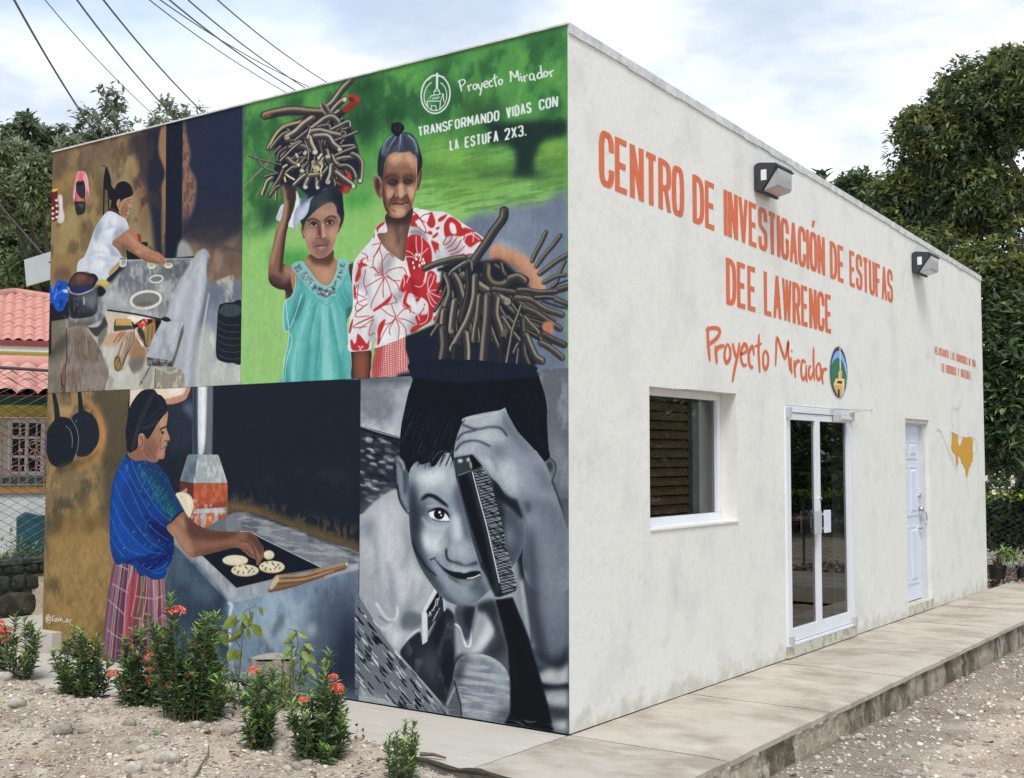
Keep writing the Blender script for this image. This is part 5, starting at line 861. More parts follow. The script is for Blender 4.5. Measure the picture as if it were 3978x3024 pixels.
# hand and forearm over the brow
HA = "1040 510 1090 486 1230 465 1360 430 1430 440 1470 500 1540 620 1650 740 1780 890 1840 1030 1890 1200 1960 1360 2030 1540 2100 1900 2000 2100 1700 2100 1590 1900 1600 1600 1590 1420 1560 1290 1520 1256 1440 1230 1380 1140 1300 1050 1230 930 1160 860 1110 835 1060 850 1000 858 950 880 945 830 960 720 990 620"
shape(HA, (132, 146, 162))
polys("1050 500 1240 470 1400 440 1430 500 1280 560 1060 560/1000 640 1180 610 1330 600 1440 700 1250 740 1080 700/1160 860 1300 820 1500 900 1560 1080 1500 1200 1380 1080/980 860 960 800 1060 760 1120 740 1180 800 1100 830", (168, 180, 192), 26, .85)
polys("1440 440 1560 640 1700 820 1640 840 1500 700 1400 560/1300 760 1420 800 1400 900 1320 860/1560 1260 1640 1240 1900 1300 2040 1600 2040 1900 1900 1900 1800 1500 1640 1400/1700 900 1840 1060 1880 1200 1760 1140", (96, 110, 126), 34, .8)
lines("1030 560 1150 600 1280 580 1380 590 1440 660/975 700 1030 640 1150 610/960 800 1020 730 1120 706 1200 720 1280 760/1040 515 1020 545", 14, (40, 52, 68), 6, .9); lines("1200 830 1300 860 1360 1000/1400 470 1440 560 1520 660", 18, (100, 114, 130), 12, .7); poly("1560 1260 1620 1500 1640 1900 1560 1900 1600 1600", (60, 74, 90), 20, .8); poly("1660 1420 1780 1400 1860 1700 1900 1900 1720 1900", (144, 158, 172), 50, .7); lines("1050 495 1240 470 1370 436", 8, (206, 214, 220), 4, .8); poly("1600 1280 1660 1300 1640 1400 1620 1360", (70, 82, 98), 12, .7)
CLIP[0] = LR
line("1860 1080 1940 1300 2010 1520", 14, (40, 48, 60), 5, .8); poly("1320 1080 1400 1180 1480 1240 1540 1270 1590 1440 1480 1340 1340 1220", (34, 44, 60), 10, .9)
frame(1370, 2100, 2.1535)
poly("1490 -120 1800 -160 1900 300 1800 900 1700 1020 1600 980 1530 700 1490 300", (104, 117, 133), 50, .95); poly("1560 -60 1700 -60 1760 400 1720 720 1620 560", (130, 141, 156), 60, .7); poly("1470 -100 1530 100 1560 600 1620 900 1560 940 1490 700", (60, 72, 90), 24, .8)
frame(1370, 1420, 2.4)
# grater
G1 = "945 870 1000 858 1110 838 1210 950 1280 1060 1330 1240 1400 1500 1430 1700 1470 1840 1530 2060 1525 2110 1370 2168 1330 2160 1280 2000 1200 1900 1120 1640 1030 1300 970 1060"
rpoly(G1, (40, 50, 64), 3); rpoly("945 880 1110 1000 1290 1640 1380 2100 1336 2160 1280 2060 1180 1800 1040 1340 975 1080", (54, 66, 82), 4); poly("990 1060 1080 1040 1160 1340 1240 1640 1330 2100 1280 2000 1150 1640 1050 1300", (28, 38, 52), 10)
poly("945 880 1100 860 1110 970 985 1030 960 980", (66, 78, 92), 10, .9); line("985 1030 1110 985 1210 950", 6, (150, 160, 168), 2); ell(1005, 895, 24, 16, (214, 218, 220), 6, .9); ell(1082, 885, 20, 20, (196, 200, 202), 5, .9); rpoly("1095 860 1115 835 1210 945 1115 985", (20, 26, 36), 4); line("1100 910 1108 960", 16, (186, 190, 190), 4)
lines("1118 1000 1180 1240 1250 1500 1310 1760 1370 2030", 10, (206, 214, 220), 2); lines("1135 1000 1200 1240 1265 1500 1325 1760 1385 2030", 5, (30, 40, 54), 2); line("975 1060 1030 1290 1110 1560 1200 1840", 7, (140, 152, 164), 4, .8)
clip("1125 985 1210 950 1280 1060 1330 1240 1400 1500 1440 1720 1490 1880 1530 2060 1525 2100 1400 2140 1330 1820 1230 1380", False); rs = np.random.RandomState(8)
for k in range(46):
    y = 950+k*27; x = 1120+(y-950)*.225
    line("%f %f %f %f" % (x-20, y+46, x+190, y-6+rs.uniform(-18, 18)), 6, (198, 206, 212), 1.5, .9); line("%f %f %f %f" % (x-10, y-30, x+180, y+52+rs.uniform(-22, 10)), 5, (176, 186, 194), 1.5, .85)
for k in range(30): y = 960+rs.uniform(0, 1150); x = 1130+(y-950)*.225+rs.uniform(0, 150); line("%f %f %f %f" % (x-30, y-30, x+30, y+rs.uniform(10, 40)), rs.uniform(5, 12), (24, 32, 44), 2, .8)
CLIP[0] = LR
line("1290 2160 1370 2175 1460 2150 1535 2105", 9, (150, 158, 162), 3); line("1190 1850 1250 2010 1330 2165", 10, (92, 106, 120), 4, .8)
q = CV[zc:, int((MW-1.812)*PS):]; g = q.mean(2, keepdims=True); q[:] = g+(q-g)*0.6; q[:] = np.clip((q-112)*1.2+112, 16, 250)
frame(1370, 2100, 2.1535)
for i in range(46):
    x = rs.uniform(50, 1800); yb_ = 1330+(x-30)*.165-rs.uniform(0, 60); c = rs.uniform(120, 200); line("%f %f %f %f %f %f" % (x, yb_, x+rs.uniform(10, 40), yb_+rs.uniform(-6, 10), x+rs.uniform(40, 90), yb_+rs.uniform(0, 18)), rs.uniform(2, 7), (c, c+3, c+6), 1.5, rs.uniform(.25, .7))
# thin joint lines between the four panels
CLIP[0] = None
Y0 = int((MH-2.338)*PS); CV[Y0-1:Y0+1, :int((MW-1.1)*PS)] *= 0.72; X0 = int((MW-1.812)*PS); CV[Y0:, X0-1:X0+1] *= .7; X0 = int((MW-3.105)*PS); CV[:Y0, X0-1:X0+1] *= .75
# the boy's hair and the dark cloth run into each other across the joint
frame(1370, 1420, 2.4); rpoly("556 10 1000 0 1660 -14 1720 50 1740 100 1000 160 545 110", (29, 42, 62), 5)

x = CV/255; CV[:] = 255*(x*.55+.45*(3*x*x-2*x**3)); lu = (CV@np.array([.3, .59, .11], np.float32))[..., None]; CV[:] = lu+(CV-lu)*.84; gr = _rs.rand(NY, NX).astype(np.float32); gr = boxb(boxb(gr, 1, 0), 2, 1)-.5
CV *= (0.965+0.05*NZ[2]+0.03*NZ[5]+0.16*gr)[..., None]; CV[:] = np.clip(CV+4*gr[..., None]*8*.3, 0, 255)
# ---------------------------------------------------------------- helpers
rnd = random.Random(17)
def tag(o, label=None, cat=None, group=None, kind=None):
    if label: o['label'] = label
    if cat: o['category'] = cat
    if group: o['group'] = group
    if kind: o['kind'] = kind
    return o
def empty(name, loc=(0, 0, 0), label=None, cat=None, group=None, rz=0.0):
    o = bpy.data.objects.new(name, None); COL.objects.link(o); o.location = loc; o.rotation_euler = (0, 0, rz); o.empty_display_size = 0.2
    return tag(o, label, cat, group)
class MB:
    """collects vertices and faces of one mesh"""
    def __init__(s): s.v = []; s.f = []; s.n = 0; s.m = []; s.mi = 0
    def add(s, V, F):
        V = np.asarray(V, float).reshape(-1, 3); s.v.append(V); s.f += [tuple(int(i)+s.n for i in f) for f in F]; s.m += [s.mi]*len(F); s.n += len(V); return s
    def box(s, a, b, M=None):
        x0, y0, z0 = a; x1, y1, z1 = b
        V = np.array([(x0, y0, z0), (x1, y0, z0), (x1, y1, z0), (x0, y1, z0), (x0, y0, z1), (x1, y0, z1), (x1, y1, z1), (x0, y1, z1)], float)
        if M is not None: V = np.array([tuple(M @ Vector(v)) for v in V])
        return s.add(V, [(0, 3, 2, 1), (4, 5, 6, 7), (0, 1, 5, 4), (1, 2, 6, 5), (2, 3, 7, 6), (3, 0, 4, 7)])
    def tube(s, P, r, n=8, cap=True, r2=None):
        P = [Vector(p) for p in P]; m = len(P); rr = r if isinstance(r, (list, tuple)) else [r+(r2-r)*i/(m-1) if r2 is not None else r for i in range(m)]
        V = []; up = Vector((0.13, 0.27, 0.95))
        for i, p in enumerate(P):
            d = (P[min(i+1, m-1)]-P[max(i-1, 0)]).normalized(); a = d.cross(up)
            if a.length < 1e-3: a = d.cross(Vector((1, 0, 0)))
            a.normalize(); b = d.cross(a)
            for k in range(n): t = 2*math.pi*k/n; V.append(tuple(p+(a*math.cos(t)+b*math.sin(t))*rr[i]))
        F = [(i*n+k, i*n+(k+1) % n, (i+1)*n+(k+1) % n, (i+1)*n+k) for i in range(m-1) for k in range(n)]
        if cap: F += [tuple(range(n))[::-1], tuple(range((m-1)*n, m*n))]
        return s.add(V, F)
    def poly(s, V): return s.add(V, [tuple(range(len(V)))])
    def prism(s, P, ax, a, b):
        """polygon P (2-d) extruded along axis ax from a to b"""
        n = len(P)
        def mk(p, t): q = list(p); q.insert(ax, t); return q
        V = [mk(p, a) for p in P]+[mk(p, b) for p in P]
        return s.add(V, [tuple(range(n))[::-1], tuple(range(n, 2*n))]+[(i, (i+1) % n, n+(i+1) % n, n+i) for i in range(n)])
    def build(s, name, mat, parent=None, smooth=False, bevel=0, fix=False):
        me = bpy.data.meshes.new(name); V = np.concatenate(s.v) if s.v else np.zeros((0, 3))
        me.from_pydata(V.tolist(), [], s.f); me.update()
        for m_ in (mat if isinstance(mat, (list, tuple)) else [mat]): me.materials.append(m_)
        if any(s.m): me.polygons.foreach_set('material_index', s.m)
        if fix or bevel:
            bm = bmesh.new(); bm.from_mesh(me)
            if fix: bmesh.ops.recalc_face_normals(bm, faces=bm.faces)
            if bevel: bmesh.ops.bevel(bm, geom=[e for e in bm.edges if len(e.link_faces) == 2 and e.calc_face_angle(0) > 0.5], offset=bevel, segments=2, affect='EDGES', clamp_overlap=True)
            bm.to_mesh(me); bm.free()
        if smooth: me.polygons.foreach_set('use_smooth', [True]*len(me.polygons))
        o = bpy.data.objects.new(name, me); COL.objects.link(o)
        if parent: o.parent = parent
        return o
def dup(o, parent=None, **kw):
    c = o.copy(); COL.objects.link(c)
    if parent: c.parent = parent
    return c
# materials -------------------------------------------------------
MATS = {}
def mat(name, col, rough=0.7, var=0.0, scale=6.0, col2=None, bump=0.0, bscale=40.0, metal=0.0, spec=0.5, island=0.0, transl=0.0, stretch=None, lo=0.35, hi=0.65, detail=6):
    m = bpy.data.materials.new(name); m.use_nodes = True; t = m.node_tree; b = t.nodes['Principled BSDF']; n = t.nodes.new; l = t.links.new
    b.inputs['Base Color'].default_value = (*col, 1); b.inputs['Roughness'].default_value = rough; b.inputs['Metallic'].default_value = metal; b.inputs['Specular IOR Level'].default_value = spec
    src = None; tcn = n('ShaderNodeTexCoord'); co = tcn.outputs['Object']
    if stretch: mm = n('ShaderNodeMapping'); mm.inputs['Scale'].default_value = stretch; l(co, mm.inputs[0]); co = mm.outputs[0]
    if col2 is not None or var:
        c2 = col2 if col2 is not None else tuple(c*(1-var) for c in col)
        nz = n('ShaderNodeTexNoise'); nz.inputs['Scale'].default_value = scale; nz.inputs['Detail'].default_value = detail; nz.inputs['Roughness'].default_value = 0.6; l(co, nz.inputs['Vector'])
        mr = n('ShaderNodeMapRange'); mr.inputs[1].default_value = lo; mr.inputs[2].default_value = hi; l(nz.outputs['Fac'], mr.inputs[0])
        mixn = n('ShaderNodeMixRGB'); mixn.inputs[1].default_value = (*col, 1); mixn.inputs[2].default_value = (*c2, 1); l(mr.outputs[0], mixn.inputs[0]); src = mixn.outputs[0]
    if island:
        g = n('ShaderNodeNewGeometry'); mr2 = n('ShaderNodeMapRange'); mr2.inputs[3].default_value = 1-island; mr2.inputs[4].default_value = 1+island*0.9; l(g.outputs['Random Per Island'], mr2.inputs[0])
        hs = n('ShaderNodeHueSaturation'); l(mr2.outputs[0], hs.inputs['Value']); hs.inputs['Color'].default_value = (*col, 1)
        if src: l(src, hs.inputs['Color'])
        mr3 = n('ShaderNodeMapRange'); mr3.inputs[3].default_value = 0.475; mr3.inputs[4].default_value = 0.515; sep = n('ShaderNodeMath'); sep.operation = 'FRACT'; mu = n('ShaderNodeMath'); mu.operation = 'MULTIPLY'; mu.inputs[1].default_value = 7.31
        l(g.outputs['Random Per Island'], mu.inputs[0]); l(mu.outputs[0], sep.inputs[0]); l(sep.outputs[0], mr3.inputs[0]); l(mr3.outputs[0], hs.inputs['Hue']); src = hs.outputs[0]
    if src: l(src, b.inputs['Base Color'])
    if bump:
        nb = n('ShaderNodeTexNoise'); nb.inputs['Scale'].default_value = bscale; nb.inputs['Detail'].default_value = 6; l(tcn.outputs['Object'], nb.inputs['Vector'])
        bp = n('ShaderNodeBump'); bp.inputs['Strength'].default_value = bump; bp.inputs['Distance'].default_value = 0.01; l(nb.outputs['Fac'], bp.inputs['Height']); l(bp.outputs[0], b.inputs['Normal'])
    if transl:
        tr = n('ShaderNodeBsdfTranslucent'); mxs = n('ShaderNodeMixShader'); mxs.inputs[0].default_value = transl
        if src: l(src, tr.inputs['Color'])
        else: tr.inputs['Color'].default_value = (*col, 1)
        l(b.outputs[0], mxs.inputs[1]); l(tr.outputs[0], mxs.inputs[2]); l(mxs.outputs[0], t.nodes['Material Output'].inputs['Surface'])
    MATS[name] = m; return m
def layered(name, base, layers, rough=0.8, bumps=((60, 0.3, 0.004),), spec=0.3):
    """base colour with several noise layers: (colour, scale, lo, hi, strength, stretch)"""
    m = bpy.data.materials.new(name); m.use_nodes = True; t = m.node_tree; b = t.nodes['Principled BSDF']; n = t.nodes.new; l = t.links.new
    b.inputs['Roughness'].default_value = rough; b.inputs['Specular IOR Level'].default_value = spec
    tcn = n('ShaderNodeTexCoord'); rgb = n('ShaderNodeRGB'); rgb.outputs[0].default_value = (*base, 1); src = rgb.outputs[0]
    for i, (c, s, lo, hi, a, st) in enumerate(layers):
        mm = n('ShaderNodeMapping'); mm.inputs['Scale'].default_value = st or (1, 1, 1); mm.inputs['Location'].default_value = (i*3.7, i*1.9, i*2.3); l(tcn.outputs['Object'], mm.inputs[0])
        nz = n('ShaderNodeTexNoise'); nz.inputs['Scale'].default_value = s; nz.inputs['Detail'].default_value = 7; nz.inputs['Roughness'].default_value = 0.62; l(mm.outputs[0], nz.inputs['Vector'])
        mr = n('ShaderNodeMapRange'); mr.interpolation_type = 'SMOOTHSTEP'; mr.inputs[1].default_value = lo; mr.inputs[2].default_value = hi; mr.inputs[4].default_value = a; l(nz.outputs['Fac'], mr.inputs[0])
        mxn = n('ShaderNodeMixRGB'); l(mr.outputs[0], mxn.inputs[0]); l(src, mxn.inputs[1]); mxn.inputs[2].default_value = (*c, 1); src = mxn.outputs[0]
    l(src, b.inputs['Base Color']); nrm = None
    for s, a, d in bumps:
        nb = n('ShaderNodeTexNoise'); nb.inputs['Scale'].default_value = s; nb.inputs['Detail'].default_value = 8; nb.inputs['Roughness'].default_value = 0.65; l(tcn.outputs['Object'], nb.inputs['Vector'])
        bp = n('ShaderNodeBump'); bp.inputs['Strength'].default_value = a; bp.inputs['Distance'].default_value = d; l(nb.outputs['Fac'], bp.inputs['Height'])
        if nrm: l(nrm, bp.inputs['Normal'])
        nrm = bp.outputs[0]
    if nrm: l(nrm, b.inputs['Normal'])
    MATS[name] = m; return m
def glass(name, tint=(0.6, 0.66, 0.66), refl=1.0):
    m = bpy.data.materials.new(name); m.use_nodes = True; t = m.node_tree; t.nodes.clear(); n = t.nodes.new; l = t.links.new
    o = n('ShaderNodeOutputMaterial'); tr = n('ShaderNodeBsdfTransparent'); tr.inputs[0].default_value = (*tint, 1); g = n('ShaderNodeBsdfGlossy'); g.inputs['Roughness'].default_value = 0.02; g.inputs['Color'].default_value = (refl, refl, refl, 1)
    lw = n('ShaderNodeFresnel'); lw.inputs['IOR'].default_value = 1.6; ml = n('ShaderNodeMath'); ml.operation = 'MULTIPLY_ADD'; ml.inputs[1].default_value = 0.8; ml.inputs[2].default_value = 0.02; ml.use_clamp = True; l(lw.outputs[0], ml.inputs[0])
    mxs = n('ShaderNodeMixShader'); l(ml.outputs[0], mxs.inputs[0]); l(tr.outputs[0], mxs.inputs[1]); l(g.outputs[0], mxs.inputs[2]); l(mxs.outputs[0], o.inputs[0]); return m
# mural paint ------------------------------------------------------
img = bpy.data.images.new('mural_paint', NX, NY, alpha=False)
_b = np.ones((NY, NX, 4), np.float32); _b[..., :3] = CV[::-1]/255.0; img.pixels.foreach_set(_b.ravel()); img.update(); img.pack()
mural_m = bpy.data.materials.new('mural_paint'); mural_m.use_nodes = True
_t = mural_m.node_tree; _p = _t.nodes['Principled BSDF']; _i = _t.nodes.new('ShaderNodeTexImage'); _i.image = img; _i.interpolation = 'Cubic'
_g = _t.nodes.new('ShaderNodeMixRGB'); _g.blend_type = 'MULTIPLY'; _g.inputs[0].default_value = 1; _g.inputs[2].default_value = (0.74, 0.74, 0.74, 1)
_t.links.new(_i.outputs[0], _g.inputs[1]); _t.links.new(_g.outputs[0], _p.inputs['Base Color']); _p.inputs['Roughness'].default_value = 0.75; _p.inputs['Specular IOR Level'].default_value = 0.12
_n = _t.nodes.new('ShaderNodeTexNoise'); _n.inputs['Scale'].default_value = 70; _n.inputs['Detail'].default_value = 6; _tc = _t.nodes.new('ShaderNodeTexCoord'); _t.links.new(_tc.outputs['Object'], _n.inputs['Vector'])
_bp = _t.nodes.new('ShaderNodeBump'); _bp.inputs['Strength'].default_value = 0.5; _bp.inputs['Distance'].default_value = 0.004; _t.links.new(_n.outputs['Fac'], _bp.inputs['Height']); _t.links.new(_bp.outputs[0], _p.inputs['Normal'])
# ---------------------------------------------------------------- materials
plaster = layered('white_plaster', (0.73, 0.727, 0.685), [((0.56, 0.56, 0.53), 2.2, .46, .74, .6, (1, 1, .9)), ((0.50, 0.50, 0.485), 5.0, .54, .8, .5, (1, 1, .8)), ((0.58, 0.58, 0.55), 22, .5, .7, .45, None), ((0.72, 0.72, 0.69), 9, .5, .8, .6, None), ((0.50, 0.47, 0.38), 14, .62, .8, .35, (1, 1, .12))], 0.85, ((90, .5, .004), (14, .35, .012)))
concrete = layered('walkway_concrete', (0.46, 0.42, 0.35), [((0.27, 0.225, 0.17), 1.6, .40, .68, .85, (.9, 1.2, 1)), ((0.55, 0.51, 0.44), 3.5, .5, .75, .7, (.8, 1.3, 1)), ((0.24, 0.21, 0.17), 9, .6, .8, .6, (.8, 1.4, 1)), ((0.36, 0.33, 0.28), 40, .5, .8, .4, None)], 0.85, ((120, .3, .003), (10, .2, .01)))
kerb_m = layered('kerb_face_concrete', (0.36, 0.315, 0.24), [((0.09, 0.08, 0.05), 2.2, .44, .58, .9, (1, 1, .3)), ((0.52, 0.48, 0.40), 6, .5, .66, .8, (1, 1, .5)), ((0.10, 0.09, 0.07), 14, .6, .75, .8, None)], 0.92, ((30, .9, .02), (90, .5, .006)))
apron_m = layered('apron_concrete', (0.48, 0.445, 0.385), [((0.36, 0.33, 0.28), 2.5, .45, .75, .7, (.5, 2, 1)), ((0.56, 0.53, 0.48), 7, .5, .75, .6, (.5, 2, 1)), ((0.40, 0.35, 0.29), 24, .6, .8, .4, None)], 0.88, ((100, .35, .004),))
dirt_m = layered('dry_dirt', (0.53, 0.445, 0.345), [((0.30, 0.24, 0.18), 1.3, .44, .62, .75, None), ((0.64, 0.565, 0.47), 2.9, .48, .68, .75, None), ((0.25, 0.20, 0.155), 24, .52, .68, .65, None), ((0.33, 0.275, 0.22), 7, .52, .7, .6, None), ((0.72, 0.64, 0.54), 60, .54, .7, .7, None)], 0.97, ((35, .55, .02), (140, .6, .008)), 0.1)
orange = mat('orange_wall_paint', (0.68, 0.140, 0.042), 0.6, 0.12, 12)
white_metal = mat('white_aluminium', (0.74, 0.76, 0.80), 0.35, 0.06, 3)
door_white = mat('white_door_paint', (0.66, 0.71, 0.80), 0.4, 0.06, 3)
dark_metal = mat('dark_lamp_housing', (0.035, 0.04, 0.05), 0.5, 0.3, 20)
steel = mat('brushed_steel', (0.45, 0.46, 0.48), 0.3, metal=0.9)
trim_m = mat('roof_edge_plaster', (0.66, 0.67, 0.67), 0.6, 0.35, 9, bump=.3, bscale=30)
_dt = dirt_m.node_tree; _pb = _dt.nodes['Principled BSDF']; _src = _pb.inputs['Base Color'].links[0].from_socket; _tc2 = _dt.nodes.new('ShaderNodeTexCoord'); _sx = _dt.nodes.new('ShaderNodeSeparateXYZ'); _dt.links.new(_tc2.outputs['Object'], _sx.inputs[0])
_nz = _dt.nodes.new('ShaderNodeTexNoise'); _nz.inputs['Scale'].default_value = 1.6; _nz.inputs['Detail'].default_value = 9; _dt.links.new(_tc2.outputs['Object'], _nz.inputs['Vector']); _ma = _dt.nodes.new('ShaderNodeMath'); _ma.operation = 'MULTIPLY_ADD'; _ma.inputs[1].default_value = 2.6; _dt.links.new(_nz.outputs['Fac'], _ma.inputs[0]); _dt.links.new(_sx.outputs['X'], _ma.inputs[2])
_m1 = _dt.nodes.new('ShaderNodeMapRange'); _m1.interpolation_type = 'SMOOTHSTEP'; _m1.inputs[1].default_value = 3.6; _m1.inputs[2].default_value = 2.5; _m1.inputs[4].default_value = .7; _dt.links.new(_ma.outputs[0], _m1.inputs[0]); _m2 = _dt.nodes.new('ShaderNodeMapRange'); _m2.inputs[1].default_value = .7; _m2.inputs[2].default_value = 1.1; _dt.links.new(_sx.outputs['X'], _m2.inputs[0]); _mu = _dt.nodes.new('ShaderNodeMath'); _mu.operation = 'MULTIPLY'; _dt.links.new(_m1.outputs[0], _mu.inputs[0]); _dt.links.new(_m2.outputs[0], _mu.inputs[1])
_mm = _dt.nodes.new('ShaderNodeMixRGB'); _mm.inputs[2].default_value = (.20, .165, .135, 1); _dt.links.new(_mu.outputs[0], _mm.inputs[0]); _dt.links.new(_src, _mm.inputs[1]); _dt.links.new(_mm.outputs[0], _pb.inputs['Base Color'])
bark_m = mat('tree_bark', (0.10, 0.085, 0.07), 0.95, col2=(0.045, 0.038, 0.03), scale=8, bump=.8, bscale=14, stretch=(1, 1, .3))
_pt = plaster.node_tree; _pb = _pt.nodes['Principled BSDF']; _src = _pb.inputs['Base Color'].links[0].from_socket; _tc2 = _pt.nodes.new('ShaderNodeTexCoord'); _sx = _pt.nodes.new('ShaderNodeSeparateXYZ'); _pt.links.new(_tc2.outputs['Object'], _sx.inputs[0])
_nz = _pt.nodes.new('ShaderNodeTexNoise'); _nz.inputs['Scale'].default_value = 7; _nz.inputs['Detail'].default_value = 8; _pt.links.new(_tc2.outputs['Object'], _nz.inputs['Vector']); _ma = _pt.nodes.new('ShaderNodeMath'); _ma.operation = 'MULTIPLY_ADD'; _ma.inputs[1].default_value = -.55; _pt.links.new(_nz.outputs['Fac'], _ma.inputs[0]); _pt.links.new(_sx.outputs['Z'], _ma.inputs[2])
_mr = _pt.nodes.new('ShaderNodeMapRange'); _mr.interpolation_type = 'SMOOTHSTEP'; _mr.inputs[1].default_value = -.13; _mr.inputs[2].default_value = -.30; _mr.inputs[4].default_value = .45; _pt.links.new(_ma.outputs[0], _mr.inputs[0]); _mm = _pt.nodes.new('ShaderNodeMixRGB'); _mm.inputs[2].default_value = (.40, .35, .26, 1); _pt.links.new(_mr.outputs[0], _mm.inputs[0]); _pt.links.new(_src, _mm.inputs[1]); _pt.links.new(_mm.outputs[0], _pb.inputs['Base Color'])
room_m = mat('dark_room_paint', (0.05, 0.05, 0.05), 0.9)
blind_m = mat('brown_blind_slat', (0.34, 0.18, 0.09), 0.6, 0.4, 20)
# ---------------------------------------------------------------- ground
rs = np.random.RandomState(31)
def vnoise(X, Y, s, seed):
    g = np.random.RandomState(seed).rand(64, 64); x = X/s+100; y = Y/s+100; xi = np.floor(x).astype(int); yi = np.floor(y).astype(int); fx = x-xi; fy = y-yi; fx = fx*fx*(3-2*fx); fy = fy*fy*(3-2*fy)
    a = g[xi % 64, yi % 64]*(1-fx)+g[(xi+1) % 64, yi % 64]*fx; b = g[xi % 64, (yi+1) % 64]*(1-fx)+g[(xi+1) % 64, (yi+1) % 64]*fx; return a*(1-fy)+b*fy-0.5
def sst(x, a, b): t = np.clip((x-a)/(b-a), 0, 1); return t*t*(3-2*t)
def dirt_edge(x): return np.interp(x, [-8, -5.2, -4.6, -4.0, -3.4, -2.6, -2.2, -1.6, -1.0, -0.45, 0.1, 1.3, 3], [-0.75, -0.80, -0.86, -0.98, -0.92, -0.60, -0.55, -0.62, -0.78, -1.02, -1.10, -1.14, -1.6])
def ground_h(X, Y):
    e = dirt_edge(X); garden = sst(-(Y-e), 0.0, 0.07)*(1-sst(X, 0.7, 1.2))
    hg = 0.012+0.05*sst(-(Y-e), 0.0, 0.5)*sst(-X, 0.6, 2.5)-0.05*sst(X, -0.6, 0.3)-0.10*sst(-(Y-e), 0.8, 3.0)
    hr = -0.215-0.006*np.clip(Y, 0, 9)
    under = -0.30; right = sst(X, 1.06, 1.1)
    base = under*(1-garden)+hg*garden
    inb = np.where((X < 1.1) & (Y > e) & (Y < 11.2), under, base)
    h = inb*(1-right)+hr*right
    h = np.where(Y > 11.2, -0.10, h); h = np.where((X < -6.7) & (Y > -1.0), 0.1, h)
    n = 0.05*vnoise(X, Y, 0.7, 1)+0.035*vnoise(X, Y, 0.25, 2)+0.022*vnoise(X, Y, 0.09, 3)+0.014*vnoise(X, Y, 0.05, 4)
    amp = np.where(X > 1.1, 0.55, 1.0); return h+n*amp
def gz(x, y): return float(ground_h(np.array([float(x)]), np.array([float(y)]))[0])
xs = np.concatenate([[-600, -120, -40, -16], np.arange(-9, 7.0, 0.05), [16, 40, 120, 600]]); ys = np.concatenate([[-600, -100, -30, -12], np.arange(-6.2, 0.0, 0.05), np.arange(0.0, 13, 0.10), [20, 40, 120, 600]])
GX, GY = np.meshgrid(xs, ys, indexing='ij'); GZ = ground_h(GX, GY); far = (np.abs(GX) > 10) | (GY > 14) | (GY < -7); GZ[far] = -0.15
nx_, ny_ = len(xs), len(ys); V = np.stack([GX, GY, GZ], -1).reshape(-1, 3)
I = (np.arange(nx_-1)[:, None]*ny_+np.arange(ny_-1)[None]).ravel(); F = np.stack([I, I+ny_, I+ny_+1, I+1], 1)
me = bpy.data.meshes.new('ground'); me.from_pydata(V.tolist(), [], F.tolist()); me.materials.append(dirt_m); me.polygons.foreach_set('use_smooth', [True]*len(me.polygons))
go = bpy.data.objects.new('ground', me); COL.objects.link(go); tag(go, kind='structure')
# walkway slabs ------------------------------------------------------
walk = empty('sidewalk'); tag(walk, kind='structure')
def slab(x0, x1, y0, y1, m=concrete, z=0.0):
    # top with slightly worn edges
    b = MB(); nx, ny = 8, 10; g = 0.011; X = np.linspace(x0+(.003 if x0 == 0 else g), x1-(0 if x1 > 1.0 else g), nx); Y = np.linspace(y0+g, y1-g, ny)
    V = []; F = []
    for i, x in enumerate(X):
        for j, y in enumerate(Y):
            zz = z+rs.uniform(-.0015, .0015); xx = x
            if i in (0, nx-1) or j in (0, ny-1): zz -= 0.006
            if i == nx-1 and x1 > 1.0: xx += rs.uniform(-.008, .006)-0.005*y*0.2; zz -= 0.004
            V.append((xx, y, zz))
    n = nx*ny; F = [(i*ny+j, (i+1)*ny+j, (i+1)*ny+j+1, i*ny+j+1) for i in range(nx-1) for j in range(ny-1)]
    ring = [i*ny for i in range(nx)]+[(nx-1)*ny+j for j in range(1, ny)]+[i*ny+ny-1 for i in range(nx-2, -1, -1)]+[j for j in range(ny-2, 0, -1)]
    V += [(V[k][0], V[k][1], z-(0.045 if (x1 > 1.0 and V[k][0] > x1-.05) else .22)) for k in ring]; F += [(ring[(i+1) % len(ring)], ring[i], n+i, n+(i+1) % len(ring)) for i in range(len(ring))]
    o = b.add(V, F).build('slab', m, walk, False); return o
for k in range(-1, 7): slab(0.0, 1.10, k*1.64 if k >= 0 else -1.05, (k+1)*1.64)
slab(-3.1, 0.0, -1.05, -0.004, apron_m); slab(-6.62, -3.1, -1.05, -0.004, apron_m)
slab(1.10, 3.2, 9.2, 11.2)
b = MB(); Y = np.linspace(-1.05, 9.2, 206)   # rough kerb face under the slabs
rows = [(1.085, -0.02), (1.10, -0.05), (1.095, -0.09), (1.10, -0.14), (1.105, -0.19), (1.11, -0.36)]
V = []
for y in Y:
    tap = -0.007*max(y, 0)
    for i, (x, z) in enumerate(rows): V.append((x+tap+0.022*float(vnoise(np.array([y*3]), np.array([z*3]), .2, 9)[0])+rs.uniform(-.005, .005), y, z+rs.uniform(-.004, .004)))
m_ = len(rows); b.add(V, [(j*m_+i, j*m_+i+1, (j+1)*m_+i+1, (j+1)*m_+i) for j in range(len(Y)-1) for i in range(m_-1)])
b.add([(0, -1.05, -0.02), (1.08, -1.05, -0.02), (1.1, -1.05, -.36), (0, -1.05, -.36)], [(0, 3, 2, 1)]); b.build('kerb_face', kerb_m, walk)
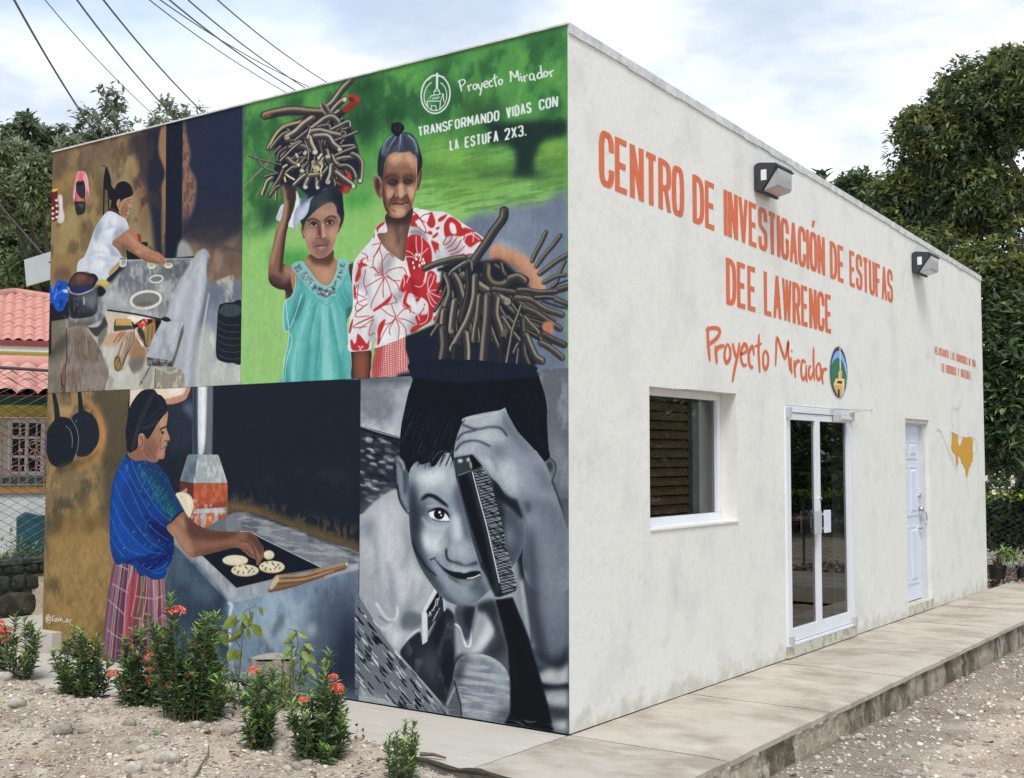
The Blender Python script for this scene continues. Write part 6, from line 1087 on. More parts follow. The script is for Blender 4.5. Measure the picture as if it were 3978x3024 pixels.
# concrete platform at the left end of the mural
b = MB(); b.box((-12, -0.10, -0.1), (-5.415, -0.003, 0.185)); b.box((-12, -0.003, -0.1), (-5.72, 12, 0.185)); tag(b.build('concrete_platform', apron_m), kind='structure')
# ---------------------------------------------------------------- the building
WL, WH0, WH1 = 10.18, 4.60, 4.169
bld = empty('research_centre_building', (0, 0, 0), 'white flat-roofed building with a painted mural on one wall and orange lettering', 'building')
b = MB(); b.add([(-MW, 0, 0), (0, 0, 0), (0, 0, MH), (-MW, 0, MH)], [(0, 1, 2, 3)])
mo = b.build('mural_wall', mural_m, bld); tag(mo, 'mural in four panels: kitchen, firewood carriers, tortilla baker and a boy in greys')
uv = mo.data.uv_layers.new(name='uv'); uv.data.foreach_set('uv', [0, 0, 1, 0, 1, 1, 0, 1])
def topz(y): return WH0+(WH1-WH0)*y/WL
# front wall with openings: window, glass door, side door
OP = [(1.065, 2.515, 1.232, 2.27), (3.49, 5.14, 0.0, 2.215), (6.86, 7.735, 0.0, 2.178)]
b = MB(); ycuts = sorted({0.0, WL, *[o[0] for o in OP], *[o[1] for o in OP]}); T = 0.20
for y0, y1 in zip(ycuts[:-1], ycuts[1:]):
    op = next((o for o in OP if abs(o[0]-y0) < 1e-6), None)
    segs = [(0.0, None)] if op is None else [(0.0, op[2]), (op[3], None)]
    for z0, z1 in segs:
        if z1 is not None and z1-z0 < 1e-6: continue
        za, zb = (topz(y0), topz(y1)) if z1 is None else (z1, z1)
        b.add([(0, y0, z0), (0, y1, z0), (0, y1, zb), (0, y0, za)], [(0, 1, 2, 3)])
for (y0, y1, z0, z1) in OP:
    b.add([(0, y0, z0), (0, y0, z1), (-T, y0, z1), (-T, y0, z0)], [(0, 1, 2, 3)]); b.add([(0, y1, z0), (-T, y1, z0), (-T, y1, z1), (0, y1, z1)], [(0, 1, 2, 3)])
    b.add([(0, y0, z1), (0, y1, z1), (-T, y1, z1), (-T, y0, z1)], [(0, 1, 2, 3)])
    if z0 > 0: b.add([(0, y0, z0), (-T, y0, z0), (-T, y1, z0), (0, y1, z0)], [(0, 1, 2, 3)])
b.build('front_wall', plaster, bld)
b = MB(); b.poly([(-MW, 0, 0), (-MW, 0, WH0), (-MW, WL, WH1), (-MW, WL, 0)]); b.poly([(0, WL, 0), (-MW, WL, 0), (-MW, WL, WH1), (0, WL, WH1)]); b.build('rear_wall', plaster, bld)
b = MB(); b.add([(0.0, 0.0, WH0-.004), (0, WL, WH1-.004), (-MW, WL, WH1-.004), (-MW, 0, WH0-.004)], [(0, 1, 2, 3)]); b.build('roof', trim_m, bld)
# plaster strip along the roof edge, in lengths with small gaps
k = 0; y = 0.005
for L in (1.93, 2.6, 2.75, 2.9):
    y1 = min(WL+.01, y+L); b = MB(); n = 10
    for i in range(n):
        a, c = y+(y1-y-.006)*i/n, y+(y1-y-.006)*(i+1)/n; h0 = .052+rs.uniform(-.006, .006)
        b.add([(-.02, a, topz(a)-h0), (.012, a, topz(a)-h0), (.012, a, topz(a)+.012), (-.02, a, topz(a)+.012), (-.02, c, topz(c)-h0), (.012, c, topz(c)-h0), (.012, c, topz(c)+.012), (-.02, c, topz(c)+.012)], [(0, 1, 5, 4), (1, 2, 6, 5), (2, 3, 7, 6), (3, 0, 4, 7), (0, 3, 2, 1), (4, 5, 6, 7)])
    b.build('roof_edge', trim_m, bld); y = y1
b = MB(); b.box((-MW, -.012, WH0-.004), (0.01, .02, WH0+.008)); b.build('roof_edge', trim_m, bld)
# dark room behind the openings
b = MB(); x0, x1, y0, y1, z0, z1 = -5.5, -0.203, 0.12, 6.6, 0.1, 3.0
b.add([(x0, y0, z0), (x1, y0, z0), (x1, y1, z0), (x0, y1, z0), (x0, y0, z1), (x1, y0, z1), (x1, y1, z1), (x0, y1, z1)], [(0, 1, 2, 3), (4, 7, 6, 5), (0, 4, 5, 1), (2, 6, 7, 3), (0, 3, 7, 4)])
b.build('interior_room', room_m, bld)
# window ---------------------------------------------------------------
wf = MB(); fx0, fx1 = -0.195, -0.14
for (a, c, e, f) in ((1.065, 2.515, 2.215, 2.27), (1.065, 2.515, 1.232, 1.305), (1.065, 1.13, 1.305, 2.215), (2.45, 2.515, 1.305, 2.215)): wf.box((fx0, a, e), (fx1, c, f))
win = wf.build('window', white_metal, bld, bevel=.004)
g_clear = glass('window_glass')
MB().add([(-.17, 1.13, 1.305), (-.17, 2.45, 1.305), (-.17, 2.45, 2.215), (-.17, 1.13, 2.215)], [(0, 1, 2, 3)]).build('pane', g_clear, win)
b = MB(); b.box((-.14, 1.065, 1.225), (.012, 2.52, 1.245)); b.build('window_sill', plaster, bld, bevel=.004)
bl = MB().box((-.30, 1.10, 2.20), (-.25, 2.48, 2.24)).build('window_blind', blind_m, bld)
sm = None
for k in range(13):
    zz = 1.27+k*.073
    if sm is None: sm = MB().box((-.035, 0, -.003), (.035, 1.1, .004), Matrix.Rotation(R(55), 4, 'Y')).build('slat', blind_m, bl); o = sm
    else: o = dup(sm)
    o.parent = bl; o.location = (-.29, 1.12, zz)
MB().box((-.30, 2.24, 1.24), (-.26, 2.5, 2.22)).build('window_grey_panel', mat('grey_panel', (.42, .42, .42), .9, .1), bld)  # light grey upright panel behind the far end of the pane
# glass double door --------------------------------------------------------
df = MB(); df.box((-.05, 3.485, .125), (.018, 3.545, 2.21)); df.box((-.05, 5.075, .125), (.018, 5.145, 2.21)); df.box((-.05, 3.545, 2.15), (.018, 5.075, 2.21)); df.box((-.055, 3.485, .10), (.03, 5.145, .125))
dfo = df.build('door_frame', white_metal, bld, bevel=.004)
g_dark = glass('door_glass', (.45, .48, .50))
for (a, c, s) in ((3.552, 4.245, 1), (4.252, 5.068, -1)):
    d = MB(); d.box((-.035, a, .13), (.008, a+.055, 2.145)); d.box((-.035, c-.055, .13), (.008, c, 2.145)); d.box((-.035, a+.055, 2.085), (.008, c-.055, 2.145)); d.box((-.035, a+.055, .13), (.008, c-.055, .245))
    dl = d.build('door_leaf', white_metal, bld, bevel=.003)
    MB().add([(-.012, a+.055, .245), (-.012, c-.055, .245), (-.012, c-.055, 2.085), (-.012, a+.055, 2.085)], [(0, 1, 2, 3)]).build('pane', g_dark, dl)
    h = MB(); e = c-.14 if s > 0 else a+.02
    h.box((.045, e-(.07 if s > 0 else 0), 1.05), (.06, e+(.09 if s > 0 else .15), 1.26)); h.box((.008, e+.05, 1.08), (.046, e+.08, 1.10)); h.box((.008, e+.05, 1.21), (.046, e+.08, 1.23)); h.build('handle', door_white if s < 0 else (MATS.get('light_grey_plate') or mat('light_grey_plate', (.46, .47, .50), .4)), dl, bevel=.004)
    for z in (.10, 2.10):
        MB().box((.02, (a-.06) if s > 0 else (c+.0), z), (.05, (a) if s > 0 else (c+.055), z+.09)).build('hinge', mat('hinge_grey', (.45, .46, .47), .5) if 'hinge_grey' not in MATS else MATS['hinge_grey'], dl)
    if s < 0: MB().tube([(.008, a+.028, 1.37), (.03, a+.028, 1.37)], .014, 10).build('lock', steel, dl)
dc = MB(); dc.tube([(.045, 4.66, 2.12), (.045, 4.98, 2.12)], .032, 10); dc.box((.02, 4.62, 2.09), (.075, 4.70, 2.15)); dc.box((.018, 4.55, 2.195), (.04, 4.60, 2.215)); dc.tube([(.03, 4.56, 2.215), (.10, 5.48, 2.225)], .007, 6); dc.tube([(.10, 5.48, 2.20), (.10, 5.48, 2.24)], .008, 6); dc.tube([(.045, 4.75, 2.15), (.07, 5.05, 2.20), (.09, 5.25, 2.215)], .008, 6)
dc.build('door_closer', mat('closer_grey', (.55, .55, .55), .4, metal=.3), bld, smooth=False)
b = MB(); b.box((-.20, 3.47, 0.001), (.03, 5.17, .102)); b.build('door_sill', layered('stained_sill', (.56, .54, .46), [((.30, .28, .20), 9, .5, .62, .8, None), ((.42, .36, .26), 25, .5, .7, .6, None)], .9, ((40, .6, .01),)), bld, bevel=.006)
# table edge and grey wall seen through the door glass
tb = MB(); tb.box((-.75, 3.2, 1.13), (-.40, 5.9, 1.17)); tb.build('interior_table', mat('varnished_wood', (.80, .36, .10), .4, .3, 6), bld)
# white panelled side door -----------------------------------------------------
SD = MB(); SD.box((-.135, 6.87, .125), (-.10, 7.665, 2.115)); sdo = SD.build('side_door', door_white, bld)
for (a, c) in ((6.96, 7.21), (7.29, 7.55)):
    for (e, f) in ((.34, .94), (1.11, 1.62), (1.76, 1.91)):
        q = MB(); q.add([(-.1, a, e), (-.1, c, e), (-.1, c, f), (-.1, a, f), (-.086, a+.035, e+.035), (-.086, c-.035, e+.035), (-.086, c-.035, f-.035), (-.086, a+.035, f-.035), (-.0985, a-.02, e-.02), (-.0985, c+.02, e-.02), (-.0985, c+.02, f+.02), (-.0985, a-.02, f+.02)], [(4, 5, 6, 7), (0, 1, 5, 4), (1, 2, 6, 5), (2, 3, 7, 6), (3, 0, 4, 7)])
        q.box((-.1, a-.03, e-.03), (-.092, c+.03, e)); q.box((-.1, a-.03, f), (-.092, c+.03, f+.03)); q.box((-.1, a-.03, e), (-.092, a, f)); q.box((-.1, c, e), (-.092, c+.03, f)); q.build('door_panel', door_white, sdo)
fr = MB(); fr.box((-.16, 7.665, .0), (-.05, 7.735, 2.178)); fr.box((-.16, 6.86, 2.115), (-.05, 7.665, 2.178)); fr.box((-.05, 6.862, 2.13), (-.02, 7.735, 2.178)); fr.build('side_door_frame', mat('grey_white_frame', (.60, .62, .64), .5, .1), bld, bevel=.003)
hd = MB(); hd.tube([(-.10, 7.60, 1.15), (-.04, 7.60, 1.15)], .025, 12); hd.tube([(-.04, 7.60, 1.15), (-.035, 7.54, 1.15)], .01, 8); MB().tube([(-.1, 7.60, 1.30), (-.07, 7.60, 1.30)], .028, 12).build('lock', steel, sdo); hd.tube([(-.05, 7.60+.0, 1.12)]+[(-.02, 7.60+.06*math.sin(t), 1.04+.075*math.cos(t)) for t in np.linspace(0.2, 3.3, 9)], .007, 6); MB().tube([(-.1, 7.61, .93), (-.06, 7.61, .93)], .016, 8).build('lock', steel, sdo)
hd.build('handle', steel, sdo, smooth=True)
b = MB(); b.box((-.20, 6.84, .001), (.012, 7.76, .112)); b.build('door_sill', MATS['stained_sill'], bld, bevel=.006)
# ---------------------------------------------------------------- lettering on the front wall
def chaikin(p, k=2, closed=False):
    for _ in range(k):
        a, c = p[:-1], p[1:]; q = np.empty((2*len(a), 2)); q[0::2] = a*.75+c*.25; q[1::2] = a*.25+c*.75
        p = np.concatenate([p[:1], q[1:-1], p[-1:]]) if not closed else np.concatenate([q, q[:1]])
    return p
def ribbon(mb, p, w, x, tap=None, kx=1.0):
    p = np.asarray(p, float)/np.array([kx, 1.0]); keep = [0]+[i for i in range(1, len(p)) if np.hypot(*(p[i]-p[i-1])) > 1e-5]; p = p[keep]
    if len(p) < 2: p = np.array([p[0]-[0, w/2], p[0]+[0, w/2]])
    closed = np.hypot(*(p[0]-p[-1])) < 1e-5 and len(p) > 3
    d = np.diff(p, axis=0); d /= np.linalg.norm(d, axis=1)[:, None]; nn = np.stack([-d[:, 1], d[:, 0]], 1)
    m = len(p); off = np.zeros_like(p)
    for i in range(m):
        a = nn[i-1] if i > 0 else (nn[-1] if closed else nn[0]); c = nn[i] if i < m-1 else (nn[0] if closed else nn[-1])
        s = a+c; s /= max(1e-6, np.hypot(*s)); off[i] = s/max(0.8, float(np.dot(s, a)))
    ww = np.full(m, w/2) if tap is None else w/2*tap(np.linspace(0, 1, m))
    A = (p+off*ww[:, None])*np.array([kx, 1.0]); B = (p-off*ww[:, None])*np.array([kx, 1.0])
    V = [(x, q[0], q[1]) for q in A]+[(x, q[0], q[1]) for q in B]
    mb.add(V, [(i, m+i, m+i+1, i+1) for i in range(m-1)])
ROUND = set('COSGUJ23')
LET2 = dict(LET); LET2['D'] = "0 -.35 0 6.35/0 0 2.2 0 3.6 .6 4 2.2 4 3.8 3.6 5.4 2.2 6 0 6"; LET2['R'] = "0 -.35 0 6.35/0 0 2.4 0 3.8 .4 4 1.7 3.8 3.0 2.4 3.4 0 3.4/2.4 3.3 4 6.35"
LET2['O'] = "2 0 3.4 .0 4 1.4 4 3 4 4.6 3.4 6 2 6 .6 6 0 4.6 0 3 0 1.4 .6 .0 2 0"; LET2['C'] = "4 1.9 4 .9 3.2 0 2 0 .8 0 0 .9 0 2.2 0 3.8 0 5.1 .8 6 2 6 3.2 6 4 5.1 4 4.1"; LET2['G'] = "4 1.9 4 .9 3.2 0 2 0 .8 0 0 .9 0 2.2 0 3.8 0 5.1 .8 6 2 6 3.2 6 4 5.1 4 3.9 4 3.2 2.6 3.2"
LET2['S'] = "4 1.7 4 .5 3.2 0 2 0 .8 0 0 .5 0 1.5 0 2.5 1.2 2.8 2 3 2.8 3.2 4 3.5 4 4.5 4 5.5 3.2 6 2 6 .8 6 0 5.5 0 4.3"; LET2['U'] = "0 -.35 0 3 0 5.2 .8 6 2 6 3.2 6 4 5.2 4 3 4 -.35"
for c_, s_ in dict(E="4 0 0 0 0 6 4 6/0 3 3.5 3", T="-.2 0 4.2 0/2 .3 2 6.35", I="0 -.35 0 6.35", N="0 6.35 0 -.35/.15 -.35 3.85 6.35/4 6.35 4 -.35", V="0 -.35 2 6.35/2 6.35 4 -.35", A="0 6.35 2 -.35/2 -.35 4 6.35/.8 4.3 3.2 4.3", W="0 -.35 1.35 6.35/1.35 6.35 2.7 -.35/2.7 -.35 4.05 6.35/4.05 6.35 5.4 -.35", X="0 -.35 4 6.35/4 -.35 0 6.35", Y="0 -.35 2 3.4/4 -.35 2 3.4/2 3.2 2 6.35", L="0 -.35 0 6 4 6", M="0 6.35 0 -.35/.1 -.35 2.3 4.6/2.3 4.6 4.5 -.35/4.6 -.35 4.6 6.35", F="4 0 0 0 0 6.35/0 3 3.3 3").items(): LET2[c_] = s_
def word(mb, text, ya, yb, top, base, w, sp=1.55, gapm=.012):
    """letters from y=ya to y=yb between the cap line top(y) and the base line base(y)"""
    x = 0.0; S = []
    for ch in text:
        if ch == ' ': x += 2.6; continue
        c = 'O' if ch == 'Ó' else ch; L = [pts(t) for t in LET2[c].split('/')]
        L = [chaikin(l, 2, c == 'O') if (c in ROUND or (c in 'DR' and len(l) > 4)) else l for l in L]
        if ch == 'Ó': L.append(np.array([[1.6, -1.3], [2.9, -2.5]]))
        S.append((x, L)); x += LW.get(c, 4.0)+sp
    kx = 1.6; tot = yb-ya-w*kx; gap = w*kx+gapm; un = (tot-gap*(len(S)-1))/sum(LW.get(c_, 4.0) for c_ in text.replace('Ó', 'O')); xx = 0.0
    for (x0, L), c_ in zip(S, text.replace('Ó', 'O')):
        for j, l in enumerate(L):
            yy = ya+w*kx/2+xx+l[:, 0]*un; v = l[:, 1]/6.0; T_ = top(yy)-w/2; B_ = base(yy)+w/2
            q = np.stack([yy, T_+(B_-T_)*v], 1)
            if len(q) == 2 and abs(l[0, 1]-l[1, 1]) > 1: hw = w*kx/2*(1.0 if abs(l[0, 0]-l[1, 0]) < .1 else (.68 if c_ in 'WM' else .88)); z_ = .003+.0002*j; mb.add([(z_, q[0, 0]-hw, q[0, 1]), (z_, q[0, 0]+hw, q[0, 1]), (z_, q[1, 0]+hw, q[1, 1]), (z_, q[1, 0]-hw, q[1, 1])], [(0, 1, 2, 3)])
            else: ribbon(mb, q, w, .003+.0002*j, None, kx)
        xx += LW.get(c_, 4.0)*un+gap
ln = lambda a, c: (lambda y: a[1]+(c[1]-a[1])*(np.asarray(y)-a[0])/(c[0]-a[0]))
top1, bas1 = ln((.598, 3.988), (5.184, 3.837)), ln((.594, 3.603), (5.168, 3.473))
def text_part(words, label, w, sp=1.55):
    for t, a, c, tp, bs in words:
        mb = MB(); word(mb, t, a, c, tp, bs, w, sp, .010 if w > .03 else .004); o = mb.build('lettering', orange if w > .03 else MATS.get('pale_orange_paint') or mat('pale_orange_paint', (.72, .27, .16), .6), bld); o['label'] = 'orange painted word '+t
text_part([('CENTRO', .385, 1.625, top1, bas1), ('DE', 1.765, 2.172, top1, bas1), ('INVESTIGACIÓN', 2.312, 4.516, top1, bas1), ('DE', 4.648, 5.04, top1, bas1), ('ESTUFAS', 5.174, 6.515, top1, bas1)], '', .043)
top2, bas2 = ln((2.347, 3.378), (4.673, 3.318)), ln((2.345, 2.995), (4.674, 2.947))
text_part([('DEE', 2.342, 2.94, top2, bas2), ('LAWRENCE', 3.082, 4.684, top2, bas2)], '', .043)
top3, bas3 = ln((8.023, 3.085), (9.826, 3.03)), ln((8.04, 2.988), (9.819, 2.932)); top4, bas4 = ln((8.283, 2.895), (9.573, 2.868)), ln((8.292, 2.79), (9.574, 2.76))
text_part([('MEJORANDO', 8.02, 8.60, top3, bas3), ('LAS', 8.67, 8.86, top3, bas3), ('CONDICIONES', 8.93, 9.44, top3, bas3), ('DE', 9.50, 9.60, top3, bas3), ('VIDA', 9.66, 9.83, top3, bas3), ('EN', 8.285, 8.40, top4, bas4), ('HONDURAS', 8.47, 8.92, top4, bas4), ('Y', 8.99, 9.05, top4, bas4), ('GUATEMALA', 9.12, 9.575, top4, bas4)], '', .012)
# handwritten name: strokes traced on the wall plane
def onwall(t, fx, fy, s): q = unproject(pts(t)/s+np.array([fx, fy]), 0, 0.0); return q[:, 1:]
Z3 = (2600, 1200, 2.4556)
HAND = "370 162 366 260 376 400 386 498/348 200 400 180 460 184 480 215 455 270 400 318 362 342/440 345 444 430 452 520/446 420 460 370 490 355 524 346/552 325 530 390 526 460 545 508 575 470 580 390 560 330/602 322 618 400 640 470/668 318 650 440 620 580 600 698/680 430 735 400 735 350 712 335 685 390 682 470 705 535 738 528/806 440 800 385 785 356 758 420 760 510 782 556 798 545/855 238 850 400 862 608/810 356 880 326/915 392 895 440 896 530 915 572 938 530 940 440 915 392/1012 545 1018 400 1030 275 1100 465 1132 310 1134 420 1148 585/1165 385 1168 410/1158 455 1158 530 1168 618/1190 485 1194 570 1202 655/1196 560 1215 500 1246 496/1300 510 1270 490 1256 560 1262 640 1280 666 1300 620 1305 530/1304 600 1306 650 1314 696/1350 545 1332 560 1330 630 1350 660 1370 600/1376 362 1374 500 1382 682/1420 512 1402 560 1406 640 1424 672 1444 630 1440 540 1420 512/1452 562 1456 640 1464 718/1458 640 1470 580 1502 572"
mb = MB()
for j, t in enumerate(HAND.split('/')):
    p = pts(t)
    if len(p) > 2: p = crv(p, False, 5)
    q = unproject(p/Z3[2]+np.array(Z3[:2]), 0, 0.0)[:, 1:]
    ribbon(mb, q, .030, .003+.0002*(j % 3), lambda u: 0.55+0.6*np.sqrt(np.clip(1-(2*u-1)**2, 0, 1)), 1.35)
o = mb.build('lettering', orange, bld); o['label'] = 'orange handwritten words Proyecto Mirador'
# round emblem
def decal(mb_name, layers, fr, label, z=.003, dz=.0007):
    root = None
    for i, (c, t, sm_) in enumerate(layers):
        p = pts(t); p = crv(p, True) if sm_ else p
        q = unproject(p/fr[2]+np.array(fr[:2]), 0, 0.0); b = MB(); b.poly([(z+dz*i, y_, z_) for _, y_, z_ in q])
        key = 'paint_%d_%d_%d' % tuple(int(v*255) for v in c); m = MATS.get(key) or mat(key, c, .6, .08, 20)
        if root is None: root = b.build(mb_name, m, bld); root['label'] = label
        else: b.build('painted_shape', m, root)
def ov(cx, cy, rx, ry, rot=0): t = np.linspace(0, 2*np.pi, 28, endpoint=False); return ' '.join('%f %f' % (cx+rx*math.cos(a)+rot*ry*math.sin(a), cy+ry*math.sin(a)) for a in t)
decal('emblem', [((.62, .64, .62), ov(1613, 608, 88, 260, .02), False), ((.03, .035, .045), ov(1613, 607, 84, 250, .02), False), ((.18, .42, .78), ov(1615, 622, 76, 226, .03), False), ((.02, .16, .07), "1538 560 1560 500 1600 465 1640 490 1672 560 1690 650 1680 740 1655 800 1620 845 1580 810 1550 740 1538 650", True),
    ((.30, .52, .85), "1672 500 1688 580 1692 680 1680 760 1686 640 1664 540", True), ((.66, .68, .70), "1617 335 1626 335 1632 575 1620 585", False), ((.80, .56, .22), "1608 605 1624 572 1642 600 1640 660 1636 690 1612 690 1608 650", False), ((.62, .38, .16), "1625 600 1642 600 1640 668 1626 668", False),
    ((.82, .60, .26), "1560 712 1582 660 1664 664 1664 730 1650 826 1620 850 1590 820 1562 745", False), ((.62, .40, .15), "1562 722 1640 730 1640 840 1618 850 1590 822 1566 765", False), ((.02, .02, .02), "1588 705 1600 682 1642 688 1636 712", False), ((.04, .03, .03), "1596 772 1616 776 1618 846 1598 828", False)], Z3, 'round emblem of a yellow stove before a green hill')
Z5 = (3400, 1250, 1.344)
ochre = (.62, .33, .04)
decal('painted_map', [(ochre, "400 582 430 592 432 630 436 652 444 648 446 640 452 700 440 712 430 700 434 740 426 764 422 736 420 704 412 690 402 684 396 660 399 620", False), (ochre, "438 690 444 650 452 624 458 604 474 608 490 604 502 606 509 622 507 660 509 700 508 732 498 742 500 756 488 768 486 790 478 818 472 800 470 776 464 764 458 748 450 744 446 722", False)], Z5, 'painted ochre map of two countries with thin grey outlines')
mb = MB(); gl = mat('grey_outline_paint', (.44, .45, .46), .7)
for j, t in enumerate("455 375 450 420 440 440 432 460 400 452 398 490 400 530 410 576/434 460 434 590/388 578 412 584/392 590 384 640 382 690 400 730 410 756 426 776/318 575 330 565 342 580 360 620 384 690/320 560 342 576/388 690 400 700 405 730/430 600 450 606/478 590 492 570/508 604 524 620 532 650 522 690 510 694/532 650 538 720 538 820/474 818 480 850 492 930/462 800 466 810".split('/')):
    q = unproject(pts(t)/Z5[2]+np.array(Z5[:2]), 0, 0.0)[:, 1:]; ribbon(mb, q, .007, .0055+.0004*(j % 4))
mb.build('map_outline', gl, bld)
# ---------------------------------------------------------------- wall lamps
lens_m = bpy.data.materials.new('lamp_lens'); lens_m.use_nodes = True; _p = lens_m.node_tree.nodes['Principled BSDF']; _p.inputs['Base Color'].default_value = (.50, .50, .52, 1); _p.inputs['Roughness'].default_value = .25; _p.inputs['Transmission Weight'].default_value = .35; _p.inputs['Coat Weight'].default_value = .6
def wall_lamp(y, z, label):
    t = empty('wall_lamp', (0, y, z), label, 'wall lamp', 'dark wall lamps on the white front wall')
    h = MB(); W = .34
    h.prism([(.004, .24), (.044, .258), (.205, .236), (.216, .20), (.066, .004), (.004, .02)], 1, 0, W); h.box((.19, -.006, .196), (.226, W+.006, .212)); h.box((.05, -.004, -.004), (.085, W+.004, .012))
    h.build('housing', dark_metal, t, bevel=.006, fix=True)
    l_ = MB(); l_.prism([(.214, .198), (.206, .045), (.196, .036), (.078, .010)], 1, .012, W-.012); lo_ = l_.build('lens', lens_m, t, bevel=.006, fix=True)
    rb = MB()
    for k in range(16):
        yy = .03+k*(W-.06)/15; rb.box((.207, yy-.002, .05), (.213, yy+.002, .19))
    rb.build('lens_rib', lens_m, lo_)
    MB().box((.068, -.003, .10), (.118, .0005, .19)).build('sticker', mat('white_sticker', (.72, .72, .70), .6) if 'white_sticker' not in MATS else MATS['white_sticker'], t)
    MB().box((.01, -.004, .085), (.03, .0005, .125)).build('latch', dark_metal, t)
wall_lamp(2.90, 4.0, 'dark lamp with ribbed lens above the words INVESTIGACIÓN')
wall_lamp(7.19, 3.84, 'dark lamp with ribbed lens past the word ESTUFAS')
# ---------------------------------------------------------------- vegetation helpers
def gp(px, py, z=0.0): q = unproject([[px, py]], 2, z)[0]; return Vector(q)
_r, _u, _w = cam_basis(); CAMV = np.array(CAMP[1:4])
def at(px, py, dist):
    d = (px-1989)/CAMP[0]*_r+(1512-py)/CAMP[0]*_u+_w; h = math.hypot(d[0], d[1]); return Vector(CAMV+d/h*dist)
def leaf_verts(L, W, fold=.18, curl=.12):
    return np.array([(0, 0, 0), (.38*L, -.5*W, fold*W), (L, 0, -curl*L), (.38*L, .5*W, fold*W), (.5*L, 0, -.02*L), (.72*L, -.34*W, -.02*L), (.72*L, .34*W, -.02*L)])
LF = [(0, 1, 4), (0, 4, 3), (1, 5, 4), (4, 5, 2), (4, 2, 6), (3, 4, 6)]
LF_S = [(0, 1, 2, 3)]
def frames_from(D, roll):
    """rotation matrices whose x axis is D"""
    D = D/np.linalg.norm(D, axis=1)[:, None]; up = np.tile([0.0, 0, 1], (len(D), 1)); S = np.cross(up, D); ln_ = np.linalg.norm(S, axis=1); bad = ln_ < 1e-3; S[bad] = [1, 0, 0]; S /= np.linalg.norm(S, axis=1)[:, None]
    U = np.cross(D, S); c, s = np.cos(roll)[:, None], np.sin(roll)[:, None]; S2 = S*c+U*s; U2 = -S*s+U*c
    return np.stack([D, S2, U2], 2)
class Leaves:
    def __init__(s): s.P = []; s.D = []; s.L = []; s.W = []; s.M = []; s.Rr = []
    def add(s, P, D, L, W, m=0, roll=0.0): s.P.append(P); s.D.append(D); s.L.append(L); s.W.append(W); s.M.append(m); s.Rr.append(roll)
    def build(s, name, mats, parent=None, simple=False):
        P = np.array(s.P, float); D = np.array(s.D, float); L = np.array(s.L)[:, None, None]; W = np.array(s.W)[:, None, None]
        Rm = frames_from(D, np.array(s.Rr, float)); base = leaf_verts(1, 1)
        if simple: base = base[:4].copy(); base[1, 0] = base[3, 0] = .45
        B = np.tile(base[None], (len(P), 1, 1)); B[..., 0:1] *= L; B[..., 1:2] *= W; B[..., 2:3] *= W*1.0 if simple else L*.6
        V = np.einsum('nij,nkj->nki', Rm, B)+P[:, None]; k = base.shape[0]; fs = LF_S if simple else LF
        off = (np.arange(len(P))*k)[:, None, None]; F = (np.array(fs)[None]+off).reshape(-1, len(fs[0]))
        me = bpy.data.meshes.new(name); me.from_pydata(V.reshape(-1, 3).tolist(), [], F.tolist())
        for m in mats: me.materials.append(m)
        if len(mats) > 1: me.polygons.foreach_set('material_index', np.repeat(np.array(s.M), len(fs)).tolist())
        o = bpy.data.objects.new(name, me); COL.objects.link(o)
        if parent: o.parent = parent
        return o
def leafmat(name, col, isl=.45, tr=.25, rough=.5): return mat(name, col, rough, spec=.35, island=isl, transl=tr)
lm_dark = leafmat('ixora_leaf', (.085, .150, .066), .55, .2, .38); lm_new = leafmat('ixora_new_leaf', (.26, .38, .11), .35, .3); lm_big = leafmat('vine_leaf', (.20, .27, .05), .4, .35); lm_brown = leafmat('withered_leaf', (.17, .10, .06), .5, .1, .8)
tree_l = leafmat('tree_leaf_dark', (.085, .130, .068), .6, .28, .4); tree_y = leafmat('tree_leaf_olive', (.22, .25, .08), .45, .3, .45); tree_g = leafmat('tree_leaf_green', (.16, .24, .09), .5, .3, .5); tree_s = leafmat('tree_leaf_grey_green', (.24, .28, .19), .4, .3, .5)
stem_m = mat('green_brown_stem', (.13, .11, .06), .8, .4, 20); flower_m = leafmat('coral_flower', (.90, .25, .16), .3, .25, .5); twig_m = mat('dry_twig', (.16, .12, .085), .9, .4, 30)
def flower_head(c, r, parent, n=64, dens=1.0):
    L = Leaves(); rr = random.Random(int(c.x*1000)+7)
    for i in range(n):
        th = rr.uniform(0, 6.28); ph = math.acos(rr.uniform(.0, 1)); d = Vector((math.sin(ph)*math.cos(th), math.sin(ph)*math.sin(th), math.cos(ph)*.75)); p = c+d*r*rr.uniform(.75, 1)
        for k in range(4):
            a = k*1.57+rr.uniform(-.3, .3); t = d.orthogonal().normalized(); t.rotate(Matrix.Rotation(a, 3, d)); L.add(p, (t+d*.35)[:], r*rr.uniform(.24, .34), r*.17, 0, rr.uniform(-.4, .4))
    L.build('flower_head', [flower_m], parent)
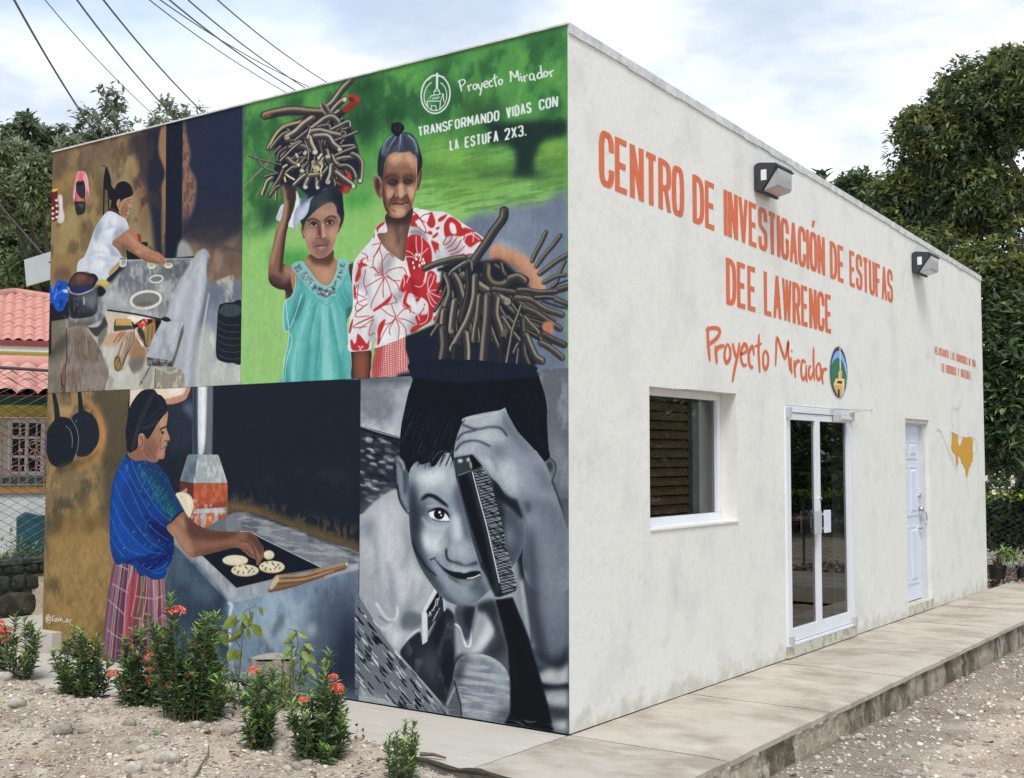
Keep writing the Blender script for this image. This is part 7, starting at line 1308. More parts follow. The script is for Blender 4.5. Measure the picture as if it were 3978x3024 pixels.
def shrub(base, tops, label, flowers=(), leafL=.074, seed=1, dens=1.0, cat='shrub', low=.12, group=None, newtip=3):
    """tops: list of stem tip points; leaves in whorls along curved stems"""
    rr = random.Random(seed); t = empty('ixora_shrub', base, label, cat, group); L = Leaves(); SM = MB(); b0 = Vector((0, 0, 0))
    for tp in tops:
        tp = Vector(tp)-Vector(base); H = tp.length; mid = Vector((tp.x*.85+rr.uniform(-.03, .03), tp.y*.85+rr.uniform(-.03, .03), tp.z*.5)); s0 = Vector((tp.x*.6+rr.uniform(-.03, .03), tp.y*.6+rr.uniform(-.03, .03), -.03))
        P = [s0*(1-u)**2+mid*2*u*(1-u)+tp*u*u for u in [i/9 for i in range(10)]]; SM.tube(P, .006, 5, r2=.002)
        step = .021/dens; n = max(5, int(H/step)); a = rr.uniform(0, 6.28)
        subs = [(P, 1.0)]
        for s_ in range(int(1+H*9*dens)):
            u = rr.uniform(low+.05, .92); i = min(8, int(u*9)); p0 = P[i]; d = (P[i+1]-P[i]).normalized(); o = Vector((rr.uniform(-1, 1), rr.uniform(-1, 1), rr.uniform(.5, 1.2))).normalized(); ln_ = rr.uniform(.04, .10)*(1.1-.3*u)*(.6+.6*min(1, H)); q = [p0, p0+o*ln_*.5, p0+(o*.7+Vector((0, 0, .4)))*ln_]; SM.tube(q, .003, 4, r2=.0015); subs.append((q, .85))
        for Q, sc_ in subs:
            tot = sum((Q[i+1]-Q[i]).length for i in range(len(Q)-1)); m = max(4, int(tot/step)); lo_ = low if sc_ == 1.0 else .25
            for j in range(m):
                u = lo_+(1-lo_)*(j+.5)/m; f = u*(len(Q)-1); i = min(len(Q)-2, int(f)); p = Q[i].lerp(Q[i+1], f-i); d = (Q[i+1]-Q[i]).normalized(); a += 1.57+rr.uniform(-.35, .35)
                for k in range(2):
                    sd = d.orthogonal().normalized(); sd.rotate(Matrix.Rotation(a+k*3.14159+rr.uniform(-.3, .3), 3, d)); tip = j >= m-newtip; up = .75 if not tip else 1.5
                    dd = sd+d*up*rr.uniform(.4, 1.1)+Vector((0, 0, rr.uniform(-.25, .25))); l_ = leafL*rr.uniform(.65, 1.2)*sc_*(.8 if tip else 1)
                    L.add(p, dd[:], l_, l_*rr.uniform(.28, .37), 1 if (tip and rr.random() < .75) or rr.random() < .04 else (2 if rr.random() < .015 else 0), rr.uniform(-.6, .6))
    L.build('foliage', [lm_dark, lm_new, lm_brown], t); SM.build('stem', stem_m, t)
    for c, r in flowers: flower_head(Vector(c)-Vector(base), r, t)
    return t
def V4(px, py, base):
    """point of the upright plane through base that faces the camera, seen at that photo pixel"""
    d = (px-1989)/CAMP[0]*_r+(1512-py)/CAMP[0]*_u+_w; n = np.array([_w[0], _w[1], 0]); n /= np.linalg.norm(n); t = np.dot(np.array(base)-CAMV, n)/np.dot(d, n); return Vector(CAMV+d*t)
ZL = 2210/1400
def zl(x, y): return (x/ZL, 2250+y/ZL)
def shrub_px(bx, by, tips, fl, label, seed, **k):
    b_ = gp(*zl(bx, by), 0.03); b_.z = gz(b_.x, b_.y)-.01; rr = random.Random(seed*7); T = []
    for (x, y) in tips: p = V4(*zl(x+rr.uniform(-14, 14), y+rr.uniform(-16, 10)), b_); off = rr.uniform(-.13, .13); p += Vector((_w[0], _w[1], 0))*off; T.append(p)
    F = [(V4(*zl(x, y), b_)-Vector((_w[0], _w[1], 0))*.05, r) for x, y, r in fl]
    return shrub(b_, T, label, F, seed=seed, **k)
shrub_px(20, 575, [(-60, 300), (-30, 330), (5, 300), (40, 330), (60, 400), (80, 450), (90, 500), (20, 420), (-70, 400), (-20, 450), (50, 500), (-40, 500)], [(5, 272, .045), (28, 312, .05), (55, 318, .05), (48, 352, .05), (62, 385, .05), (30, 350, .04)], 'coral-flowered shrub cut off by the left edge of the photo', 3)
shrub_px(152, 595, [(95, 235), (160, 250), (205, 290), (255, 325), (75, 290), (130, 300), (230, 350), (110, 420), (190, 430), (160, 520), (110, 545), (200, 540)], [], 'thin open green shrub without flowers in front of the concrete step', 4, dens=.75, low=.3)
shrub_px(500, 735, [(300, 455), (345, 420), (430, 300), (415, 350), (480, 360), (535, 300), (550, 350), (610, 360), (640, 410), (650, 470), (560, 470), (500, 420), (380, 500), (330, 520), (640, 540), (660, 600), (380, 590), (430, 560), (580, 570), (520, 540), (600, 650), (430, 660), (480, 620), (540, 660)], [], 'rounded green shrub without flowers left of the coral-flowered bushes', 5, dens=1.05)
shrub_px(900, 785, [(720, 590), (760, 620), (800, 575), (735, 680), (770, 740), (840, 600), (880, 560), (930, 560), (960, 620), (880, 660), (830, 700), (740, 760), (960, 700), (820, 470), (850, 420), (790, 440), (870, 380), (900, 450), (780, 350), (820, 320), (860, 310), (920, 420), (980, 520), (1010, 620), (1020, 700), (760, 520), (800, 640), (1000, 570), (960, 460)], [(712, 583, .042), (812, 566, .035), (797, 664, .03), (958, 622, .055), (945, 484, .05), (935, 552, .03)], 'low spreading bush with several coral flower heads, brown leaves at its top', 6, dens=1.1)
shrub_px(1170, 865, [(1085, 100), (1090, 260), (1060, 300), (1120, 340), (1220, 235), (1300, 215), (1320, 240), (1260, 310), (1190, 300), (1150, 400), (1040, 420), (940, 225), (960, 300), (990, 380), (1000, 480), (1100, 480), (1200, 480), (1260, 460), (1310, 400), (1330, 440), (1070, 560), (1160, 560), (1240, 580), (1300, 560), (1330, 640), (1050, 640), (1130, 660), (1220, 680), (1280, 720), (1100, 740), (1180, 760), (1240, 790), (1010, 340), (1030, 520), (980, 440), (1340, 540), (1380, 600), (1400, 680), (1360, 740), (1390, 560), (1290, 790), (1300, 680), (1080, 460), (1140, 510), (1230, 330), (1270, 380), (1330, 700)], [(1090, 205, .066), (1217, 408, .035), (1075, 655, .055), (1100, 640, .035), (1182, 590, .03), (1050, 670, .03)], 'tallest leggy bush crowned by a large coral flower head', 7, dens=1.15)
shrub_px(1590, 1025, [(1660, 545), (1640, 600), (1600, 570), (1560, 620), (1690, 640), (1540, 680), (1650, 700), (1570, 740), (1690, 760), (1600, 800), (1660, 830), (1530, 800), (1560, 880), (1620, 900), (1500, 940), (1540, 960), (1620, 970)], [(1565, 560, .035)], 'narrow upright green shrub in front of the tree stump', 8, dens=1.2)
shrub_px(1965, 1085, [(2000, 475), (1985, 540), (2020, 560), (2045, 620), (1950, 620), (1890, 680), (2070, 700), (1840, 760), (1810, 840), (1900, 800), (2000, 700), (1960, 760), (2090, 800), (2110, 870), (2040, 800), (1850, 880), (2100, 940), (1910, 900), (2000, 880), (2060, 960), (1930, 980), (1990, 990), (2040, 1030), (1800, 770)], [(2068, 665, .045), (1872, 740, .03), (2050, 600, .03), (2085, 690, .03)], 'bushy shrub with coral flowers to the right of the stump', 9, dens=1.15)
def z3b(x, y): return ((1300+x/2.21)*ZL, (2600+y/2.21-2250)*ZL)
shrub_px(*z3b(590, 905), [z3b(*q) for q in ((600, 450), (560, 500), (660, 480), (700, 560), (500, 560), (620, 600), (720, 650), (500, 650), (580, 680), (640, 720), (520, 820), (600, 800), (470, 830), (660, 760))], [], 'small green shrub beside the dark path edge', 10, dens=1.1, leafL=.055, newtip=4)
shrub_px(1385, 720, [(1300, 600), (1330, 560), (1370, 580), (1410, 610), (1290, 680), (1350, 640), (1400, 680), (1420, 740), (1330, 700)], [], 'low pale-leaved weed clump between the tallest bush and the stump', 11, dens=.7, newtip=40)
shrub_px(1750, 765, [(1720, 560), (1760, 470), (1800, 400), (1840, 440), (1700, 620), (1860, 540), (1780, 620), (1740, 690), (1820, 680)], [], 'loose pale green growth covering the right side of the stump', 12, dens=.6, newtip=40)
shrub_px(1490, 770, [(1450, 560), (1480, 600), (1510, 640), (1530, 570), (1440, 660), (1500, 700)], [], 'half withered growth at the left foot of the stump', 13, dens=.55, newtip=2)
# broad-leaved seedling climbing beside the stump ------------------------------------
def big_leaf_plant(bx, by, leaves, stems, label, seed, m, name='broad_leaf_plant'):
    b_ = gp(*zl(bx, by), 0.03); b_.z = gz(b_.x, b_.y); t = empty(name, b_, label, 'plant'); rr = random.Random(seed); SM = MB()
    for st in stems: SM.tube([V4(*zl(x, y), b_)-b_ for x, y in st], .005, 5, r2=.0025)
    SM.build('stem', stem_m, t)
    for (x0, y0, x1, y1, wd) in leaves:
        a = V4(*zl(x0, y0), b_)-b_; c = V4(*zl(x1, y1), b_)-b_+Vector((_w[0], _w[1], 0))*rr.uniform(-.05, .05); d = c-a; L = Leaves(); L.add(a, d[:], d.length*1.15, wd*1.2*d.length, 0, rr.uniform(-.5, .5)+1.2); L.build('leaf', [m], t)
    return t
big_leaf_plant(1460, 690, [(1480, 290, 1375, 225, .0), ] and [(1455, 225, 1370, 305, .55), (1480, 250, 1435, 300, .5), (1500, 240, 1470, 330, .45), (1525, 190, 1545, 265, .5), (1545, 275, 1600, 355, .5), (1580, 170, 1612, 222, .5), (1350, 320, 1305, 410, .5), (1360, 320, 1385, 410, .55), (1500, 320, 1400, 390, .3), (1520, 300, 1530, 370, .35), (1490, 200, 1520, 280, .4), (1500, 230, 1540, 300, .4), (1440, 430, 1405, 500, .7), (1450, 430, 1470, 500, .6), (1400, 560, 1330, 600, .5), (1440, 590, 1400, 640, .5), (1330, 590, 1280, 560, .4), (1370, 640, 1350, 700, .5), (1400, 700, 1380, 760, .4), (1330, 660, 1290, 700, .4)],
    [[(1460, 690), (1475, 500), (1485, 380), (1480, 300), (1500, 200), (1575, 165)], [(1470, 420), (1430, 350), (1370, 310), (1355, 315)], [(1440, 640), (1400, 580), (1350, 560)], [(1480, 320), (1540, 280)]], 'pale green seedling with broad hanging leaves in front of the painted stove', 2, lm_big)
big_leaf_plant(1790, 735, [(1820, 330, 1770, 380, .6), (1830, 330, 1880, 360, .5), (1860, 400, 1920, 440, .5), (1800, 420, 1750, 470, .6), (1850, 440, 1890, 500, .5), (1870, 470, 1930, 520, .5), (1790, 380, 1740, 400, .5), (1820, 500, 1790, 550, .5), (1840, 520, 1900, 560, .5), (1790, 560, 1750, 610, .5), (1830, 580, 1850, 640, .4), (1800, 310, 1820, 360, .5), (1880, 540, 1940, 600, .3)],
    [[(1790, 735), (1800, 500), (1830, 400), (1815, 320), (1780, 310)], [(1810, 480), (1870, 430), (1930, 450)]], 'green climber growing over the right side of the stump', 3, lm_new, 'climbing_plant')
b_ = gp(*zl(970, 975), .02); b_.z = gz(b_.x, b_.y)+.005; t = empty('sprout', b_, 'two-leaved green sprout alone on the dry soil', 'sprout')
for dx in (-1, 1): L = Leaves(); L.add(Vector((0, 0, .0)), (dx*.8*_r[0]+.0, dx*.8*_r[1], .7), .05, .042, 0, dx*.4); L.build('leaf', [leafmat('sprout_leaf', (.13, .25, .08), .2)] if dx < 0 else [MATS['sprout_leaf']], t)
# stump -------------------------------------------------------------------------
b_ = gp(*zl(1665, 735), .02); st = empty('tree_stump', (b_.x, b_.y, gz(b_.x, b_.y)-.03), 'weathered grey tree stump with a flat sawn top among the bushes', 'tree stump')
tz = V4(*zl(1660, 480), b_).z-st.location.z; MBs = MB(); n = 26; rings = [(0, 1.25), (.15, 1.08), (.4, 1.0), (.7, .98), (1.0, .95)]; rad = (V4(*zl(1795, 600), b_)-V4(*zl(1535, 600), b_)).length/2; V = []
rs = np.random.RandomState(77); wob = 1+.14*np.sin(np.arange(n)*2*np.pi/n*3+1)+rs.uniform(-.07, .07, n)
for u, s_ in rings:
    for k in range(n): a = 2*math.pi*k/n; q = rad*s_*wob[k]; V.append((q*math.cos(a), q*math.sin(a), tz*u+(rs.uniform(-.02, .008) if u == 1 else 0)))
MBs.add(V, [(i*n+k, i*n+(k+1) % n, (i+1)*n+(k+1) % n, (i+1)*n+k) for i in range(4) for k in range(n)]); stump_m = layered('stump_wood', (.33, .29, .24), [((.15, .13, .10), 9, .42, .62, .8, (1, 1, .2)), ((.45, .42, .37), 16, .5, .7, .7, (1, 1, .3)), ((.07, .08, .045), 6, .6, .75, .7, None)], .95, ((30, 1, .02),)); MBs.build('trunk', stump_m, st, True)
MBt = MB(); MBt.add([(rad*.95*wob[k]*math.cos(2*math.pi*k/n), rad*.95*wob[k]*math.sin(2*math.pi*k/n), tz+.001) for k in range(n)]+[(0, 0, tz-.004)], [(k, (k+1) % n, n) for k in range(n)]); MBt.build('sawn_top', layered('sawn_wood', (.36, .33, .29), [((.22, .19, .16), 14, .45, .6, .8, None)], .95), st)
# fallen frond, dry twigs ---------------------------------------------------------
def twig(pl, r, label, name='dry_twig', m=None, cat='twig', group=None):
    P = []
    for x, y, z in pl: p = gp(*zl(x, y), .02); P.append(Vector((p.x, p.y, gz(p.x, p.y)+z)))
    o = MB().tube(P, r, 6, r2=r*.4).build(name, m or twig_m); tag(o, label, cat, group); return o
twig([(750, 805, .02), (830, 795, .03), (930, 760, .04)], .006, 'long dry twig lying beside the low flowering bush')
twig([(1190, 1215, .01), (1240, 1170, .02), (1275, 1130, .02), (1280, 1090, .03)], .008, 'curved pale twig at the bottom edge of the garden')
b_ = gp(*zl(1960, 660), .02); q0 = V4(*zl(1900, 520), b_); q1 = V4(*zl(1975, 590), b_); q2 = V4(*zl(1965, 640), b_)
L = Leaves(); L.add(q0, (q2-q0)[:], (q2-q0).length, .10, 0, 1.0); tag(L.build('dried_frond', [mat('tan_dry_leaf', (.42, .30, .18), .8, .3, 12)]), 'large curled tan dry leaf hanging by the stump', 'dry leaf')
def dry_weeds(pts_, label, seed):
    b_ = gp(*zl(*pts_[0]), .02); b_.z = gz(b_.x, b_.y); t = empty('dry_weed', b_, label, 'dry weed'); rr = random.Random(seed); m = MB(); L = Leaves()
    for i in range(14):
        a = rr.uniform(0, 6.28); h = rr.uniform(.08, .24); tp = Vector((math.cos(a)*h*.55, math.sin(a)*h*.55, h)); P = [Vector((rr.uniform(-.05, .05), rr.uniform(-.05, .05), 0)), tp*.55+Vector((rr.uniform(-.02, .02),)*3), tp]; m.tube(P, .003, 4, r2=.001)
        if i % 2: L.add(tp, (math.cos(a), math.sin(a), -.6), .05, .022, 0, rr.uniform(-1, 1))
    m.build('stem', twig_m, t); L.build('foliage', [lm_brown], t)
dry_weeds([z3b(230, 550)], 'withered weed at the left of the small shrub by the path', 4); dry_weeds([z3b(440, 600)], 'withered leafy weed touching the small shrub by the path', 5); dry_weeds([(1450, 760)], 'brown withered weed between the vine and the narrow shrub', 6)
# dark tube added to draw the edge crack, and broken pieces along the apron edge
P = [(x, -1.062-.012*math.sin(x*9), -.005+.012*math.sin(x*14)) for x in np.linspace(-.55, .5, 14)]
tag(MB().tube(P, [.012+.007*abs(math.sin(i*2.1)) for i in range(14)], 7).build('root', mat('dark_edge_line', (.06, .05, .04), .95, .4, 20)), 'dark root running along the edge of the concrete apron', 'root')
p0, p1 = gp(1300+735/2.21, 2600+765/2.21), gp(1300+955/2.21, 2600+785/2.21); tag(MB().tube([p0+Vector((0, 0, .02)), (p0+p1)/2+Vector((0, 0, .025)), p1+Vector((0, 0, .012))], .014, 7, r2=.006).build('broken_stick', twig_m), 'short broken stick lying on the concrete apron', 'stick')
# rocks -------------------------------------------------------------------------
rock_m = layered('pale_rock', (.44, .41, .35), [((.28, .25, .21), 12, .45, .65, .8, None), ((.60, .57, .50), 25, .5, .7, .7, None)], .9, ((40, .7, .01),)); rock_d = layered('grey_rock', (.36, .32, .27), [((.20, .17, .14), 14, .45, .65, .8, None)], .9, ((40, .9, .02),))
def ico(sub=2):
    bm = bmesh.new(); bmesh.ops.create_icosphere(bm, subdivisions=sub, radius=1); V = np.array([v.co[:] for v in bm.verts]); F = [tuple(v.index for v in f.verts) for f in bm.faces]; bm.free(); return V, F
IV, IF = ico(2); IV1, IF1 = ico(1)
def rock(x, y, r, seed, label, m=rock_m, flat=.65, group='rocks lying in the garden soil', z=None):
    q = np.random.RandomState(seed); V = IV*(1+.16*np.sin(IV@q.uniform(-3, 3, 3)+q.uniform(0, 6)))[:, None]*(1+.10*np.sin(IV@q.uniform(-7, 7, 3)))[:, None]; V = V*np.array([1, q.uniform(.7, 1), flat])*r; a = q.uniform(0, 6.28); c, s = math.cos(a), math.sin(a); V = V@np.array([[c, s, 0], [-s, c, 0], [0, 0, 1]])
    zz = gz(x, y) if z is None else z; o = MB().add(V, IF).build('rock', m, smooth=True); o.location = (x, y, zz+r*flat*.35); return tag(o, label, 'rock', group)
for i, (x, y, r, lb, m) in enumerate([(570, 712, .062, 'pale rock at the foot of the rounded green shrub', rock_m), (385, 990, .07, 'rough brown rock low in the left of the garden', rock_d), (100, 838, .065, 'flat pale stone near the left edge of the soil', rock_m), (1712, 1060, .055, 'round pale rock right of the narrow upright shrub', rock_m), (1025, 1152, .075, 'largest pale rock at the bottom of the garden', rock_m), (1872, 1152, .045, 'smooth grey pebble below the right shrub', rock_d), (1822, 1168, .045, 'round brown-grey pebble beside the smooth grey one', rock_d), (822, 1200, .055, 'pale wedge-shaped rock cut by the bottom edge', rock_m), (20, 642, .07, 'long pale stone under the left edge shrub', rock_m), (1205, 945, .035, 'small pale stone below the tallest bush', rock_m), (1395, 880, .03, 'small whitish stone between two bushes', rock_m), (790, 935, .05, 'low brown stone in the middle of the soil', rock_d), (1400, 1000, .05, 'flat grey stone left of the narrow shrub', rock_d), (955, 1190, .03, 'white pebble beside the largest pale rock', rock_m), (520, 975, .04, 'dark stone in the left half of the soil', rock_d), (880, 1085, .045, 'whitish flat stone above the bottom edge', rock_m), (1760, 1178, .03, 'small white stone in front of the right shrub', rock_m)]):
    p = gp(*zl(x, y), .0); rock(p.x, p.y, r, 40+i, lb, m)
def zr(x, y): return (3000+x/2.26, 2500+y/2.26)
for i, (x, y, r, lb, m) in enumerate([(612, 855, .028, 'white pebble at the foot of the kerb', rock_m), (768, 842, .04, 'pale stone beside two dark ones near the kerb', rock_m), (655, 852, .03, 'brown stone touching the white pebble by the kerb', rock_d), (820, 846, .025, 'dark small stone right of the pale one near the kerb', rock_d), (992, 738, .022, 'single black stone on the gravel', rock_d), (1050, 592, .04, 'white oval stone leaning on the kerb', rock_m), (1635, 870, .035, 'greenish grey stone in the middle of the gravel patch', rock_d), (1630, 908, .04, 'flat pale stone in the middle of the gravel patch', rock_m), (1180, 905, .022, 'white round pebble in open gravel', rock_m), (300, 980, .03, 'pale pebble near the nearest part of the kerb', rock_m), (1660, 605, .045, 'long flat pale stone higher on the gravel', rock_m), (1360, 1095, .035, 'pale stone low on the gravel', rock_m), (1430, 1015, .03, 'tan stone low on the gravel', rock_m), (1185, 1170, .04, 'pale stone at the bottom edge of the gravel', rock_m)]):
    p = gp(*zr(x, y), -.22); rock(p.x, p.y, r, 80+i, lb, m, group='stones lying on the gravel', z=gz(p.x, p.y))
# pebbles, mulch and fallen leaves ------------------------------------------------
peb_m = mat('pebbles', (.52, .47, .40), .9, island=.55); peb2 = mat('pebbles_dark', (.36, .31, .26), .9, island=.45)
def pebbles(name, n, xf, yf, rlo, rhi, seed, label):
    q = np.random.RandomState(seed); X = xf(q, n); Y = yf(q, n); e = dirt_edge(X); ok = (X > 1.13) | ((Y < e-.01) & (X < .9)); X, Y = X[ok], Y[ok]; n = len(X); Z = ground_h(X, Y); r = rlo*(rhi/rlo)**(q.rand(n)**2.2)
    S = np.stack([q.uniform(.8, 1.3, n), q.uniform(.6, 1, n), q.uniform(.4, .75, n)], 1)*r[:, None]; B = IV1[None]*(1+.18*q.uniform(-1, 1, (n, len(IV1), 1)))*S[:, None]; a = q.uniform(0, 6.28, n); c, s = np.cos(a)[:, None], np.sin(a)[:, None]; Bx = B[..., 0]*c-B[..., 1]*s; By = B[..., 0]*s+B[..., 1]*c
    V = np.stack([Bx+X[:, None], By+Y[:, None], B[..., 2]+Z[:, None]+r[:, None]*.15], -1).reshape(-1, 3); F = (np.array(IF1)[None]+(np.arange(n)*len(IV1))[:, None, None]).reshape(-1, 3)
    me = bpy.data.meshes.new(name); me.from_pydata(V.tolist(), [], F.tolist()); me.materials.append(peb_m); me.materials.append(peb2); me.polygons.foreach_set('material_index', np.repeat((q.rand(n) < .4).astype(int), len(IF1)).tolist()); me.polygons.foreach_set('use_smooth', [True]*len(me.polygons))
    o = bpy.data.objects.new(name, me); COL.objects.link(o); tag(o, label, 'gravel', kind='stuff')
pebbles('gravel', 16000, lambda q, n: 1.13+3.2*q.rand(n)**1.1, lambda q, n: -1.2+10*q.rand(n)**1.4, .004, .028, 5, 'loose gravel beside the raised walkway')
pebbles('garden_pebbles', 11000, lambda q, n: q.uniform(-6.5, .9, n), lambda q, n: q.uniform(-3.2, -.5, n), .004, .020, 6, 'small stones scattered over the dry garden soil')
q = np.random.RandomState(9); L = Leaves(); n = 26000; X = q.uniform(-6.5, .9, n); Y = q.uniform(-3.2, -.5, n); ok = Y < dirt_edge(X)-.0; X, Y = X[ok], Y[ok]; Z = ground_h(X, Y)
for x, y, z in zip(X, Y, Z): a = q.uniform(0, 6.28); l_ = .009+.045*q.rand()**2.2; L.add((x, y, z+.004), (math.cos(a), math.sin(a), q.uniform(-.25, .35)), l_, l_*q.uniform(.08, .35), int(q.choice(3)), q.uniform(-.8, .8))
tag(L.build('mulch', [mat('mulch_straw', (.60, .52, .42), .9, island=.2), mat('mulch_brown', (.27, .21, .155), .9, island=.5), mat('mulch_grey', (.44, .38, .31), .9, island=.3)], simple=True), 'dry straw and leaf litter over the garden soil', 'leaf litter', kind='stuff')
L = Leaves()
for i in range(170):
    x = q.uniform(-5.5, .3); y = q.uniform(-2.8, -.7)
    if i > 110: x = 1.2+2.2*q.rand(); y = -.8+8*q.rand()
    elif y > dirt_edge(x): continue
    a = q.uniform(0, 6.28); l_ = q.uniform(.03, .08); L.add((x, y, gz(x, y)+.015), (math.cos(a), math.sin(a), q.uniform(-.1, .4)), l_, l_*.5, int(q.choice(2)), q.uniform(-.7, .7))
tag(L.build('fallen_leaves', [MATS['tan_dry_leaf'], lm_brown]), 'brown fallen leaves on the soil and gravel', 'fallen leaves', kind='stuff')
# ---------------------------------------------------------------- left background: stone wall, fence, houses
stone_m = [layered('mossy_stone_%s' % a, c, [((.022, .025, .024), 5, .42, .6, .8, None), ((.22, .22, .20), 18, .55, .7, .7, None)], .95, ((25, 1, .03),)) for a, c in (('dark', (.05, .055, .052)), ('brown', (.085, .075, .045)), ('grey', (.085, .088, .085)))]
sw = empty('stone_wall', (-6.65, 0, 0), 'low dark mossy stone wall carrying a chain-link fence beside the mural', 'stone wall')
b = MB(); b.box((-.32, -1.6, .12), (-.035, 9, .70)); b.box((-.34, -1.6, .70), (-.0, 9, .745)); b.build('mortar_core', layered('dark_mortar', (.075, .078, .075), [((.03, .033, .03), 4, .42, .62, .85, None), ((.24, .24, .22), 22, .55, .7, .7, None)], .95, ((35, 1, .03),)), sw)
q = np.random.RandomState(14); base_st = {}
z = .19
for row, h in enumerate((.24, .16, .12)):
    y = -1.5
    while y < 3.2:
        w_ = q.uniform(.14, .36)*(1.2 if row == 0 else .9); V = np.clip(IV*1.25, -1, 1)*(1+.08*np.sin(IV@q.uniform(-4, 4, 3)+q.uniform(0, 6)))[:, None]*np.array([.028, w_*.47, h*.46]); o = MB().add(V, IF).build('stone', stone_m[q.randint(3)], sw, smooth=True); o.location = (-.03, y+w_/2, z+h/2); y += w_
    z += h+.005
fence_m = mat('galvanised_wire', (.09, .10, .10), .5, metal=.4); rust = mat('rusty_iron', (.27, .15, .11), .8, .4, 20)
def chain(name, O, U, Lh, H, pitch, r, parent=None):
    """wire diamonds in the plane through O along U, as thin three-sided rods"""
    b = MB(); n = int(Lh/pitch); m = int(H/pitch); U = Vector(U).normalized(); Nn = Vector((-U.y, U.x, 0))
    pts_ = []
    for i in range(n+1):
        P = [Vector(O)+U*(i*pitch+(pitch/2 if k % 2 else -pitch/2)*(1 if i % 2 else -1))+Vector((0, 0, k*pitch/1.0*.5))+Nn*(.004 if k % 2 else -.004) for k in range(2*m+1)]
        b.tube(P, r, 3, cap=False)
    o = b.build(name, fence_m, parent); o['kind'] = 'stuff'; return o
cf = empty('chain_link_fence', (-6.8, 0, .745), 'chain-link fence standing on the dark stone wall', 'fence')
chain('wire_mesh', (0, -1.6, 0), (0, 1, 0), 8.0, 1.9, .085, .0052, cf)
for y in (-1.6, 1.5, 4.2, 6.5): MB().tube([(0, y, 0), (0, y, 1.95)], .025, 8).build('post', fence_m, cf)
MB().tube([(0, -1.6, 1.9), (0, 6.5, 1.9)], .018, 6).build('rail', fence_m, cf)
DL = Vector((-.8453, .5342, 0)).normalized(); RV = Vector((.5342, .8453, 0)).normalized(); HR = math.atan2(RV.y, RV.x)
def hl(x, y, D):
    """photo pixel -> (lateral, height) on the upright plane D metres away that faces the camera"""
    d = (x-1989)/CAMP[0]*_r+(1512-y)/CAMP[0]*_u+_w; n = np.array(DL[:]); t = D/np.dot(d, n); p = CAMV+d*t; return float(np.dot(p-CAMV, np.array(RV[:]))), float(p[2])
def zh(x, y): return (x/1.2, 1080+y/1.2)
def hz(x, y, D): return hl(*zh(x, y), D)
tile_m = mat('terracotta_tile', (.60, .31, .26), .75, col2=(.48, .22, .18), scale=5, bump=.3, bscale=30); tile_d = mat('terracotta_tile_pale', (.60, .29, .24), .75, .2, 8)
yel = mat('yellow_wall', (.82, .66, .11), .8, .12, 3); grn = mat('green_trim', (.06, .15, .12), .6, .2, 6); redf = mat('dark_red_fascia', (.20, .03, .03), .6, .2, 5); whitew = mat('white_wall_paint', (.62, .61, .54), .8, .12, 3)
O0 = Vector((CAMV[0], CAMV[1], 0))
def tileshape(w_, l_, m_):
    b = MB(); n = 8; V = []
    for u in (0, 1):
        for k in range(n+1): a = math.pi*k/n*1.0; V.append((w_*(k/n-.5), u*l_, .32*w_*math.sin(a*1.0)*(1.0 if u == 0 else .92)+(0.0 if u else .02)))
    for k in range(n+1): V.append((V[k][0], V[k][1], V[k][2]-.02))
    b.add(V, [(k, k+1, n+2+k, n+1+k) for k in range(n)]+[(k+1, k, 2*n+2+k, 2*n+3+k) for k in range(n)]); return b
def tile_roof(parent, x0, x1, D0, z0, D1, z1, w_, rows, m_, clipf=None):
    L_ = math.hypot(D1-D0, z1-z0); l_ = L_/rows; ang = math.atan2(z1-z0, D1-D0); proto = None
    for r_ in range(rows):
        for c_ in range(int((x1-x0)/w_)+1):
            u = r_/rows; x = x0+c_*w_; y = D0+(D1-D0)*u; zz = z0+(z1-z0)*u
            if clipf and not clipf(x, u): continue
            if proto is None: proto = tileshape(w_*1.04, l_*1.12, m_).build('tile', m_, parent, smooth=True); o = proto
            else: o = dup(proto, parent)
            o.location = (x, y, zz+rnd.uniform(-.006, .006)); o.rotation_euler = (ang, rnd.uniform(-.02, .02), rnd.uniform(-.02, .02))
# nearer house with porch roof, window, yellow and green walls
h1 = empty('yellow_house', O0, 'yellow house with green trim, pink tiled porch roof and barred white window', 'house', rz=HR)
# local axes: x to the right, y away from the camera
D = 17.0; xa = -4.2; xb = 3.0
def wz(y, D): return hz(0, y, D)[1]
MB().box((xa, D, -.5), (xb, D+.15, wz(660, D))).build('wall', whitew, h1)
MB().box((xa, D-.012, wz(655, D)), (xb, D+.14, wz(580, D))).build('wall_band', yel, h1)
MB().box((xa, D-.012, wz(1010, D)), (xb, D+.14, wz(975, D))).build('wall_band', yel, h1)
MB().box((xa, D-.25, wz(592, D-.25)), (xb, D-.06, wz(535, D-.25))).build('eave_board', grn, h1)
wx0, wx1 = hz(38, 700, D)[0], hz(212, 700, D)[0]; w0, w1 = wz(925, D), wz(658, D)
f_ = MB(); t_ = .055; f_.box((wx0, D-.05, w0), (wx1, D+.02, w0+t_)); f_.box((wx0, D-.05, w1-t_), (wx1, D+.02, w1)); f_.box((wx0, D-.05, w0+t_), (wx0+t_, D+.02, w1-t_)); f_.box((wx1-t_, D-.05, w0+t_), (wx1, D+.02, w1-t_))
f_.box(((wx0+wx1)/2-.02, D-.045, w0+t_), ((wx0+wx1)/2+.02, D+.015, w1-t_))
for k in (1, 2): zz = w0+(w1-w0)*k/3; f_.box((wx0+t_, D-.046, zz-.016), (wx1-t_, D+.014, zz+.016))
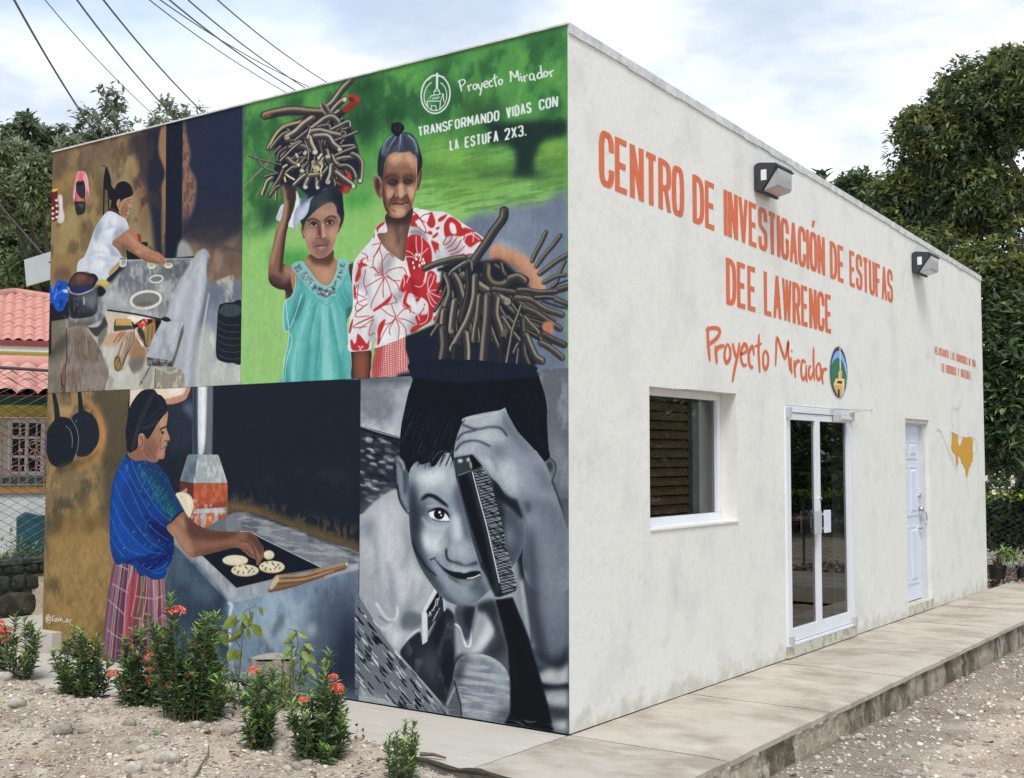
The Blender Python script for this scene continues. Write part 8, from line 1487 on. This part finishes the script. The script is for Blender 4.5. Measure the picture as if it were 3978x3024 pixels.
wo = f_.build('window', white_metal, h1); MB().add([(wx0+t_, D-.02, w0+t_), (wx1-t_, D-.02, w0+t_), (wx1-t_, D-.02, w1-t_), (wx0+t_, D-.02, w1-t_)], [(0, 1, 2, 3)]).build('pane', mat('dark_window_glass', (.012, .014, .018), .3, spec=.2), wo)
MB().box((wx0-.12, D-.12, wz(975, D)), (wx1+.4, D-.02, wz(935, D))).build('window_sill', grn, h1, bevel=.02)
Dr = 15.4; tile_roof(h1, xa, xb-1.2, Dr, wz(540, Dr), Dr+1.7, wz(412, Dr+1.7), .235, 3, tile_m)
b = MB(); b.tube([(xa, Dr+1.75, wz(400, Dr+1.75)), (xb-1.2, Dr+1.75, wz(400, Dr+1.75))], .12, 10); b.build('ridge_cap', tile_d, h1, smooth=True)
MB().add([(xa, Dr, wz(540, Dr)-.03), (xb-1.2, Dr, wz(540, Dr)-.03), (xb-1.2, Dr+1.75, wz(400, Dr+1.75)-.05), (xa, Dr+1.75, wz(400, Dr+1.75)-.05)], [(0, 1, 2, 3)]).build('roof', redf, h1)
# house behind, higher roof
h2 = empty('tiled_roof_house', O0, 'house behind the yellow one, seen as a tall pink tiled roof with dark red fascia', 'house', rz=HR)
D = 27.0; xa2 = -8; xb2 = 6
MB().box((xa2, D+.5, 0), (xb2, D+.7, wz(312, D+.5))).build('wall', yel, h2); MB().box((xa2, D+.02, wz(338, D)), (xb2, D+.5, wz(312, D))).build('eave_soffit', whitew, h2); MB().box((xa2, D-.03, wz(312, D)), (xb2, D+.02, wz(286, D))).build('fascia', redf, h2)
z0, z1 = wz(292, D), wz(72, D+3.5); px_, _ = hz(70, 100, D+3.5)
tile_roof(h2, xa2+4.5, xb2-2, D, z0, D+3.5, z1, .21, 12, tile_m, lambda x, u: x > px_-(1-u)*5.0-.2 and x < px_+6.5*(1-u)+.9)
b = MB(); b.tube([(px_-5.2, D, z0+.05), (px_, D+3.5, z1+.05)], .11, 8); b.tube([(px_, D+3.5, z1+.05), (px_+6, D+1.2, z0+(z1-z0)*.35)], .11, 8); b.build('ridge_cap', tile_d, h2, smooth=True)
MB().add([(px_-5.4, D, z0-.05), (xb2, D, z0-.05), (px_+6, D+1.2, z0+(z1-z0)*.3), (px_, D+3.5, z1-.05)], [(0, 1, 2, 3)]).build('roof', redf, h2)
# low garden wall with wrought-iron grille in front of the houses
D = 14.3; gw = empty('garden_wall', O0, 'low whitish garden wall topped by rusty wrought-iron bars with scrolls', 'garden wall', rz=HR)
zt = wz(1008, D); MB().box((-4, D, -.3), (.75, D+.12, zt)).build('wall', layered('limewashed_wall', (.55, .56, .56), [((.36, .38, .38), 3, .45, .7, .7, None)], .9), gw); MB().box((-4, D-.03, zt), (.78, D+.15, zt+.035)).build('coping', mat('orange_coping', (.42, .17, .08), .7, .3, 8), gw)
def hx(x, D): return hz(x, 800, D)[0]
pitch = (hx(90, D)-hx(50, D)); zt2 = wz(655, D); proto = MB().tube([(0, 0, 0), (0, 0, zt2-zt)], .009, 6).build('bar', rust, gw); proto.location = (hx(10, D), D+.06, zt)
for k in range(-14, 6):
    if k: o = dup(proto, gw); o.location = (hx(10, D)+k*pitch, D+.06, zt)
MB().tube([(-4, D+.06, zt2), (.75, D+.06, zt2)], .012, 6).build('rail', rust, gw); MB().tube([(-4, D+.06, zt+.09), (.75, D+.06, zt+.09)], .010, 6).build('rail', rust, gw)
def circ(x, y, r_, a0=0, a1=6.28, k=1.0): return [(hz(x, y, D)[0]+r_*math.cos(a)*(1-(1-k)*(a-a0)/(a1-a0)), D+.05, hz(x, y, D)[1]+r_*math.sin(a)*(1-(1-k)*(a-a0)/(a1-a0))) for a in np.linspace(a0, a1, 18)]
s_ = MB()
for x, y in ((75, 722), (112, 722), (75, 897), (112, 897)): s_.tube(circ(x, y, .048), .007, 5)
for x, y, a0 in ((160, 785, 1), (185, 830, 2), (160, 830, 0), (188, 870, 4), (190, 760, 3), (20, 745, 0), (20, 900, 2), (-60, 780, 1), (-60, 860, 3)): s_.tube(circ(x, y, .065, a0, a0+8, .25), .007, 5)
s_.build('scroll', rust, gw); MB().tube([(hz(95, 795, D)[0], D+.05, hz(95, 795, D)[1]), (hz(95, 812, D)[0], D+.05, hz(95, 812, D)[1]), (hz(95, 830, D)[0], D+.05, hz(95, 830, D)[1])], [.008, .03, .008], 8).build('finial', rust, gw)
D2 = 13.8; xx = hz(165, 1180, D2)[0]; b = MB(); b.prism([(xx-.17, -.1), (xx+.22, -.1), (xx+.22, wz(1110, D2)), (xx+.05, wz(1118, D2)), (xx-.1, wz(1100, D2)), (xx-.19, wz(1125, D2))], 1, D2, D2+.3); o = b.build('blue_tarpaulin', mat('teal_tarpaulin', (.02, .10, .14), .5, .4, 8), fix=True); o.location = O0; o.rotation_euler = (0, 0, HR); tag(o, 'teal blue tarpaulin heap against the low garden wall', 'tarpaulin')
L = Leaves(); q = np.random.RandomState(3)
for i in range(900):
    x = q.uniform(-1.2, .5); y = 13.2+q.rand()*.9; a = q.uniform(0, 6.28); L.add((x, y, .52+q.rand()*.12), (.5*math.cos(a), .5*math.sin(a), 1), q.uniform(.05, .2), .012, 0, 0)
for i in range(260):
    x = hz(105, 1200, 13.3)[0]+q.normal()*.13; y = 13.2+q.rand()*.3; L.add((x, y, .62+abs(q.normal())*.12), tuple(q.normal(size=3)), .07, .035, 0, 0)
o = L.build('grass', [lm_big], simple=True); o.location = O0; o.rotation_euler = (0, 0, HR); tag(o, 'bright grass and weeds in front of the low garden wall', 'grass', kind='stuff')
b = MB(); b.box((-5, 12.95, -.3), (.3, 14.3, .56)); o = b.build('raised_ground', dirt_m); o.location = O0; o.rotation_euler = (0, 0, HR); tag(o, kind='structure')
# pale panel on a post
D = 15.0; pn = empty('signboard', O0, 'pale grey blank panel sticking out past the left edge of the mural', 'panel', rz=HR)
def h8(x, y): return hl(x*1.8, y*1.8, D)
c4 = [h8(52, 560), h8(113, 541), h8(113, 601), h8(57, 617)]; b = MB(); b.prism(c4, 1, D, D+.06); b.build('panel', mat('pale_grey_sheet', (.44, .48, .48), .5, .12, 4), pn, fix=True)
xx = h8(128, 600)[0]; b = MB(); b.tube([(xx, D+.1, 0), (xx, D+.1, 4.6)], .05, 8); b.tube([(xx, D+.08, h8(110, 575)[1]), (h8(80, 580)[0], D+.08, h8(80, 580)[1])], .03, 6); b.build('post', MATS['hinge_grey'], pn)
# ---------------------------------------------------------------- overhead wires
wire_m = mat('black_cable', (.03, .035, .045), .6)
WR = [((95, 0), (662, 930), .016), ((300, 0), (1000, 745), .007), ((510, 0), (1180, 805), .013), ((685, 0), (1367, 768), .013), ((990, 0), (1912, 622), .008), ((1062, 0), (1950, 530), .009), ((1122, 0), (1985, 615), .012), ((1245, 0), (2050, 600), .011), ((1440, 0), (2190, 562), .010)]
for i, (a, c, r_) in enumerate(WR):
    A = np.array([a[0]/1.7, a[1]/1.7]); C = np.array([c[0]/1.7, c[1]/1.7]); P = []
    for t in np.linspace(-.35, 1.35, 24): q_ = A+(C-A)*t; q_[1] += 26*(1-(2*t-1)**2)*(-1 if False else 1)*.6; P.append(at(q_[0], q_[1], 16+10*t))
    tag(MB().tube(P, r_, 6).build('overhead_wire', wire_m), ['thick sagging cable nearest the left edge of the photo', 'thinnest wire just right of the leftmost cable', 'cable ending over the dark post of the mural', 'thick cable ending over the dark upper corner of the kitchen painting', 'lowest thin wire of the five crossing over the green painting', 'thin wire crossing two others above the firewood painting', 'thick wire in the middle of the bundle of crossing wires', 'upper wire of the crossing bundle', 'rightmost wire, running alone above the firewood painting'][i], 'wire', 'overhead wires running behind the building')
tag(MB().tube([at(-20*1.8, 420*1.8, 15.5), at(50*1.8, 500*1.8, 15.3), at(108*1.8, 566*1.8, 15.0)], .010, 6).build('drop_cable', wire_m), 'thin drop cable slanting down to the pale blank panel', 'cable')
# ---------------------------------------------------------------- trees
def tree(name, blobs, mats, label, leafL, trunk=None, seed=1, n_per=900, mixp=(.8, .2), cat='tree', group=None, simple=True, gap=.5, flat=.8):
    rr = np.random.RandomState(seed); base = Vector(trunk[0]) if trunk else Vector(blobs[0][0]); t = empty(name, base, label, cat, group); L = Leaves(); B = np.array(base[:])
    for (c, rx, rz_, dn) in blobs:
        c = np.array(Vector(c)[:])-B; n = int(n_per*dn); k = n//6
        d = rr.normal(size=(k, 3)); d /= np.linalg.norm(d, axis=1)[:, None]; rad = rr.rand(k)**.42; P = c+d*rad[:, None]*np.array([rx, rx, rz_])
        keep = np.sin(P@rr.uniform(-2.2, 2.2, 3)*1.3+rr.uniform(0, 6))+np.sin(P@rr.uniform(-4, 4, 3)) > -2.0+gap*1.1; P = P[keep]; d = d[keep]
        for p, o in zip(P, d):
            ax = o*.7+np.array([0, 0, .55])+rr.normal(size=3)*.45; ax /= np.linalg.norm(ax); m = 0 if rr.rand() < mixp[0] else 1; m = 1 if (m or (o[2] > .35 and rr.rand() < mixp[1]*1.2)) and len(mats) > 1 else 0
            for j in range(7):
                a = rr.normal(size=3); a -= ax*np.dot(a, ax); a /= np.linalg.norm(a)+1e-6; dd = a+ax*rr.uniform(.0, .9)+np.array([0, 0, -.15]); l_ = leafL*rr.uniform(.7, 1.25); L.add(p+rr.normal(size=3)*leafL*.3, dd, l_, l_*.42, m, rr.uniform(-.6, .6))
    L.build('crown', mats, t, simple=simple)
    if trunk:
        tb, tt, r_ = trunk; tt = Vector(tt)-base; m = MB(); m.tube([Vector((0, 0, -.3)), tt*.35+Vector((.05, .03, 0)), tt*.7, tt], [r_*1.25, r_, r_*.85, r_*.7], 10)
        for (c, rx, rz_, dn) in blobs: c = Vector(c)-base; mid = tt*.9+(c-tt)*.45+Vector((0, 0, -.1*rz_)); m.tube([tt*.93, mid, c, c+Vector((rnd.uniform(-.4, .4)*rx, rnd.uniform(-.4, .4)*rx, .5*rz_))], [r_*.5, r_*.33, r_*.2, r_*.06], 6)
        m.build('trunk', bark_m, t, smooth=True)
    return t
def bl(px, py, d, rpx, rpy=None, dn=1.0): c = at(px*1.8, py*1.8, d); s = d*1.8/CAMP[0]; return (c, rpx*s, (rpy or rpx)*s, dn)
g0 = at(3700, 2100, 20.0)
tree('broadleaf_tree', [bl(2120, 240, 20, 120, 110, 1.5), bl(2010, 330, 20, 110, 100, 1.3), bl(2230, 200, 20, 130, 110, 1.2), bl(2250, 400, 21, 140, 130, 1.3), bl(1950, 440, 20, 75, 70, .9), bl(2110, 430, 20, 90, 80, 1.0), bl(2350, 260, 21, 170, 150, .9), bl(1985, 300, 20, 60, 60, .5), bl(2180, 150, 20, 60, 40, .5)], [tree_l, tree_y], 'large broad-leaved tree rising behind the right end of the building', .125, ((g0.x+2.7, g0.y+.5, -.2), (g0.x+2.3, g0.y+.3, 4.2), .22), 2, 5600, (.75, .4), gap=.95)
tree('broadleaf_tree', [bl(2010, 560, 20, 110, 75, 1.0), bl(2120, 620, 19.5, 110, 100, 1.2), bl(1920, 520, 21, 55, 40, .5), bl(2210, 560, 20, 90, 120, 1.0)], [tree_l, tree_y], 'lower tree with olive-yellow leaf tips above the far lamp', .12, ((0.1, 10.9+1.5, -.2), (.2, 12.2, 2.4), .12), 5, 3800, (.62, .45), gap=.6)
tree('broadleaf_tree', [bl(2180, 760, 19, 80, 110, 1.2), bl(2170, 900, 19, 70, 110, 1.3), bl(2250, 860, 20, 80, 150, 1.3), bl(2185, 985, 20.5, 60, 40, .9)], [tree_l, tree_g], 'dark drooping tree right beside the far end of the wall', .15, ((1.6, 12.8, -.2), (1.5, 12.8, 2.2), .1), 6, 3000, (.8, .2), gap=.6)
tree('broadleaf_tree', [bl(1850, 420, 26, 50, 40, .6), bl(1900, 470, 26, 80, 70, 1.0), bl(1980, 520, 27, 90, 90, 1), bl(1845, 395, 26, 22, 30, .2)], [tree_l, tree_g], 'distant tree showing just above the sloping roof edge', .2, (( -4.0, 18, -.2), (-4.0, 18, 4), .2), 7, 3200, (.85, .2))
tree('broadleaf_tree', [bl(1770, 385, 19, 12, 8, .10)], [tree_l], 'small leafy shoot peeping over the roof edge', .16, ((-3.6, 11.9, -.2), bl(1770, 400, 19, 1)[0][:], .03), 8, 500)
tree('understory_bush', [bl(2150, 1130, 21.5, 70, 50, 1), bl(2230, 1120, 21.5, 60, 80, 1)], [tree_l, tree_g], 'dark bush behind the far chain-link fence', .16, None, 9, 2600, (.75, .3), cat='bush')
tree('understory_bush', [bl(2172, 1200, 18.6, 20, 7, .10), bl(2150, 1222, 18.4, 10, 7, .06)], [tree_g, lm_new], 'small sunlit bush with pale leaves at the end of the walkway', .10, None, 10, 1200, (.4, .7), cat='bush')
# far fence on the right with creeper, pots
cf2 = empty('chain_link_fence', (-.9, 11.9, -.1), 'far chain-link fence with a bright creeper along its top, behind the walkway end', 'fence', rz=.05)
chain('wire_mesh', (-1, 0, 0), (1, 0, 0), 5.5, 1.3, .075, .0030, cf2)
for x in (-1, 1.6, 4.2): MB().tube([(x, 0, 0), (x, 0, 1.32)], .02, 8).build('post', fence_m, cf2)
L = Leaves(); q = np.random.RandomState(8)
for i in range(520): x = q.uniform(-1, 4.4); L.add((x, q.uniform(-.07, .05), 1.27+q.normal()*.035), tuple(q.normal(size=3)-np.array([0, .6, 0])), q.uniform(.04, .08), .05, 0, 0)
cl = L.build('creeper', [leafmat('bright_creeper_leaf', (.34, .46, .06), .35, .35)], simple=True); cl.location = (-.9, 11.88, -.1); cl.rotation_euler = (0, 0, .05); tag(cl, 'bright yellow-green creeper along the top of the far fence', 'creeper')
pot_m = mat('black_plastic_pot', (.015, .015, .018), .5)
for i, (x, y, r_, lb) in enumerate(((-.22, 11.6, .12, 'black plastic pot just past the corner of the wall'), (.10, 11.75, .10, 'black plastic pot right of the corner one'), (.75, 11.4, .11, 'black pot at the right end of the walkway'))):
    t = empty('plant_pot', (x, y, -.02), lb, 'plant pot', 'black pots at the end of the walkway'); b = MB(); b.tube([(0, 0, -.08), (0, 0, .2)], [r_*.75, r_], 18, False); b.tube([(0, 0, .18), (0, 0, .215)], [r_*1.08, r_*1.08], 18, False); b.build('pot', pot_m, t, smooth=True); MB().add([(r_*math.cos(a), r_*math.sin(a), .17) for a in np.linspace(0, 6.28, 16, endpoint=False)], [tuple(range(16))]).build('soil', MATS['mulch_brown'], t)
    L = Leaves()
    for k in range(25): a = q.uniform(0, 6.28); L.add((.03*math.cos(a), .03*math.sin(a), .17), (math.cos(a)*q.uniform(.1, .6), math.sin(a)*q.uniform(.1, .6), 1), q.uniform(.12, .3), .02, 0, 0)
    L.build('foliage', [tree_s if i else MATS['withered_leaf']], t, simple=True)
L = Leaves()
for i in range(2600): L.add((q.uniform(-1.8, 3.4), 11.25+q.rand()*1.6, -.08+q.rand()*.10), (q.normal(), q.normal(), q.uniform(-.2, .5)), q.uniform(.05, .13), .04, int(q.choice(3)), q.uniform(-1, 1))
tag(L.build('leaf_litter', [lm_brown, MATS['mulch_grey'], MATS['mulch_brown']], simple=True), 'dark leaf litter beyond the end of the walkway', 'leaf litter', kind='stuff')
b = MB()
for k in range(26): x, y = q.uniform(-.6, 2.2), q.uniform(11.5, 12.4); a = q.uniform(0, 3.14); l_ = q.uniform(.3, .8); b.tube([(x, y, .02), (x+l_*.5*math.cos(a), y+l_*.3*math.sin(a), .12+q.rand()*.2), (x+l_*math.cos(a), y+l_*.6*math.sin(a), .05+q.rand()*.25)], .008, 4, r2=.003)
tag(b.build('brushwood', twig_m), 'tangle of dry brushwood in front of the far fence', 'brushwood', kind='stuff')
L = Leaves(); q = np.random.RandomState(55)
for i in range(26000):
    a = R(q.uniform(-50, 112)); rr_ = 33+q.uniform(0, 6); h = (5.2+1.6*math.sin(a*9)+1.1*math.sin(a*23+1))*q.rand()**.8; L.add((2+rr_*math.cos(a), rr_*math.sin(a), h-.2), tuple(q.normal(size=3)), q.uniform(.3, .6), .3, int(q.rand() < .3), 0)
tag(L.build('far_wood', [tree_l, tree_g], simple=True), 'belt of far trees around the yard beyond the walkway end', 'trees', kind='stuff')
# left trees
tree('bushy_tree', [bl(40, 470, 36, 70, 60, 1.0), bl(90, 520, 35, 60, 70, 1.0), bl(10, 560, 35, 80, 80, 1.0), bl(75, 590, 34, 60, 60, .9), bl(130, 560, 34, 60, 80, .9)], [tree_g, tree_s], 'broad tree mass above the tiled roof at the left', .22, ((-27, 14, -.2), (-27, 14, 4), .25), 21, 4200, (.8, .3), gap=.3)
tree('bushy_tree', [bl(35, 350, 32, 50, 40, 1.0), bl(85, 400, 31, 45, 60, 1.0), bl(20, 430, 32, 50, 50, .9), bl(150, 330, 31, 35, 25, .5)], [tree_g, tree_s], 'lighter green bushy tree left of the mural top corner', .18, ((-24.2, 12.5, -.2), (-24.2, 12.5, 5.5), .2), 22, 3600, (.45, .5), gap=.3)
tree('sparse_tree', [bl(75, 275, 38, 40, 40, .8), bl(110, 330, 38, 50, 45, .9), bl(20, 300, 38, 26, 30, .35)], [tree_s, tree_l], 'loose dark-topped tree behind the lighter bushy one', .26, ((-30, 16, -.2), (-30, 16, 8.5), .2), 23, 1100, (.3, .3), gap=.8)
tree('sparse_tree', [bl(235, 225, 40, 34, 46, .42), bl(250, 290, 40, 40, 40, .40), bl(190, 255, 40, 26, 18, .20), bl(160, 300, 40, 36, 30, .40), bl(215, 310, 40, 30, 25, .5), bl(270, 330, 40, 40, 20, .4)], [tree_s, tree_l], 'tall feathery tree rising between the cables', .24, ((-29, 20, -.2), (-29, 20, 8), .12), 24, 700, (.8, .2), gap=.9)
tree('sparse_tree', [bl(375, 245, 42, 32, 26, .34), bl(360, 275, 42, 34, 22, .4), bl(325, 262, 42, 24, 18, .25), bl(400, 262, 42, 24, 14, .2), bl(355, 225, 42, 12, 18, .1), bl(425, 240, 42, 18, 14, .14)], [tree_s], 'feathery treetop over the dark post of the kitchen painting', .22, ((-27.5, 24, -.2), (-27.5, 24, 9), .12), 25, 600, gap=.9)
tree('bushy_tree', [((6, 25, 2.6), 3.4, 2.9, 1.5), ((9.5, 25, 3), 3.4, 3.2, 1.5), ((3, 28, 3), 3.2, 3.2, 1.4), ((9, 20, 1.6), 2.2, 1.9, 1.0), ((5, 22.5, .9), 2.4, 1.0, 1.0), ((9, 23, .8), 2.4, 1.0, 1.0), ((2.5, 25, 1), 2.4, 1.2, 1.0)], [tree_l, tree_g], 'tree across the yard, seen mirrored in the door glass', .22, ((6.5, 25, -.2), (6.5, 25, 2), .18), 26, 3600, (.7, .3))  # out of view; hedge and low bushes added to darken the door reflection
tree('bushy_tree', [((12, 17.5, 2.6), 3, 2.8, 1.6), ((9.5, 17, 1.6), 2.0, 1.8, 1.0), ((13, 22, 3.4), 3.2, 3.4, 1.2), ((15, 15, 3), 3, 3, 1.2)], [tree_l, tree_g], 'tree across the yard, seen mirrored in the window', .22, ((12, 17.5, -.2), (12, 17.5, 2), .18), 27, 3600, (.7, .3))
